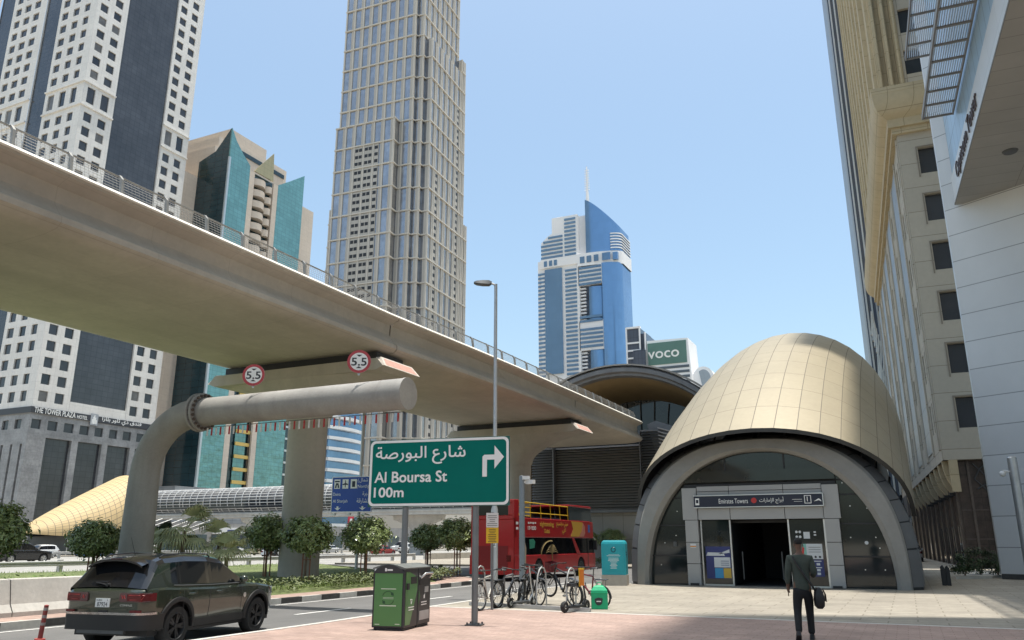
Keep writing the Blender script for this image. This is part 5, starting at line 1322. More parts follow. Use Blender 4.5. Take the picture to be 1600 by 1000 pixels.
# ---- red and white flexible post
rp = T('delineator_post', 'thin red delineator post with pale bands at the kerb behind the green car', 'post', (-15.7, 11.25, -.155), 0)
mb = MB(); mb.lathe([(.1,0),(.1,.03),(.045,.04),(.042,.66),(0,.67)], 16); o_ = O('post', mb, mat('faded_red', (.34,.06,.05), .6, noise=(8,.2)), rp, smooth=40)
mb = MB()
for z in (.28,.42,.56): mb.lathe([(.0435,z),(.0445,z+.005),(.0445,z+.05),(.0435,z+.055)], 16)
O('pale_bands', mb, mat('faded_white', (.42,.36,.33), .6), rp); rp.rotation_euler = (R(0), R(5), 0)
# ---- concrete barrier
mb = MB(); mb.loft([[(-19.42,y,-.03),(-19.42,y,.1),(-19.55,y,.28),(-19.68,y,.84),(-19.9,y,.86),(-20.1,y,.3),(-20.2,y,-.03)] for y in (-30,-10,13.1)], cap0=True, cap1=True); mb.loft([[(-19.42,y,-.03),(-19.42,y,.1),(-19.55,y,.28),(-19.68,y,.84),(-19.9,y,.86),(-20.1,y,.3),(-20.2,y,-.03)] for y in (13.13,18.6)], cap0=True, cap1=True)
O('concrete_barrier', mb, M_conc_l, label='long pale concrete crash barrier behind the kerb at the left', cat='barrier')
# ---- guard rails
def guard(name, x, y0, y1, label, step=4.0, z=-.15, xe=None):
    g = T(name, label, 'guard rail', (x, y0, z)); xe = x if xe is None else xe
    mb = MB(); k = (xe-x)/(y1-y0); L = y1-y0
    pf = [(.0,.50),(.04,.53),(.04,.60),(-.02,.64),(.04,.68),(.04,.76),(.0,.80),(-.02,.78),(-.01,.5)]
    mb.loft([[(o+k*t, t, zz) for o, zz in pf] for t in (0, L)], closed=True, cap0=True, cap1=True); mb.loft([[(o*.8-.3+k*t, t, zz) for o, zz in pf] for t in (0, L)], closed=True, cap0=True, cap1=True); O('beam', mb, M_gal, g)
    pm = MB(); pm.box(-.28,-.03,-.12,.12,0,.86); pm = pm.mesh('post', M_gal); t = 0
    while t <= L: O('post', pm, None, g, loc=(k*t, t, 0)); t += step
guard('guard_rail', -46.45, 6, 74, 'grey steel guard rail on short posts along the near edge of the highway lawn')
guard('guard_rail', -93.5, 40, 150, 'grey steel guard rail on the median beyond the black car')
mb = MB(); mb.box(-46.7,-46.4,76,125,-.15,.62); O('low_barrier', mb, M_conc_l, label='low pale concrete barrier continuing the near guard rail', cat='barrier')
# ================================================================= TREES AND PLANTS
M_stake = mat('timber_stake', (.30,.13,.085), .8, noise=(8,.2))
def ficus_proto(seed, rw, h0, h1):
    r = random.Random(seed); t = T('ficus_tree', '', 'tree', (0,0,0), 0, 'clipped ball crowned trees')
    cz = (h0+h1)/2; mb = MB(); foliage(mb, (0,0,cz), (rw,rw,(h1-h0)/2), 5200, .17, r, up=.7, hollow=.84)
    foliage(mb, (0,0,cz-.08), (rw*.75,rw*.75,(h1-h0)*.36), 700, .15, r, up=.3, hollow=.2); O('crown', mb, M_leaf, t)
    mb = MB(); mb.tube([(0,0,-.1),(.02,.01,h0*.5),(-.01,0,h0+.15)], [.055,.045,.04], 8)
    for k in range(7):
        a = k*.9+r.random(); e = .6*rw; mb.tube([(-.01,0,h0+.02),(e*.5*math.cos(a),e*.5*math.sin(a),h0+.28),(e*math.cos(a),e*math.sin(a),cz+.15)], [.03,.02,.008], 5)
    O('trunk', mb, M_bark, t, smooth=40)
    st = MB(); st.tube([(0,0,-.1),(0,0,h0+.12)], .03, 6); sm = st.mesh('stake', M_stake)
    for k in range(3): a = .4+k*2.094; O('stake', sm, None, t, loc=(.17*math.cos(a), .17*math.sin(a), 0))
    mb = MB(); mb.tube([(.17*math.cos(.4+k*2.094), .17*math.sin(.4+k*2.094), h0*.72) for k in range(3)], .014, 5, closed=True); O('tie', mb, M_stake, t)
    return t
fa = ficus_proto(11, .92, 1.35, 2.75); fb_ = ficus_proto(23, .88, 1.25, 2.55)
spots = [(-25.2,15.9,.98,'ball crowned tree half cut off by the left edge of the photo'),(-28.2,21.9,.92,'ball crowned tree just left of the thick bent pipe'),
 (-26.88,30.0,1.0,'ball crowned tree on pale stakes just left of the big round viaduct pier'),(-22.62,27.6,1.0,'ball crowned tree directly in front of the big round viaduct pier'),
 (-21.4,30.0,.94,'ball crowned tree below the blue highway sign'),(-25.7,42.3,1.0,'ball crowned tree between the green sign posts, farther from the bus'),
 (-21.8,38.9,1.0,'ball crowned tree right beside the left side of the red bus'),(-24.8,66.5,1.05,'ball crowned tree in front of the station wall just ahead of the bus'),
 (-23.2,68.6,1.0,'ball crowned tree in front of the station wall, nearer to the turquoise bin'),(-32.0,27.5,.9,'ball crowned tree on the lawn behind the green car, partly behind its neighbour')]
for i, (x, y, s, l) in enumerate(spots[:9]):
    src = fa if i % 2 == 0 else fb_
    if i == 0 or i == 1: t = src; t.location = (x, y, .12); t.scale = (s,)*3; t['label'] = l
    else: t = copy_tree(src, (x, y, .12 if y < 60 else -.01), (i*77) % 360, l, s)
M_palm = mat('palm_leaf', (.46,.48,.26), .6, noise=[(3,.25)]); M_palmd = mat('palm_leaf_shaded', (.05,.075,.045), .6, noise=[(3,.3)])
def palm(x, y, z, th, fr, n, seed, label, lean=0, m=M_palm):
    r = random.Random(seed); t = T('fan_palm', label, 'palm', (x, y, z), 0, 'young fan palms by the pipe')
    mb = MB(); mb.tube([(0,0,-.1),(lean*.5,0,th*.5),(lean,0,th)], [.10,.085,.07], 8); O('trunk', mb, M_bark, t, smooth=40)
    mb = MB()
    for k in range(n):
        a = k*2.4+r.random()*.5; el = r.uniform(-.55,1.35); d = Vector((math.cos(a)*math.cos(el), math.sin(a)*math.cos(el), math.sin(el))); b0 = Vector((lean,0,th)); tip = b0 + d*fr*.55
        mb.tube([b0, (b0+tip)/2+Vector((0,0,.05)), tip], [.014,.011,.008], 4)
        side = d.cross(Vector((0,0,1))); side = side.normalized() if side.length > .05 else Vector((1,0,0)); upv = side.cross(d)
        for j in range(17):
            f = (j-8)/8*1.25; dd = (d*math.cos(f)+side*math.sin(f)).normalized(); Lf = fr*.75*(1-.25*abs(f)/1.25)*r.uniform(.85,1.1)
            p1 = tip + dd*Lf*.5 + upv*.02; p2 = tip + dd*Lf*.85 - Vector((0,0,Lf*.22)); p3 = tip + dd*Lf*.95 - Vector((0,0,Lf*.5)); wv = upv.cross(dd)*.034
            mb.add([tip-wv*.3, tip+wv*.3, p1+wv, p1-wv, p2+wv*.6, p2-wv*.6, p3], [(0,1,2,3),(3,2,4,5),(5,4,6)])
    O('crown', mb, m, t); return t
palm(-24.1,22.4,.12,2.0,1.15,17,1,'tall young fan palm with an upright tuft right of the bent pipe')
palm(-24.9,21.9,.12,1.25,.95,11,2,'short drooping fan palm at the foot of the bent pipe',m=M_palm)
palm(-26.2,23.2,.12,1.75,.7,9,3,'dark fan palm in shade behind the short drooping palm',m=M_palmd)  # darker leaf copy, its shade is put into the colour
palm(-23.3,23.2,.12,1.6,1.0,10,4,'leaning fan palm with bent fronds above the green car roof',lean=.2)
palm(-22.5,23.0,.12,1.05,.95,11,5,'low drooping fan palm just above the front of the green car roof')
# ground cover along the edge of the path
def strip(name, pts, n, h, leaf, m, label):
    r = random.Random(9); mb = MB()
    for _ in range(n):
        x0, x1, y0, y1 = r.choice(pts); x, y = r.uniform(x0,x1), r.uniform(y0,y1); hh = h*(.55+.45*math.sin(x*5.1+y*2.3)**2)*r.random()**.5
        nv = Vector((r.gauss(0,.6), r.gauss(0,.6), 1)).normalized(); t = nv.orthogonal().normalized(); t.rotate(Matrix.Rotation(r.uniform(0,6.28), 3, nv)); b = nv.cross(t); p = Vector((x, y, .06+hh)); L = leaf*r.uniform(.6,1.3)
        mb.add([p-t*L*.5, p+b*L*.22, p+t*L*.5, p-b*L*.22], [(0,1,2,3)])
    return O(name, mb, m, label=label, cat='ground cover', kind='stuff')
strip('ground_cover', [(-21.1,-19.7,18.8,34),(-21.1,-19.7,26,34),(-22.6,-20.4,34,37),(-24.5,-22.4,37.5,39.5),(-24.5,-21,62,67)], 9000, .5, .13, mat('cover_leaf', (.14,.17,.065), .6, noise=[(2,.4)]), 'low mixed green and reddish ground cover along the brick path edge')
strip('barrier_grass', [(-20.9,-20.2,5,18.5)], 3500, .85, .12, mat('barrier_leaf', (.13,.21,.05), .6, noise=[(2,.4)]), 'strip of low green planting on top behind the concrete barrier')

# ================================================================= VEHICLES
def lerp(pts, y):
    if y <= pts[0][0]: return pts[0][1]
    for (a, va), (b, vb) in zip(pts, pts[1:]):
        if y <= b: return va + (vb-va)*(y-a)/(b-a)
    return pts[-1][1]
M_headl = mat('headlamp', (.6,.62,.65), .1, spec=.8); M_tail = mat('tail_lamp', (.11,.004,.008), .15); M_tailc = mat('tail_lamp_clear', (.13,.07,.075), .15, metal=.3)
M_carglass = mat('car_glass', (.008,.009,.011), .03, spec=.55)
def wheel(parent, x, y, r, w_, side, rimm, nsp=5, loc=None):
    k = side; mb = MB()
    mb.lathe([(r*.62,-w_/2),(r*.93,-w_/2),(r,-w_*.36),(r,w_*.36),(r*.93,w_/2),(r*.62,w_/2)], 32, axis='x'); wo = O('wheel', mb, M_rubber, parent, smooth=40, loc=(x, y, r))
    mb = MB(); mb.lathe([(r*.66,k*w_*.5),(r*.62,k*w_*.52),(r*.58,k*w_*.42),(r*.56,k*w_*.05),(0,k*w_*.02)], 28, axis='x')
    for i in range(nsp):
        a = 2*math.pi*i/nsp
        for da in (-.16,.16):
            c, s = math.cos(a+da), math.sin(a+da); t = Vector((0, -s, c))
            p0 = Vector((k*w_*.40, 0, 0)); p1 = Vector((k*w_*.44, c*r*.6, s*r*.6)); d = Vector((0,-math.sin(a+da),math.cos(a+da)))*r*.05
            mb.add([p0-d,p0+d,p1+d*1.2,p1-d*1.2,p0-d-Vector((k*.03,0,0)),p0+d-Vector((k*.03,0,0)),p1+d*1.2-Vector((k*.03,0,0)),p1-d*1.2-Vector((k*.03,0,0))], [(0,1,2,3),(0,4,5,1),(1,5,6,2),(2,6,7,3),(3,7,4,0)])
    mb.lathe([(r*.12,k*w_*.3),(r*.12,k*w_*.45),(0,k*w_*.46)], 12, axis='x'); O('rim', mb, rimm, wo, smooth=30)
    return wo
def vehicle(name, label, cat, loc, rz, p, group=None):
    """p: dict of profile tables in metres, y from the rear bumper forwards"""
    L, hwp, top, rp_, yw, wr = p['L'], p['hw'], p['top'], p['roof'], p['yw'], p['wr']
    sill = p.get('sill', .3); Ra = wr+.07; body_m, roof_m, rim_m = p['body'], p.get('roofm', p['body']), p.get('rim', M_alu)
    t = T(name, label, cat, loc, rz, group)
    ys = set([0, .03, .08, .16, .28, L-.28, L-.16, L-.08, L-.03, L])
    for c in yw:
        for k in range(13): ys.add(round(c-Ra+2*Ra*k/12, 4))
    k = .35
    while k < L-.3: ys.add(round(k, 3)); k += .14
    ys = sorted(y for y in ys if 0 <= y <= L)
    def zlow(y):
        z = sill + lerp([(0,.12),(.35,0),(L-.4,0),(L,.06)], y)
        for c in yw:
            if abs(y-c) < Ra: z = max(z, wr + math.sqrt(max(0, Ra*Ra-(y-c)**2)))
        return z
    cr = p.get('crease', .0)
    def sx(y, z):
        """half width of the body side at a height"""
        h = lerp(hwp, y); zb = lerp(top, y); f = (z-sill)/(zb-sill); fl = 0
        for c in yw:
            d = abs(y-c); fl = max(fl, .022*max(0, 1-(d/(Ra*1.35))**2))
        return h*(.955 + .045*math.sin(min(max(f,0)*1.7,1.57))) - .05*max(0, f-.62)**1.3 + fl*(f < .8)*(1-f)
    def section(y):
        zl, zb = zlow(y), lerp(top, y); out = []
        zz = [zl + (zb-.05-zl)*q for q in (0,.18,.38,.55,.68,.8,.92,1)]
        r_ = [(sx(y, z), z) for z in zz]; h = r_[-1][0]
        r_ += [(h-.025, zb-.015), (h-.075, zb), (h*.5, zb+.012), (0, zb+.018)]
        return [(x, y, z) for x, z in r_] + [(-x, y, z) for x, z in reversed(r_[:-1])]
    mb = MB(); mb.loft([section(y) for y in ys], cap0=True, cap1=True); O('body', mb, body_m, t, smooth=32)
    mb = MB(); mb.box(-lerp(hwp,1)*.86, lerp(hwp,1)*.86, .25, L-.25, sill-.1, sill+.25)
    for c in yw: mb.box(-lerp(hwp,c)*.8, lerp(hwp,c)*.8, c-Ra+.02, c+Ra-.02, wr-.05, wr+Ra-.02)
    O('underbody', mb, M_black, t)
    # greenhouse
    tb = p.get('tumble', .26); wins = p['windows']; rr, rf = p['rr'], p['rf']; y0, y1 = rp_[0][0], rp_[-1][0]
    gy = set([y0, y1, rr, rf] + [a for a, _ in rp_]);
    for a, b in wins: gy |= {a, b}
    k = y0
    while k < y1: gy.add(round(k, 3)); k += .12
    gy = sorted(gy)
    def gx_(y, z): zb = lerp(top, y); return lerp(hwp, min(max(y, .3), L-.6))*.925 - tb*max(0, z-zb)
    def gsec(y):
        zr, zb = lerp(rp_, y), lerp(top, y); hgt = max(zr-zb, .004); z0 = zb-.04; z1 = zb+hgt*.10; z2 = zb+hgt*.80
        r_ = [(gx_(y,z0)+.0, z0), (gx_(y,z1), z1), (gx_(y,z2), z2), (gx_(y,zr)-.035, zr-.03*min(1,hgt/.3)), (gx_(y,zr)-.13, zr), (gx_(y,zr)*.5, zr+.02), (0, zr+.028)]
        return r_
    parts = {'roof': MB(), 'window': {}, 'windscreen': MB(), 'rear_window': MB(), 'pillar': MB(), 'cpillar': MB()}
    S = [gsec(y) for y in gy]
    for i in range(len(gy)-1):
        ym = (gy[i]+gy[i+1])/2
        for k in range(6):
            for s in (1, -1):
                q = [(s*S[i][k][0],gy[i],S[i][k][1]),(s*S[i][k+1][0],gy[i],S[i][k+1][1]),(s*S[i+1][k+1][0],gy[i+1],S[i+1][k+1][1]),(s*S[i+1][k][0],gy[i+1],S[i+1][k][1])]
                if s < 0: q.reverse()
                if k >= 4: tgt = parts['rear_window'] if ym < rr-.04 else parts['windscreen'] if ym > rf else parts['roof']
                elif k >= 2: tgt = parts['roof'] if rr-.1 <= ym <= rf else parts['pillar']
                elif k == 1:
                    wi = next((j for j, (a, b) in enumerate(wins) if a < ym < b), None)
                    tgt = parts['pillar'] if wi is None else parts['window'].setdefault((wi, s), MB())
                    if wi is None and ym < p.get('cp', -1): tgt = parts['cpillar']
                else: tgt = parts['cpillar']
                tgt.add(q, [(0,1,2,3)])
    O('roof', parts['roof'], roof_m, t, smooth=40); OS('pillar', parts['pillar'], p.get('pillar', M_black), t, smooth=40); OS('window_sill', parts['cpillar'], body_m, t, smooth=40)
    if parts['windscreen'].v: O('windscreen', parts['windscreen'], M_carglass, t, smooth=40)
    if parts['rear_window'].v: O('rear_window', parts['rear_window'], M_carglass, t, smooth=40)
    for m_ in parts['window'].values(): O('window', m_, M_carglass, t, smooth=40)
    for c in yw:
        for s in (-1, 1): wheel(t, s*(lerp(hwp, c)-.125), c, wr, .235, s, rim_m, p.get('spokes', 5))
    h0 = lerp(hwp, 0.03)
    zl = p.get('zlamp', (.78,.95))
    for s in (-1, 1):
        mb = MB(); mb.prism([(s*(h0-.36),-.012),(s*(h0+.0),-.012),(s*(lerp(hwp,.1)+.006),.1),(s*(lerp(hwp,.26)+.008),.27),(s*(lerp(hwp,.26)-.06),.27),(s*(h0-.36),.1)], lambda u, v, q: (u, v, q), *zl); O('tail_lamp', mb, M_tail, t)
        hf = lerp(hwp, L-.03); mb = MB(); mb.prism([(s*(hf-.34),L+.01),(s*hf,L+.01),(s*(lerp(hwp,L-.2)+.006),L-.2),(s*(hf-.3),L-.2)], lambda u, v, q: (u, v, q), zl[0]-.08, zl[1]-.08); O('headlamp', mb, M_headl, t)
        ym = rf+(y1-rf)*.72; zm = lerp(top, ym); mb = MB(); mb.sphere((s*(gx_(ym,zm)+.13), ym-.06, zm+.1), .1, 10, 8, (.9,.75,.8)); mb.tube([(s*gx_(ym,zm),ym,zm+.04),(s*(gx_(ym,zm)+.1),ym-.03,zm+.07)], .025, 6); O('mirror', mb, p.get('mirror', body_m), t, smooth=60)
    t['_sx'] = 0
    del t['_sx']
    return t, sx, gx_
# ---- green compact SUV in the foreground
M_jeep = mat('olive_car_paint', (.034,.044,.030), .22, metal=.35, coat=.9, noise=(60,.03)); M_gloss = mat('gloss_black', (.012,.012,.013), .1, coat=.6)
M_clad2 = mat('black_cladding', (.012,.012,.013), .55, noise=(20,.1))
jp = dict(L=4.40, hw=[(0,.72),(.03,.79),(.08,.835),(.16,.87),(.3,.895),(.9,.905),(2.2,.90),(3.5,.905),(4.0,.87),(4.25,.79),(4.4,.66)],
 top=[(0,1.0),(.05,1.045),(.15,1.065),(.5,1.075),(1.0,1.05),(2.0,1.02),(3.0,1.02),(3.2,1.03),(3.6,1.01),(4.1,.95),(4.3,.90),(4.4,.80)],
 roof=[(.07,1.06),(.20,1.22),(.42,1.545),(.6,1.595),(1.2,1.63),(1.9,1.615),(2.35,1.555),(2.7,1.34),(3.12,1.045)], rr=.42, rf=2.32, yw=(.90,3.535), wr=.365, sill=.34,
 windows=[(.74,.98),(1.02,1.80),(1.88,2.86)], cp=.74, body=M_jeep, roofm=M_gloss, rim=M_black, spokes=5, zlamp=(.845,.985), tumble=.27, pillar=M_gloss)
jeep, sx, gxj = vehicle('suv_car', 'dark olive green compact suv with a black roof parked by the kerb', 'car', (-13.16, 10.56, -.155), 10, jp)
hwj = jp['hw']
def wrap(mb, z0, z1, off, y_end, depth=.05, inset=0, n=1):
    """band wrapping the rear bumper from one side round to the other"""
    pl = [(lerp(hwj, y)+off, y) for y in (y_end,.3,.16,.08,.03)] + [(lerp(hwj,0)+off-.02,-off)]
    pl = pl + [(-x, y) for x, y in reversed(pl)]
    mb.loft([[(x*(.985 if z < .5 else 1), y, z) for x, y in pl] for z in (z0, z0+.03, z1-.03, z1)])
    a = [(x, y, z1) for x, y in pl]; b = [(x*.9, y+.1, z1+.0) for x, y in pl]; mb.loft([a, b])
    a = [(x, y, z0) for x, y in pl]; b = [(x*.9, y+.15, z0) for x, y in pl]; mb.loft([b, a])
mb = MB(); wrap(mb, .36, .625, .028, .5); O('rear_bumper', mb, M_clad2, jeep, smooth=35)
mb = MB(); wrap(mb, .628, .648, .03, .34); O('bumper_trim', mb, M_chrome, jeep, smooth=35)
mb = MB(); mb.box(-.5,.5,-.012,.05,.3,.40); O('skid_plate', mb, M_dsteel, jeep)
for s in (-1, 1):
    mb = MB(); mb.prism([(s*.60,-.034),(s*.78,-.02),(s*.80,.03),(s*.6,.02)], lambda u, v, q: (u, v, q), .66, .70); O('reflector', mb, M_tail, jeep)
    mb = MB(); mb.prism([(s*.34,-.018),(s*.5,-.018),(s*.5,.02),(s*.34,.02)], lambda u, v, q: (u, v, q), .855, .975); mb.box(s*.36-.01,s*.36+.01,-.024,-.0181,.87,.96); O('lamp_lens', mb, M_tailc, jeep)
    mb = MB(); mb.tube([(s*.53,-.016,.955),(s*.76,-.012,.955),(s*.83,.03,.95),(s*.80,-.002,.88),(s*.56,-.016,.875)], .006, 4); mb.tube([(s*.39,-.024,.95),(s*.42,-.024,.89),(s*.44,-.024,.95),(s*.47,-.024,.89)], .005, 4); O('lamp_guide', mb, mat('lamp_guide_red', (.42,.05,.05), .3), jeep)
    mb = MB(); mb.prism([(s*.36,-.019),(s*.74,-.019),(s*.85,.05),(s*.89,.16),(s*.86,.16),(s*.7,.02),(s*.36,.01)], lambda u, v, q: (u, v, q), .972, .99); mb.prism([(s*.36,-.019),(s*.74,-.019),(s*.85,.05),(s*.88,.14),(s*.86,.14),(s*.7,.02),(s*.36,.01)], lambda u, v, q: (u, v, q), .838, .852); O('lamp_trim', mb, M_tailc, jeep)
    for c in jp['yw']:     # wheel arch cladding
        mb = MB(); secs = []
        for k in range(21):
            a = math.pi*(-.06+1.12*k/20); o = []
            for rr_, dx in ((.43,-.03),(.435,.03),(.47,.035),(.515,.022),(.52,-.01)):
                y, z = c-rr_*math.cos(a), .365+rr_*math.sin(a); z = max(z, .33); o.append((s*(sx(y, max(z,.4))+dx), y, z))
            secs.append(o)
        mb.loft(secs); O('arch_cladding', mb, M_clad2, jeep, smooth=40)
    mb = MB(); mb.loft([[(s*(sx(y,.42)+d), y, z) for d, z in ((-.02,.30),(.014,.32),(.02,.38),(.012,.455),(-.01,.47))] for y in [1.42+.1*k for k in range(17)]]); O('sill_cladding', mb, M_clad2, jeep, smooth=40)
    mb = MB()
    for yl in (1.03, 1.84, 2.92):
        zt = lerp(jp['top'], yl)-.06; pts = [(s*(sx(yl+dx_, z)+.001), yl+dx_, z) for z, dx_ in [(zt-(zt-.48)*k/10, (.0 if yl > 1.5 else -.0)) for k in range(11)]]
        mb.tube(pts, .005, 4)
    mb.tube([(s*(sx(1.03+.19*k,.48)+.001), 1.03+.19*k, .48) for k in range(11)], .005, 4); O('panel_gap', mb, M_black, jeep)
    for yh in (1.18, 2.05):
        z = .92; xh = sx(yh+.1, z); mb = MB(); mb.tube([(s*(xh-.005),yh,z),(s*(xh+.035),yh+.03,z+.003),(s*(xh+.035),yh+.19,z+.006),(s*(xh-.005),yh+.22,z+.006)], .014, 6); mb.box(min(s*(xh-.01),s*(xh+.004)),max(s*(xh-.01),s*(xh+.004)),yh+.03,yh+.18,z-.03,z+.03); O('door_handle', mb, M_jeep, jeep, smooth=50)
    mb = MB(); mb.tube([(s*.60, .6, 1.59),(s*.605,.68,1.63),(s*.61,1.3,1.66),(s*.60,2.0,1.635),(s*.585,2.12,1.58)], .014, 8); O('roof_rail', mb, M_gloss, jeep, smooth=50)
    mb = MB(); mb.tube([(s*(gxj(y,lerp(jp['top'],y))+.006), y, lerp(jp['top'],y)+.03) for y in [.78+.12*k for k in range(19)]] , .009, 5); O('window_trim', mb, M_dsteel, jeep)
mb = MB(); mb.lathe([(0,-.0),(.045,0),(.05,.006),(0,.008)], 16, c=(sx(3.02,.78)+.0,3.02,.80), axis='x'); O('side_badge', mb, M_alu, jeep)
mb = MB(); mb.lathe([(.07,0),(.072,.004),(0,.006)], 20, c=(sx(.62,.86)-.0,.62,.86), axis='x'); O('fuel_flap', mb, M_jeep, jeep, smooth=40)
mb = MB(); mb.loft([[(x*k, y, z-abs(x)**3*.12) for x in (-1,-.8,-.4,0,.4,.8,1)] for k, y, z in ((.53,.52,1.622),(.56,.34,1.605),(.585,.17,1.565),(.585,.175,1.53),(.55,.44,1.545))], closed=False); O('rear_spoiler', mb, M_gloss, jeep, smooth=40)
mb = MB(); mb.box(-.12,.12,.185,.199,1.555,1.575); O('brake_light', mb, M_tail, jeep)
mb = MB(); mb.tube([(-.02,.06,1.12),(-.3,.10,1.16),(-.05,.10,1.17)], .012, 5); mb.lathe([(0,-.02),(.03,-.02),(.03,.05)], 8, c=(-.02,.07,1.12), axis='y'); O('rear_wiper', mb, M_black, jeep)
mb = MB(); mb.tube([(0,.66,1.63),(0,.50,1.95)], [.006,.003], 5); O('antenna', mb, M_black, jeep)
mb = MB(); mb.box(-.16,.14,-.018,-.001,.745,.895); o_ = O('number_plate', mb, M_wp, jeep)
text('plate_number', '87924', .075, M_dkl, o_, plane_M((-.01,-.0185,.758),(1,0,0),(0,0,1)), .002, w=.22, align='C', bold=.01)
text('plate_number', 'L', .035, M_dkl, o_, plane_M((.09,-.0185,.85),(1,0,0),(0,0,1)), .002); text('plate_number', 'DUBAI', .03, M_dkl, o_, plane_M((-.14,-.0185,.85),(1,0,0),(0,0,1)), .002)
mb = MB(); mb.box(-.52,.52,-.012,.03,.70,.73); mb.box(-.62,.62,-.008,.03,.655,.665); O('tailgate_line', mb, M_jeep, jeep)
mb = MB(); mb.box(-.09,.11,-.014,-.001,.655,.69); O('tailgate_handle', mb, M_black, jeep)
text('maker_badge', 'Jeep', .055, M_dkl, jeep, plane_M((-.08,.015,.975),(1,0,0),(0,.35,1)), .004, bold=.02)
text('model_badge', 'COMPASS', .034, M_alu, jeep, plane_M((.36,-.004,.765),(1,0,0),(0,0,1)), .003, w=.26)
# ---- other traffic
def suv(L, hw, H, wr, body, **k):
    b = .62*H
    d = dict(L=L, hw=[(0,hw*.82),(.05,hw*.9),(.2,hw*.97),(.6,hw),(L-.7,hw),(L-.25,hw*.92),(L,hw*.74)], top=[(0,b-.08),(.1,b),(L*.6,b-.02),(L*.72,b-.02),(L*.8,b-.08),(L-.15,b-.18),(L,b-.3)],
     roof=[(.06,b),(.2,b+.25),(.42,H-.1),(.7,H-.02),(L*.35,H),(L*.5,H-.04),(L*.55,H-.1),(L*.72,b)], rr=.5, rf=L*.54, yw=(L*.2,L*.8), wr=wr, sill=.3*wr/.36, windows=[(.62,L*.2),(L*.215,L*.365),(L*.385,L*.63)], cp=.6, body=body, zlamp=(b-.28,b-.08))
    d.update(k); return d
def sedan(L, hw, H, wr, body, **k):
    b = .63*H
    d = dict(L=L, hw=[(0,hw*.8),(.05,hw*.88),(.2,hw*.97),(.6,hw),(L-.7,hw),(L-.25,hw*.9),(L,hw*.7)], top=[(0,b-.06),(.1,b),(L*.2,b+.02),(L*.3,b-.02),(L*.7,b-.04),(L-.3,b-.16),(L,b-.3)],
     roof=[(L*.14,b+.01),(L*.3,H-.04),(L*.4,H),(L*.52,H-.03),(L*.72,b-.04)], rr=L*.3, rf=L*.53, yw=(L*.21,L*.79), wr=wr, sill=.24, windows=[(L*.24,L*.385),(L*.4,L*.63)], cp=L*.22, body=body, zlamp=(b-.26,b-.1))
    d.update(k); return d
paint = lambda n, c: mat('paint_'+n, c, .25, coat=.5, noise=(3,.04))
M_cwh, M_cbk, M_crd, M_cbl, M_csi, M_ctx = paint('white',(.62,.63,.64)), paint('black',(.012,.013,.015)), paint('red',(.32,.03,.03)), paint('blue',(.02,.16,.48)), paint('silver',(.42,.43,.44)), paint('cream',(.58,.50,.36))
v, _, _ = vehicle('suv_car', 'large black suv driving on the highway at the left edge', 'car', (-75.6, 48.4, -.15), -2, suv(5.2,.99,1.93,.41,M_cbk,sill=.36))
G = 'cars on the far side of the highway'
vehicle('crossover_car', 'white crossover on the far carriageway behind the black suv', 'car', (-97.5, 70.2, -.15), 180, suv(4.5,.92,1.62,.36,M_cwh), G)
vehicle('saloon_car', 'bright blue saloon on the far carriageway left of the bent pipe', 'car', (-98.0, 78.5, -.15), 180, sedan(4.7,.91,1.47,.34,M_cbl), G)
vehicle('saloon_car', 'red saloon on the near carriageway left of the grey sign post', 'car', (-71.5, 102.6, -.15), 0, sedan(4.6,.91,1.46,.34,M_crd))
vehicle('suv_car', 'white suv just beyond the red saloon under the footbridge', 'car', (-79.0, 121.5, -.15), 0, suv(4.8,.96,1.8,.4,M_cwh))
vehicle('saloon_car', 'white saloon partly behind the palms on the far carriageway', 'car', (-99, 104.0, -.15), 180, sedan(4.8,.92,1.48,.34,M_cwh), G)
tx, _, _ = vehicle('taxi', 'cream taxi with a red roof behind the low drooping palm', 'taxi', (-90.5, 98.0, -.15), 0, sedan(4.8,.92,1.5,.34,M_ctx,roofm=M_crd))
mb = MB(); mb.box(-.3,.3,2.0,2.2,1.5,1.68); O('roof_sign', mb, M_yel, tx)
vehicle('saloon_car', 'silver saloon behind the ball tree below the blue sign', 'car', (-96.5, 133, -.15), 0, sedan(4.7,.91,1.47,.34,M_csi))
vehicle('crossover_car', 'white crossover on the near carriageway just left of the round pier', 'car', (-72.0, 80.0, -.15), 0, suv(4.4,.9,1.6,.36,M_cwh))
vehicle('saloon_car', 'white saloon on the far carriageway right of the round pier', 'car', (-98, 128, -.15), 180, sedan(4.7,.91,1.47,.34,M_cwh), G)
vehicle('van_car', 'white high roofed van parked beyond the ball trees near the footbridge pier', 'van', (-97.5, 152, -.15), 180, suv(5.3,1.0,2.1,.36,M_cwh))
vehicle('saloon_car', 'dark saloon far down the frontage road before the shops', 'car', (-112, 128, -.15), 0, sedan(4.7,.91,1.47,.34,M_cbk))
vehicle('crossover_car', 'grey crossover parked between the shell entrance and the beige building', 'car', (.2, 86, .0), 0, suv(4.5,.92,1.65,.36,M_csi))
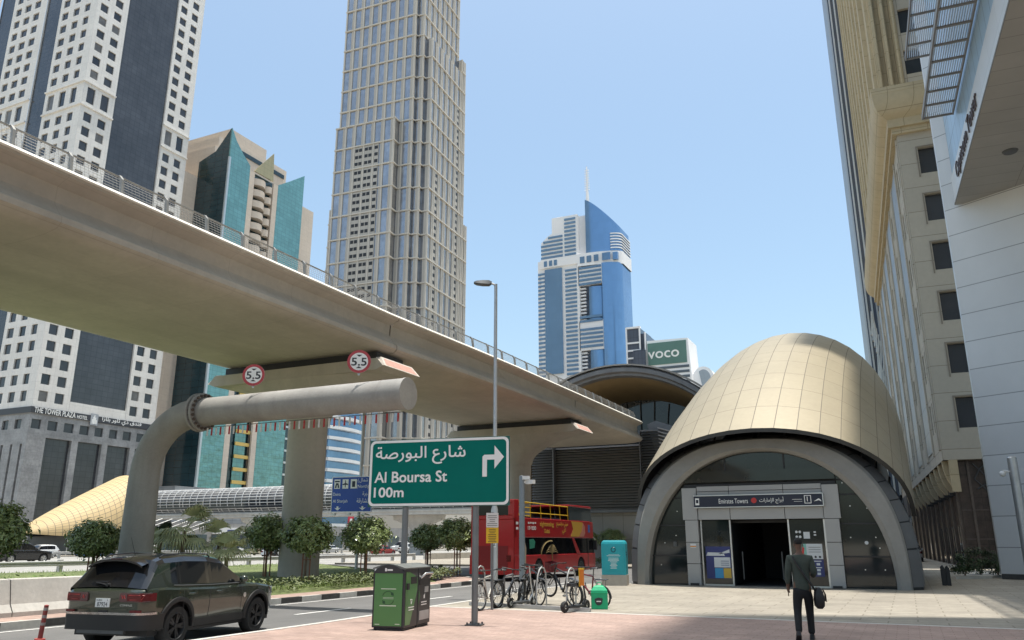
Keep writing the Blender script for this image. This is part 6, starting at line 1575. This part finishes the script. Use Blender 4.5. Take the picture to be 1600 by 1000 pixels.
# ---- motorcycle
mo = T('motorcycle', 'black delivery motor scooter on the highway left of the round pier', 'motorcycle', (-69.2, 77.6, -.15), 0)
for y in (0, 1.3):
    mb = MB(); mb.lathe([(.2,-.06),(.28,-.05),(.3,0),(.28,.05),(.2,.06)], 20, axis='x'); O('wheel', mb, M_rubber, mo, loc=(0,y,.3), smooth=40)
mb = MB(); mb.loft([[(-w_,y,z0),(-w_*.8,y,z1),(w_*.8,y,z1),(w_,y,z0)] for y, w_, z0, z1 in ((-.3,.1,.55,.7),(0,.17,.4,.8),(.5,.18,.3,.75),(.8,.15,.25,.5),(1.05,.18,.4,1.0),(1.3,.12,.6,.95))], closed=True, cap0=True, cap1=True); O('body', mb, M_cbk, mo, smooth=40)
mb = MB(); mb.box(-.24,.24,-.4,.08,.85,1.3); O('top_box', mb, M_black, mo, bevel=.04)
mb = MB(); mb.tube([(-.35,1.0,1.08),(0,1.08,1.02),(.35,1.0,1.08)], .025, 6); mb.tube([(0,1.3,.3),(0,1.05,1.0)], .035, 6); O('handlebar', mb, M_dsteel, mo)
mb = MB(); mb.box(-.13,.13,.05,.7,.8,.9); O('seat', mb, M_black, mo, bevel=.03)
mb = MB(); mb.prism([(1.05,1.0),(1.2,1.0),(1.05,1.35)], lambda u, v, t: (t, u, v), -.18, .18); O('windshield', mb, M_glass_g, mo)

# ---- open-topped double decker
bus = T('double_decker_bus', 'red open topped double decker tour bus with yellow railings driving away', 'bus', (-18.95, 37.4, -.155), -2)
M_bred = mat('bus_red', (.42,.014,.018), .3, coat=.4, noise=(1,.05)); M_bgold = mat('bus_gold_graphic', (.62,.36,.05), .45)
hb_ = 1.25; BL = 10.8
def bside(pts, x0, x1): 
    m = MB(); m.prism(pts, lambda u, v, t: (t, u, v), x0, x1); return m
arch = lambda yc: [(yc+.56*math.cos(math.pi*(1-k/12)), .52+.56*math.sin(math.pi*(1-k/12))) for k in range(13)]
lower = [(0,.32)] + [(yc, z) for yc, z in arch(2.9)] + arch(8.6) + [(BL-.05,.32),(BL,.9),(BL,1.25),(0,1.25)]
lower = [(0,.32),(2.34,.32)] + arch(2.9) + [(3.46,.32),(8.04,.32)] + arch(8.6) + [(9.16,.32),(BL-.05,.32),(BL,.9),(BL-.02,1.25),(0,1.25)]
mb = MB()
for s in (-1, 1): mb.join(bside(lower, s*hb_-.06, s*hb_))
mb.join(bside([(0,2.12),(BL-.25,2.12),(BL-.3,3.05),(BL-.9,3.1),(0,3.1)], hb_-.06, hb_)); mb.join(bside([(0,2.12),(BL-.25,2.12),(BL-.3,3.05),(BL-.9,3.1),(0,3.1)], -hb_, -hb_+.06))
mb.box(-hb_,hb_,0,.1,.32,3.0); mb.prism([(0,1.25),(.55,1.25),(.55,3.98),(0,3.98)], lambda u, v, t: (t, u, v), hb_-.06, hb_); mb.prism([(0,1.25),(.55,1.25),(.55,3.98),(0,3.98)], lambda u, v, t: (t, u, v), -hb_, -hb_+.06)
mb.box(-hb_+.061,hb_-.061,0.0,.1,3.001,3.2); mb.box(-hb_+.061,hb_-.061,0,.1,3.82,3.98); mb.box(-hb_+.061,-.9,0,.1,3.2,3.82); mb.box(.9,hb_-.061,0,.1,3.2,3.82)
mb.box(-hb_+.06,hb_-.06,BL-.1,BL,.32,1.25); mb.box(-hb_+.06,hb_-.06,BL-.32,BL-.25,2.12,3.05); mb.box(-hb_+.06,hb_-.06,.1,BL-.2,2.1,2.2)
mb.prism([(6.9,3.98),(BL-.75,3.98),(BL-.45,3.9),(BL-.5,3.84),(6.9,3.88)], lambda u, v, t: (t, u, v), -hb_, hb_); mb.box(-hb_+.061,hb_-.061,.1,BL-.1,.32,.42)
mb.prism([(8.0,1.25),(8.5,1.25),(7.6,2.12),(7.3,2.12)], lambda u, v, t: (t, u, v), hb_-.055, hb_+.004)
O('body', mb, M_bred, bus, bevel=.03)
mb = MB()
for s in (-1, 1): mb.box(min(s*(hb_-.05),s*(hb_-.03)),max(s*(hb_-.05),s*(hb_-.03)),.56,BL-.2,1.25,2.12)
O('lower_window', mb, M_carglass, bus)
mb = MB(); mb.box(-.9,.9,.03,.08,3.2,3.82); O('rear_window', mb, M_carglass, bus)
mb = MB()
for s in (-1, 1): mb.prism([(6.95,3.1),(BL-.8,3.1),(BL-.42,3.05),(BL-.6,3.86),(6.95,3.88)], lambda u, v, t: (t, u, v), s*(hb_-.05), s*(hb_-.02))
mb.slab((-hb_+.05,BL-.35,3.06),(hb_-.05,BL-.35,3.06),(hb_-.05,BL-.58,3.86),(-hb_+.05,BL-.58,3.86),.04); mb.slab((-hb_+.05,BL-.05,1.26),(hb_-.05,BL-.05,1.26),(hb_-.05,BL-.25,2.12),(-hb_+.05,BL-.25,2.12),.04); O('front_window', mb, mat('bus_screen', (.09,.11,.115), .05, spec=.9), bus)
mb = MB()
for s in (-1, 1): mb.box(min(s*hb_,s*(hb_-.06)),max(s*hb_,s*(hb_-.06)),6.85,6.95,3.1,3.9); mb.box(min(s*(hb_-.02),s*(hb_+.003)),max(s*(hb_-.02),s*(hb_+.003)),9.6,9.68,.4,2.1)
OS('window_post', mb, M_black, bus)
mb = MB()
for s in (-1, 1):
    x = s*(hb_-.05); mb.tube([(x,.5,3.9),(x,6.9,3.84)], .026, 6); mb.tube([(x,.55,3.22),(x,1.0,3.38),(x,6.9,3.36)], .022, 6)
    for y in (2.0,3.25,4.5,5.75,6.85): mb.tube([(x,y,3.1),(x,y-.1,3.87)], .02, 6)
O('yellow_railing', mb, M_yel, bus)
mb = MB(); mb.box(-hb_+.1,hb_-.1,.12,1.9,3.84,3.9); O('canopy', mb, mat('canopy_orange', (.55,.30,.03), .6), bus)
se_ = MB(); se_.box(-1.05,-.15,-.2,.2,.38,.46); se_.box(-1.05,-.15,-.24,-.18,.4,1.0); se_.box(.15,1.05,-.2,.2,.38,.46); se_.box(.15,1.05,-.24,-.18,.4,1.0); se_ = se_.mesh('seat', mat('seat_dark', (.07,.06,.08), .7))
for k in range(6): O('seat', se_, None, bus, loc=(0,1.9+.9*k,2.2))
mb = MB(); mb.box(-hb_+.07,hb_-.07,.6,BL-.4,.9,1.0); mb.box(-hb_+.07,hb_-.07,.11,.4,.5,2.1); O('interior', mb, M_black, bus)
for yc in (2.9, 8.6):
    for s in (-1, 1): wheel(bus, s*(hb_-.17), yc, .5, .3, s, M_dsteel, 6)
mb = MB()
for s in (-1, 1): mb.box(s*.95-.12,s*.95+.12,-.02,-.0,.95,1.25)
O('tail_lamp', mb, M_tail, bus)
mb = MB(); mb.box(-.9,.9,-.012,-.0,.6,1.7)
for i in range(8): mb.box(-.85,.85,-.02,-.0125,.7+.11*i,.75+.11*i)
O('engine_grille', mb, mat('grille_red', (.22,.012,.014), .5), bus)
XM = lambda y, z: plane_M((hb_+.002,y,z),(0,1,0),(0,0,1))
text('bus_lettering', 'sightseeing', .24, M_bgold, bus, XM(3.0,2.72), .006, w=1.75, bold=.02); text('bus_lettering', 'دبي', .34, M_bgold, bus, XM(5.9,2.3), .006, w=.5, ar=True, bold=.01)
text('bus_lettering', 'Dubai', .22, M_bgold, bus, XM(3.55,2.36), .006, w=.65, bold=.02); text('bus_lettering', 'سيتي سايتسينج', .36, M_bgold, bus, XM(5.1,2.66), .006, w=1.6, ar=True, bold=.01)
text('fleet_number', '19 000', .2, M_lit, bus, XM(1.55,2.5), .006, w=.95)
mb = MB(); 
for i in range(4): mb.box(hb_+.001,hb_+.006,1.55+.26*i,1.74+.26*i,2.8+.02*(i%2),2.9)
mb.box(hb_+.001,hb_+.006,.2,.45,2.75,2.88); mb.box(hb_+.001,hb_+.006,.2,.45,2.5,2.62); O('small_print', mb, M_lit, bus)
mb = MB(); mb.prism([(7.1,2.2),(8.3,2.2),(8.7,2.5),(8.9,3.0),(8.3,3.05),(7.2,3.05),(7.45,2.6)], lambda u, v, t: (t, u, v), hb_+.0005, hb_+.005); O('gold_graphic', mb, M_bgold, bus)
mb = MB(); mb.prism([(8.35,2.2),(8.75,2.5),(8.95,3.0),(9.2,2.8),(9.25,2.4),(9.0,2.2)], lambda u, v, t: (t, u, v), hb_+.0005, hb_+.005); O('pale_graphic', mb, mat('graphic_pink', (.55,.22,.16), .5), bus)
mb = MB(); mb.box(hb_+.0005,hb_+.006,9.7,10.0,2.45,2.9); O('blue_logo', mb, mat('logo_blue', (.03,.14,.45), .5), bus)
mb = MB()
for k in range(11):
    a = math.pi*(k+.5)/11; mb.tube([(hb_+.002,4.5,1.35),(hb_+.002,4.5+.5*math.cos(a),1.35+.42*math.sin(a)),(hb_+.002,4.5+.8*math.cos(a),1.28+.3*math.sin(a))], [.02,.03,.008], 4)
mb.tube([(hb_+.002,4.5,.5),(hb_+.002,4.5,1.4)], .035, 5); mb.tube([(hb_+.002,4.3-1.2*math.cos(a),1.1+.85*math.sin(a)) for a in [math.pi*.05+math.pi*.5*k/10 for k in range(11)]], [.012+.003*k for k in range(11)], 5)
O('palm_graphic', mb, mat('palm_gold', (.26,.19,.08), .5), bus)
mb = MB(); mb.prism([(.75,.45),(1.3,.45),(1.35,1.6),(1.1,2.05),(.8,1.9)], lambda u, v, t: (t, u, v), hb_+.0005, hb_+.004); O('tower_graphic', mb, mat('graphic_sand', (.40,.33,.24), .6), bus)
mb = MB(); mb.prism([(1.75,1.55),(2.3,1.6),(2.4,1.9),(2.2,2.05),(1.7,2.02)], lambda u, v, t: (t, u, v), hb_+.0005, hb_+.004); O('green_graphic', mb, mat('graphic_green', (.03,.25,.16), .5), bus)
mb = MB(); mb.box(hb_+.001,hb_+.2,10.45,10.65,1.45,2.0); mb.tube([(hb_-.05,10.6,2.2),(hb_+.12,10.55,2.0)], .025, 5); O('mirror', mb, M_black, bus)
# ================================================================= BICYCLES, SCOOTERS, RACK
rk = T('bicycle_rack', 'galvanised bicycle rack of bent tube hoops on a flat base rail', 'bicycle rack', (0,0,0))
ra, rb_ = Vector((-11.35,21.05,0)), Vector((-7.5,20.35,0)); rd = (rb_-ra).normalized(); rn_ = Vector((-rd.y, rd.x, 0))
mb = MB(); mb.obox(((ra+rb_)/2+Vector((0,0,.05))), ((rb_-ra).length,.1,.09), Matrix.Rotation(math.atan2(rd.y, rd.x), 3, 'Z')); O('base_rail', mb, M_steel, rk)
def hoop(f):
    c = ra + (rb_-ra)*f; mb = MB(); pts = []
    for u, z in ((0,.05),(0,.55),(.06,.85),(.14,1.0),(.24,1.06),(.34,1.02),(.40,.9),(.42,.5),(.42,0)): pts.append(c + rn_*(u*1.3) - rd*(.05*min(u/.3,1)) + Vector((0,0,z)))
    mb.tube(pts, .02, 10); O('hoop', mb, M_gal, rk, smooth=50)
for f in (.04,.58,.82): hoop(f)
def bike(label, loc, rz, lean, fm, tyre=.33, fat=.027, seat_h=.97, bar=.6, basket=None, lift=0, rimc=None, group='bicycles locked to the rack'):
    b = T('bicycle', label, 'bicycle', loc, rz, group); b.rotation_euler = (R(lift), R(lean), R(rz)); wb_ = 1.04; r = tyre
    for y in (0, wb_):
        mb = MB(); mb.tube([(0, r*math.cos(a)*.955, r*math.sin(a)*.955) for a in [2*math.pi*k/28 for k in range(28)]], fat, 8, closed=True); w_ = O('wheel', mb, M_rubber, b, loc=(0,y,r), smooth=60)
        mb = MB(); mb.tube([(0, r*.87*math.cos(a), r*.87*math.sin(a)) for a in [2*math.pi*k/28 for k in range(28)]], .012, 6, closed=True); mb.tube([(-.04,0,0),(.04,0,0)], .022, 8)
        for k in range(14): a = 2*math.pi*k/14; mb.tube([(.02*(-1)**k,.02*math.cos(a+.8),.02*math.sin(a+.8)),(0,r*.87*math.cos(a),r*.87*math.sin(a))], .0022, 3)
        O('rim', mb, rimc or M_gal, w_, smooth=60)
    bb = (0,.43,.28); st = (0,.30,.80); ht = (0,.80,.86); hb2 = (0,.84,.68); ax = (0,0,r); fx = (0,wb_,r)
    mb = MB(); mb.tube([bb, st], .023, 8); mb.tube([st, ht], .022, 8); mb.tube([bb, hb2], .028, 8); mb.tube([ht, hb2], .026, 8)
    for s in (-1, 1): mb.tube([(s*.02,bb[1],bb[2]),(s*.055,0,r)], .009, 6); mb.tube([(s*.012,st[1],st[2]-.03),(s*.055,0,r)], .008, 6)
    O('frame', mb, fm, b, smooth=60)
    mb = MB()
    for s in (-1, 1): mb.tube([(s*.03,.85,.66),(s*.055,.93,.5),(s*.055,wb_,r)], .012, 6)
    O('fork', mb, fm, b, smooth=60)
    mb = MB(); mb.tube([ht,(0,.77,.98)], .014, 6); mb.tube([(-bar/2,.68,1.0),(-.12,.78,.99),(0,.79,.98),(.12,.78,.99),(bar/2,.68,1.0)], .012, 6)
    for s in (-1, 1): mb.tube([(s*bar/2,.68,1.0),(s*(bar/2-.12),.71,1.0)], .018, 6); mb.tube([(s*(bar/2-.13),.74,.985),(s*(bar/2-.03),.76,.96)], .006, 4)
    O('handlebar', mb, M_black, b, smooth=60)
    mb = MB(); mb.tube([st,(0,.25,seat_h)], .013, 6); mb.loft([[(-w_,y,seat_h+z),(0,y,seat_h+z+.03),(w_,y,seat_h+z),(0,y,seat_h+z-.03)] for y, w_, z in ((.10,.03,.02),(.14,.085,.03),(.24,.07,.02),(.34,.025,.015),(.38,.012,.0))], closed=True, cap0=True, cap1=True); O('saddle', mb, M_black, b, smooth=50)
    mb = MB(); mb.lathe([(.09,-.004),(.09,.004)], 20, c=(.05,.43,.28), axis='x'); mb.tube([(.065,.43,.28),(.075,.5,.14)], .009, 5); mb.tube([(-.065,.43,.28),(-.075,.36,.42)], .009, 5); mb.box(.07,.16,.46,.54,.125,.15); mb.box(-.16,-.07,.32,.4,.41,.435)
    mb.tube([(.05,.43,.37),(.05,0,r+.03)], .005, 4); mb.tube([(.05,.43,.19),(.05,0,r-.03)], .005, 4); O('crankset', mb, M_dsteel, b)
    mb = MB(); mb.loft([[(x, -(r+.025)*math.cos(a)*1.0, r+(r+.025)*math.sin(a)) for x in (-.028,0,.028)] for a in [math.pi*(-.05+.75*k/12) for k in range(13)]]); O('rear_mudguard', mb, M_black, b, smooth=60)
    mb = MB(); mb.box(-.055,.055,-.22,.2,.715,.735); mb.tube([(.055,-.12,.72),(.06,0,r)], .007, 5); mb.tube([(-.055,-.12,.72),(-.06,0,r)], .007, 5); O('luggage_rack', mb, M_dsteel, b)
    mb = MB(); mb.tube([(.0,.55,.32),(.09,.62,.28),(.1,.72,.5),(.02,.66,.62)], .014, 6); mb.tube([(-.05,.05,.3),(-.16,.0,.02)], .01, 5); O('cable_lock', mb, M_black, b, smooth=60)
    mb = MB()
    for s in (-1, 1): mb.tube([(s*(bar/2-.1),.75,.98),(s*.1,.9,1.0),(s*.03,.88,.8)], .004, 4)
    O('brake_cables', mb, M_black, b)
    if basket:
        mb = MB(); mb.loft([[(-.15*s,.88-.0+.0,z),(.15*s,.88,z),(.15*s,1.12,z),(-.15*s,1.12,z)] for s, z in ((.75,.74),(1,.98))], closed=True, cap0=True); O('basket', mb, basket, b)
    return b
M_fwh, M_fbk, M_frd, M_fgy = paint('frame_pearl',(.55,.52,.46)), paint('frame_black',(.02,.02,.022)), paint('frame_maroon',(.16,.02,.03)), paint('frame_grey',(.2,.2,.21))
bike('pearl white framed bicycle standing nearest to the grey sign post', (-10.2,19.5,0), 0, -5, M_fwh, .35, .026)
bike('dark thick tyred bicycle standing behind the pearl white one', (-10.25,20.5,0), -2, 6, M_fgy, .36, .034, rimc=M_dsteel)
bike('black bicycle with a long luggage rack half hidden behind the dark thick tyred one', (-10.0,21.5,0), 12, 7, M_fbk, .35, .03, rimc=M_dsteel)
bike('black city bicycle with its front wheel propped high between the hoops', (-9.55,21.75,0), 50, 6, M_fbk, .34, .02, lift=8)
bike('black bicycle with a red front basket behind the seated scooter', (-8.6,22.0,0), 64, -6, M_fbk, .33, .028, basket=mat('red_basket', (.16,.02,.025), .6, noise=(20,.5)), lift=12)
bike('maroon folding bicycle with a big black saddle beside the green bag', (-7.75,22.15,0), 66, -7, M_frd, .27, .022, seat_h=1.0, rimc=M_dsteel)
def scooter(label, loc, rz, seat=False, m=None):
    s = T('kick_scooter', label, 'scooter', loc, rz, 'electric scooters parked at the rack')
    mb = MB(); mb.box(-.085,.085,.12,.82,.10,.16); mb.box(-.06,.06,-.02,.12,.12,.15); O('deck', mb, M_dsteel if not seat else M_black, s, bevel=.012)
    for y in (0, 1.0):
        mb = MB(); mb.lathe([(.06,-.03),(.105,-.028),(.12,0),(.105,.028),(.06,.03)] if not seat else [(.06,-.05),(.12,-.05),(.14,0),(.12,.05),(.06,.05)], 20, axis='x'); w_ = O('wheel', mb, M_rubber, s, loc=(0,y,.12 if not seat else .14), smooth=40)
        mb = MB(); mb.lathe([(.06,-.034),(.02,-.036),(.02,.036),(.06,.034)], 12, axis='x'); O('rim', mb, M_alu, w_)
    mb = MB(); mb.tube([(0,.82,.14),(0,.98,.32),(0,.9,.62),(0,.84,1.08)], [.03,.03,.022,.02], 8); mb.tube([(0,.98,.32),(.04,1.0,.13)], .016, 6); mb.tube([(0,.98,.32),(-.04,1.0,.13)], .016, 6); O('stem', mb, M_alu if not seat else M_black, s, smooth=50)
    mb = MB(); mb.tube([(-.26,.82,1.09),(0,.84,1.08),(.26,.82,1.09)], .016, 8); O('handlebar', mb, M_black, s, smooth=50)
    mb = MB(); mb.loft([[(-.045,y,z),(.045,y,z)] for y, z in ((-.13,.16),(-.06,.25),(.04,.27),(.12,.2))]); O('mudguard', mb, M_black, s, smooth=50)
    if seat:
        mb = MB(); mb.tube([(0,.42,.15),(0,.36,.6)], .02, 8); O('seat_post', mb, M_black, s)
        mb = MB(); mb.loft([[(-w_,y,.62),(-w_*.7,y,.7),(w_*.7,y,.7),(w_,y,.62)] for y, w_ in ((.2,.08),(.27,.12),(.42,.11),(.52,.05))], closed=True, cap0=True, cap1=True); O('seat', mb, M_black, s, smooth=50)
        mb = MB(); mb.box(-.05,.05,.8,.86,.62,1.02); O('high_visibility_strap', mb, mat('orange_strap', (.75,.22,.02), .5), s)
        mb = MB(); mb.box(-.07,-.052,.79,.86,.6,1.03); mb.box(-.07,.06,.78,.87,1.021,1.06); O('yellow_strap', mb, M_yel, s)
    return s
scooter('grey electric kick scooter in front of the rack behind the pearl bicycle', (-9.9,20.65,0), -14)
scooter('black electric scooter with a seat and an orange strap at the rack', (-8.0,19.85,0), -12, True)
gb = T('delivery_bag', 'bright green square delivery bag standing beside the maroon bicycle', 'bag', (-7.62,21.4,0), 20)
M_gbag = mat('bag_green', (.012,.42,.19), .55, noise=(5,.1))
mb = MB(); mb.loft([[(-.22*a,-.17*a,z),(.22*a,-.17*a,z),(.22*a,.17*a,z),(-.22*a,.17*a,z)] for a, z in ((.95,.0),(1,.04),(1.0,.4),(.97,.45),(.98,.47),(.6,.58),(.3,.6))], closed=True, cap0=True, cap1=True); O('bag_body', mb, M_gbag, gb, bevel=.015)
mb = MB(); mb.box(-.225,.225,-.178,.178,.395,.41); mb.tube([(-.08,0,.6),(-.05,0,.67),(.05,0,.67),(.08,0,.6)], .012, 6); O('bag_strap', mb, mat('bag_green_dark', (.01,.3,.13), .6), gb)
mb = MB(); mb.lathe([(0,-.181),(.1,-.181),(.1,-.171)], 16, c=(-.02,0,.2), axis='y'); mb.sphere((-.09,-.175,.24), .04, 8, 6, (1,.2,1)); mb.sphere((.05,-.175,.25), .04, 8, 6, (1,.2,1)); O('emblem', mb, M_dkl, gb)
mb = MB(); mb.box(-.08,.04,-.186,-.1815,.19,.215); O('emblem_print', mb, M_lit, gb)

# ================================================================= PERSON
def skin_mesh(name, joints, edges, mats, parent=None, levels=2, root=0, label=None):
    me = bpy.data.meshes.new(name); me.from_pydata([j[:3] for j in joints], edges, [])
    o = bpy.data.objects.new(name, me); COL.objects.link(o)
    sk = o.modifiers.new('skin', 'SKIN'); sk.use_smooth_shade = True
    if not me.skin_vertices: pass
    for i, j in enumerate(joints):
        sv = me.skin_vertices[0].data[i]; sv.radius = (j[3], j[4] if len(j) > 4 else j[3]); sv.use_root = (i == root)
    ss = o.modifiers.new('subd', 'SUBSURF'); ss.levels = ss.render_levels = levels
    res = bake(o); bpy.data.objects.remove(o); bpy.data.meshes.remove(me)
    res.materials.clear()
    for m in (mats if isinstance(mats, list) else [mats]): res.materials.append(m)
    for p_ in res.polygons: p_.use_smooth = True
    out = bpy.data.objects.new(name, res); COL.objects.link(out)
    if parent: out.parent = parent
    return out
M_skin = mat('dark_skin', (.15,.08,.052), .55, noise=(12,.1)); M_shirt = mat('green_grey_shirt', (.055,.068,.055), .85, noise=[(6,.12)], bump=(7,.5,.03)); M_trs = mat('black_trousers', (.010,.010,.012), .8, bump=(6,.4,.03)); M_hair = mat('short_black_hair', (.012,.010,.009), .8, bump=(90,.6,.004))
pr = T('person', 'man walking to the entrance in dark green shirt and black trousers', 'person', (-1.85, 16.25, 0), 8)
# body (skin): head, neck, torso, arms with hands
J = [(0,0,.96,.13,.10),(0,.01,1.12,.135,.10),(0,.015,1.30,.155,.115),(0,.0,1.42,.13,.10),(0,.005,1.50,.055),(0,.015,1.565,.052),(0,.03,1.64,.068,.085),(0,.03,1.72,.072,.09),(0,.025,1.775,.045,.055),
 (-.17,0,1.42,.06),(-.225,-.01,1.16,.045),(-.245,.035,.93,.032),(-.245,.05,.86,.028,.038),
 (.17,0,1.42,.06),(.225,-.03,1.17,.045),(.20,.17,1.10,.034),(.17,.25,1.16,.028,.038),
 (-.09,0,.90,.085),(-.115,.0,.51,.055),(-.125,-.22,.15,.04),(-.125,-.15,.06,.032),
 (.09,0,.90,.085),(.095,.13,.52,.055),(.10,.17,.10,.04),(.10,.27,.04,.032)]
Ed = [(0,1),(1,2),(2,3),(3,4),(4,5),(5,6),(6,7),(7,8),(3,9),(9,10),(10,11),(11,12),(3,13),(13,14),(14,15),(15,16),(0,17),(17,18),(18,19),(19,20),(0,21),(21,22),(22,23),(23,24)]
fing = []
def finger(base, i, d, curl, Ls, r):
    n0 = len(J); p = Vector(base); d = Vector(d).normalized(); ax = Vector((1,0,0)); J.append((*p, r)); prev = n0; Ed.append((i, n0))
    for L_ in Ls:
        d = Matrix.Rotation(curl, 3, ax) @ d; p = p + d*L_; J.append((*p, r*.9)); Ed.append((prev, len(J)-1)); prev = len(J)-1
for k in range(4): finger((-.247, .02+.021*k, .815-.004*abs(k-2)), 12, (0,.05,-1), .35, [(.030,.036,.038,.033)[k], .024, .018], .0095)
finger((-.232,.085,.85), 12, (.2,.55,-.8), .1, [.035,.028], .010)
for k in range(4): finger((.172-.004*k, .285+.0*k, 1.155+.021*k), 16, (-.5,.7,.1), .3, [.032,.024,.018], .0095)
finger((.15,.25,1.225), 16, (-.3,.4,.9), .1, [.03,.025], .010)
body = skin_mesh('body', J, Ed, M_skin, pr, 2)
# face and ears belong to the same head: small shaped additions kept in the body mesh
import bmesh
bm = bmesh.new(); bm.from_mesh(body.data)
def blob(c, r, sc):
    g = bmesh.ops.create_uvsphere(bm, u_segments=10, v_segments=8, radius=r); bmesh.ops.scale(bm, vec=sc, verts=g['verts']); bmesh.ops.translate(bm, vec=c, verts=g['verts'])
for s in (-1, 1): blob((s*.078,.02,1.655), .03, (.35,.7,1.1)); blob((s*.03,.108,1.68), .012, (1,.6,.7))
blob((0,.122,1.645), .018, (.7,.9,1.3)); blob((0,.108,1.605), .02, (1.3,.5,.45))
bm.to_mesh(body.data); bm.free()
for p_ in body.data.polygons: p_.use_smooth = True
# clothing
SJ = [(0,0,.80,.172,.135),(0,.0,1.0,.16,.12),(0,.01,1.15,.165,.122),(0,.015,1.30,.19,.135),(0,.0,1.42,.165,.115),(0,.005,1.485,.075,.07),
 (-.175,0,1.415,.085),(-.228,-.01,1.16,.066),(-.247,.03,.95,.05),(.175,0,1.415,.085),(.228,-.03,1.17,.066),(.205,.14,1.11,.05)]
SE = [(0,1),(1,2),(2,3),(3,4),(4,5),(4,6),(6,7),(7,8),(4,9),(9,10),(10,11)]
skin_mesh('shirt', SJ, SE, M_shirt, pr, 2)
TJ = [(0,0,.95,.155,.12),(0,-.01,.86,.165,.13),(-.095,-.005,.80,.10),(-.115,.0,.51,.076),(-.122,-.13,.30,.066),(-.126,-.21,.14,.062),(.095,0,.80,.10),(.098,.13,.52,.076),(.10,.16,.28,.066),(.10,.175,.08,.064)]
TE = [(0,1),(1,2),(2,3),(3,4),(4,5),(1,6),(6,7),(7,8),(8,9)]
skin_mesh('trousers', TJ, TE, M_trs, pr, 2)
for s, y, rx in ((-1,-.17,-30),(1,.21,0)):
    mb = MB(); mb.loft([[(-w_,yy,.0),(-w_*.9,yy,h),(0,yy,h+.02),(w_*.9,yy,h),(w_,yy,.0)] for yy, w_, h in ((-.10,.032,.07),(-.07,.042,.085),(0,.045,.085),(.09,.05,.055),(.15,.04,.035),(.175,.02,.02))], closed=True, cap0=True, cap1=True)
    o_ = O('shoe', mb, M_black, pr, smooth=50, loc=(s*.118+(-.017 if s < 0 else -.018), y-.02, .005 if s > 0 else .06)); o_.rotation_euler = (R(rx), 0, R(-4*s))
hm = MB(); hm.sphere((0,.02,1.712), .092, 16, 12, (.84,1.03,.90)); hm.v = [(x, min(y, .085), max(z, 1.675 + max(0, y+.02)*.9)) for x, y, z in hm.v]; O('hair', hm, M_hair, pr, smooth=60)
mb = MB(); mb.tube([(-.125,-.07,1.455),(-.06,-.125,1.32),(.06,-.135,1.12),(.17,-.10,.95),(.215,-.03,.86)], .02, 6); mb.tube([(-.125,-.07,1.455),(-.10,.06,1.44),(.0,.14,1.25),(.2,.08,.9)], .018, 6); O('bag_strap', mb, M_black, pr, smooth=50)
bag = T('shoulder_bag', 'black shoulder bag hanging at the right hip of the walking man', 'bag', (-1.58, 16.3, .55), 12)
mb = MB(); mb.loft([[(-.07*a,-.17*b,z),(.07*a,-.17*b,z),(.09*a,0,z),(.07*a,.17*b,z),(-.07*a,.17*b,z),(-.09*a,0,z)] for a, b, z in ((.5,.6,0),(1,.9,.05),(1.1,1,.16),(.9,1,.28),(.4,.85,.36))], closed=True, cap0=True, cap1=True); O('bag_body', mb, M_black, bag, smooth=50)
mb = MB(); mb.loft([[(.075,y,.33),(.11,y,.25),(.112,y,.12)] for y in (-.15,0,.15)]); O('flap', mb, mat('bag_flap', (.02,.02,.022), .6), bag, smooth=50)
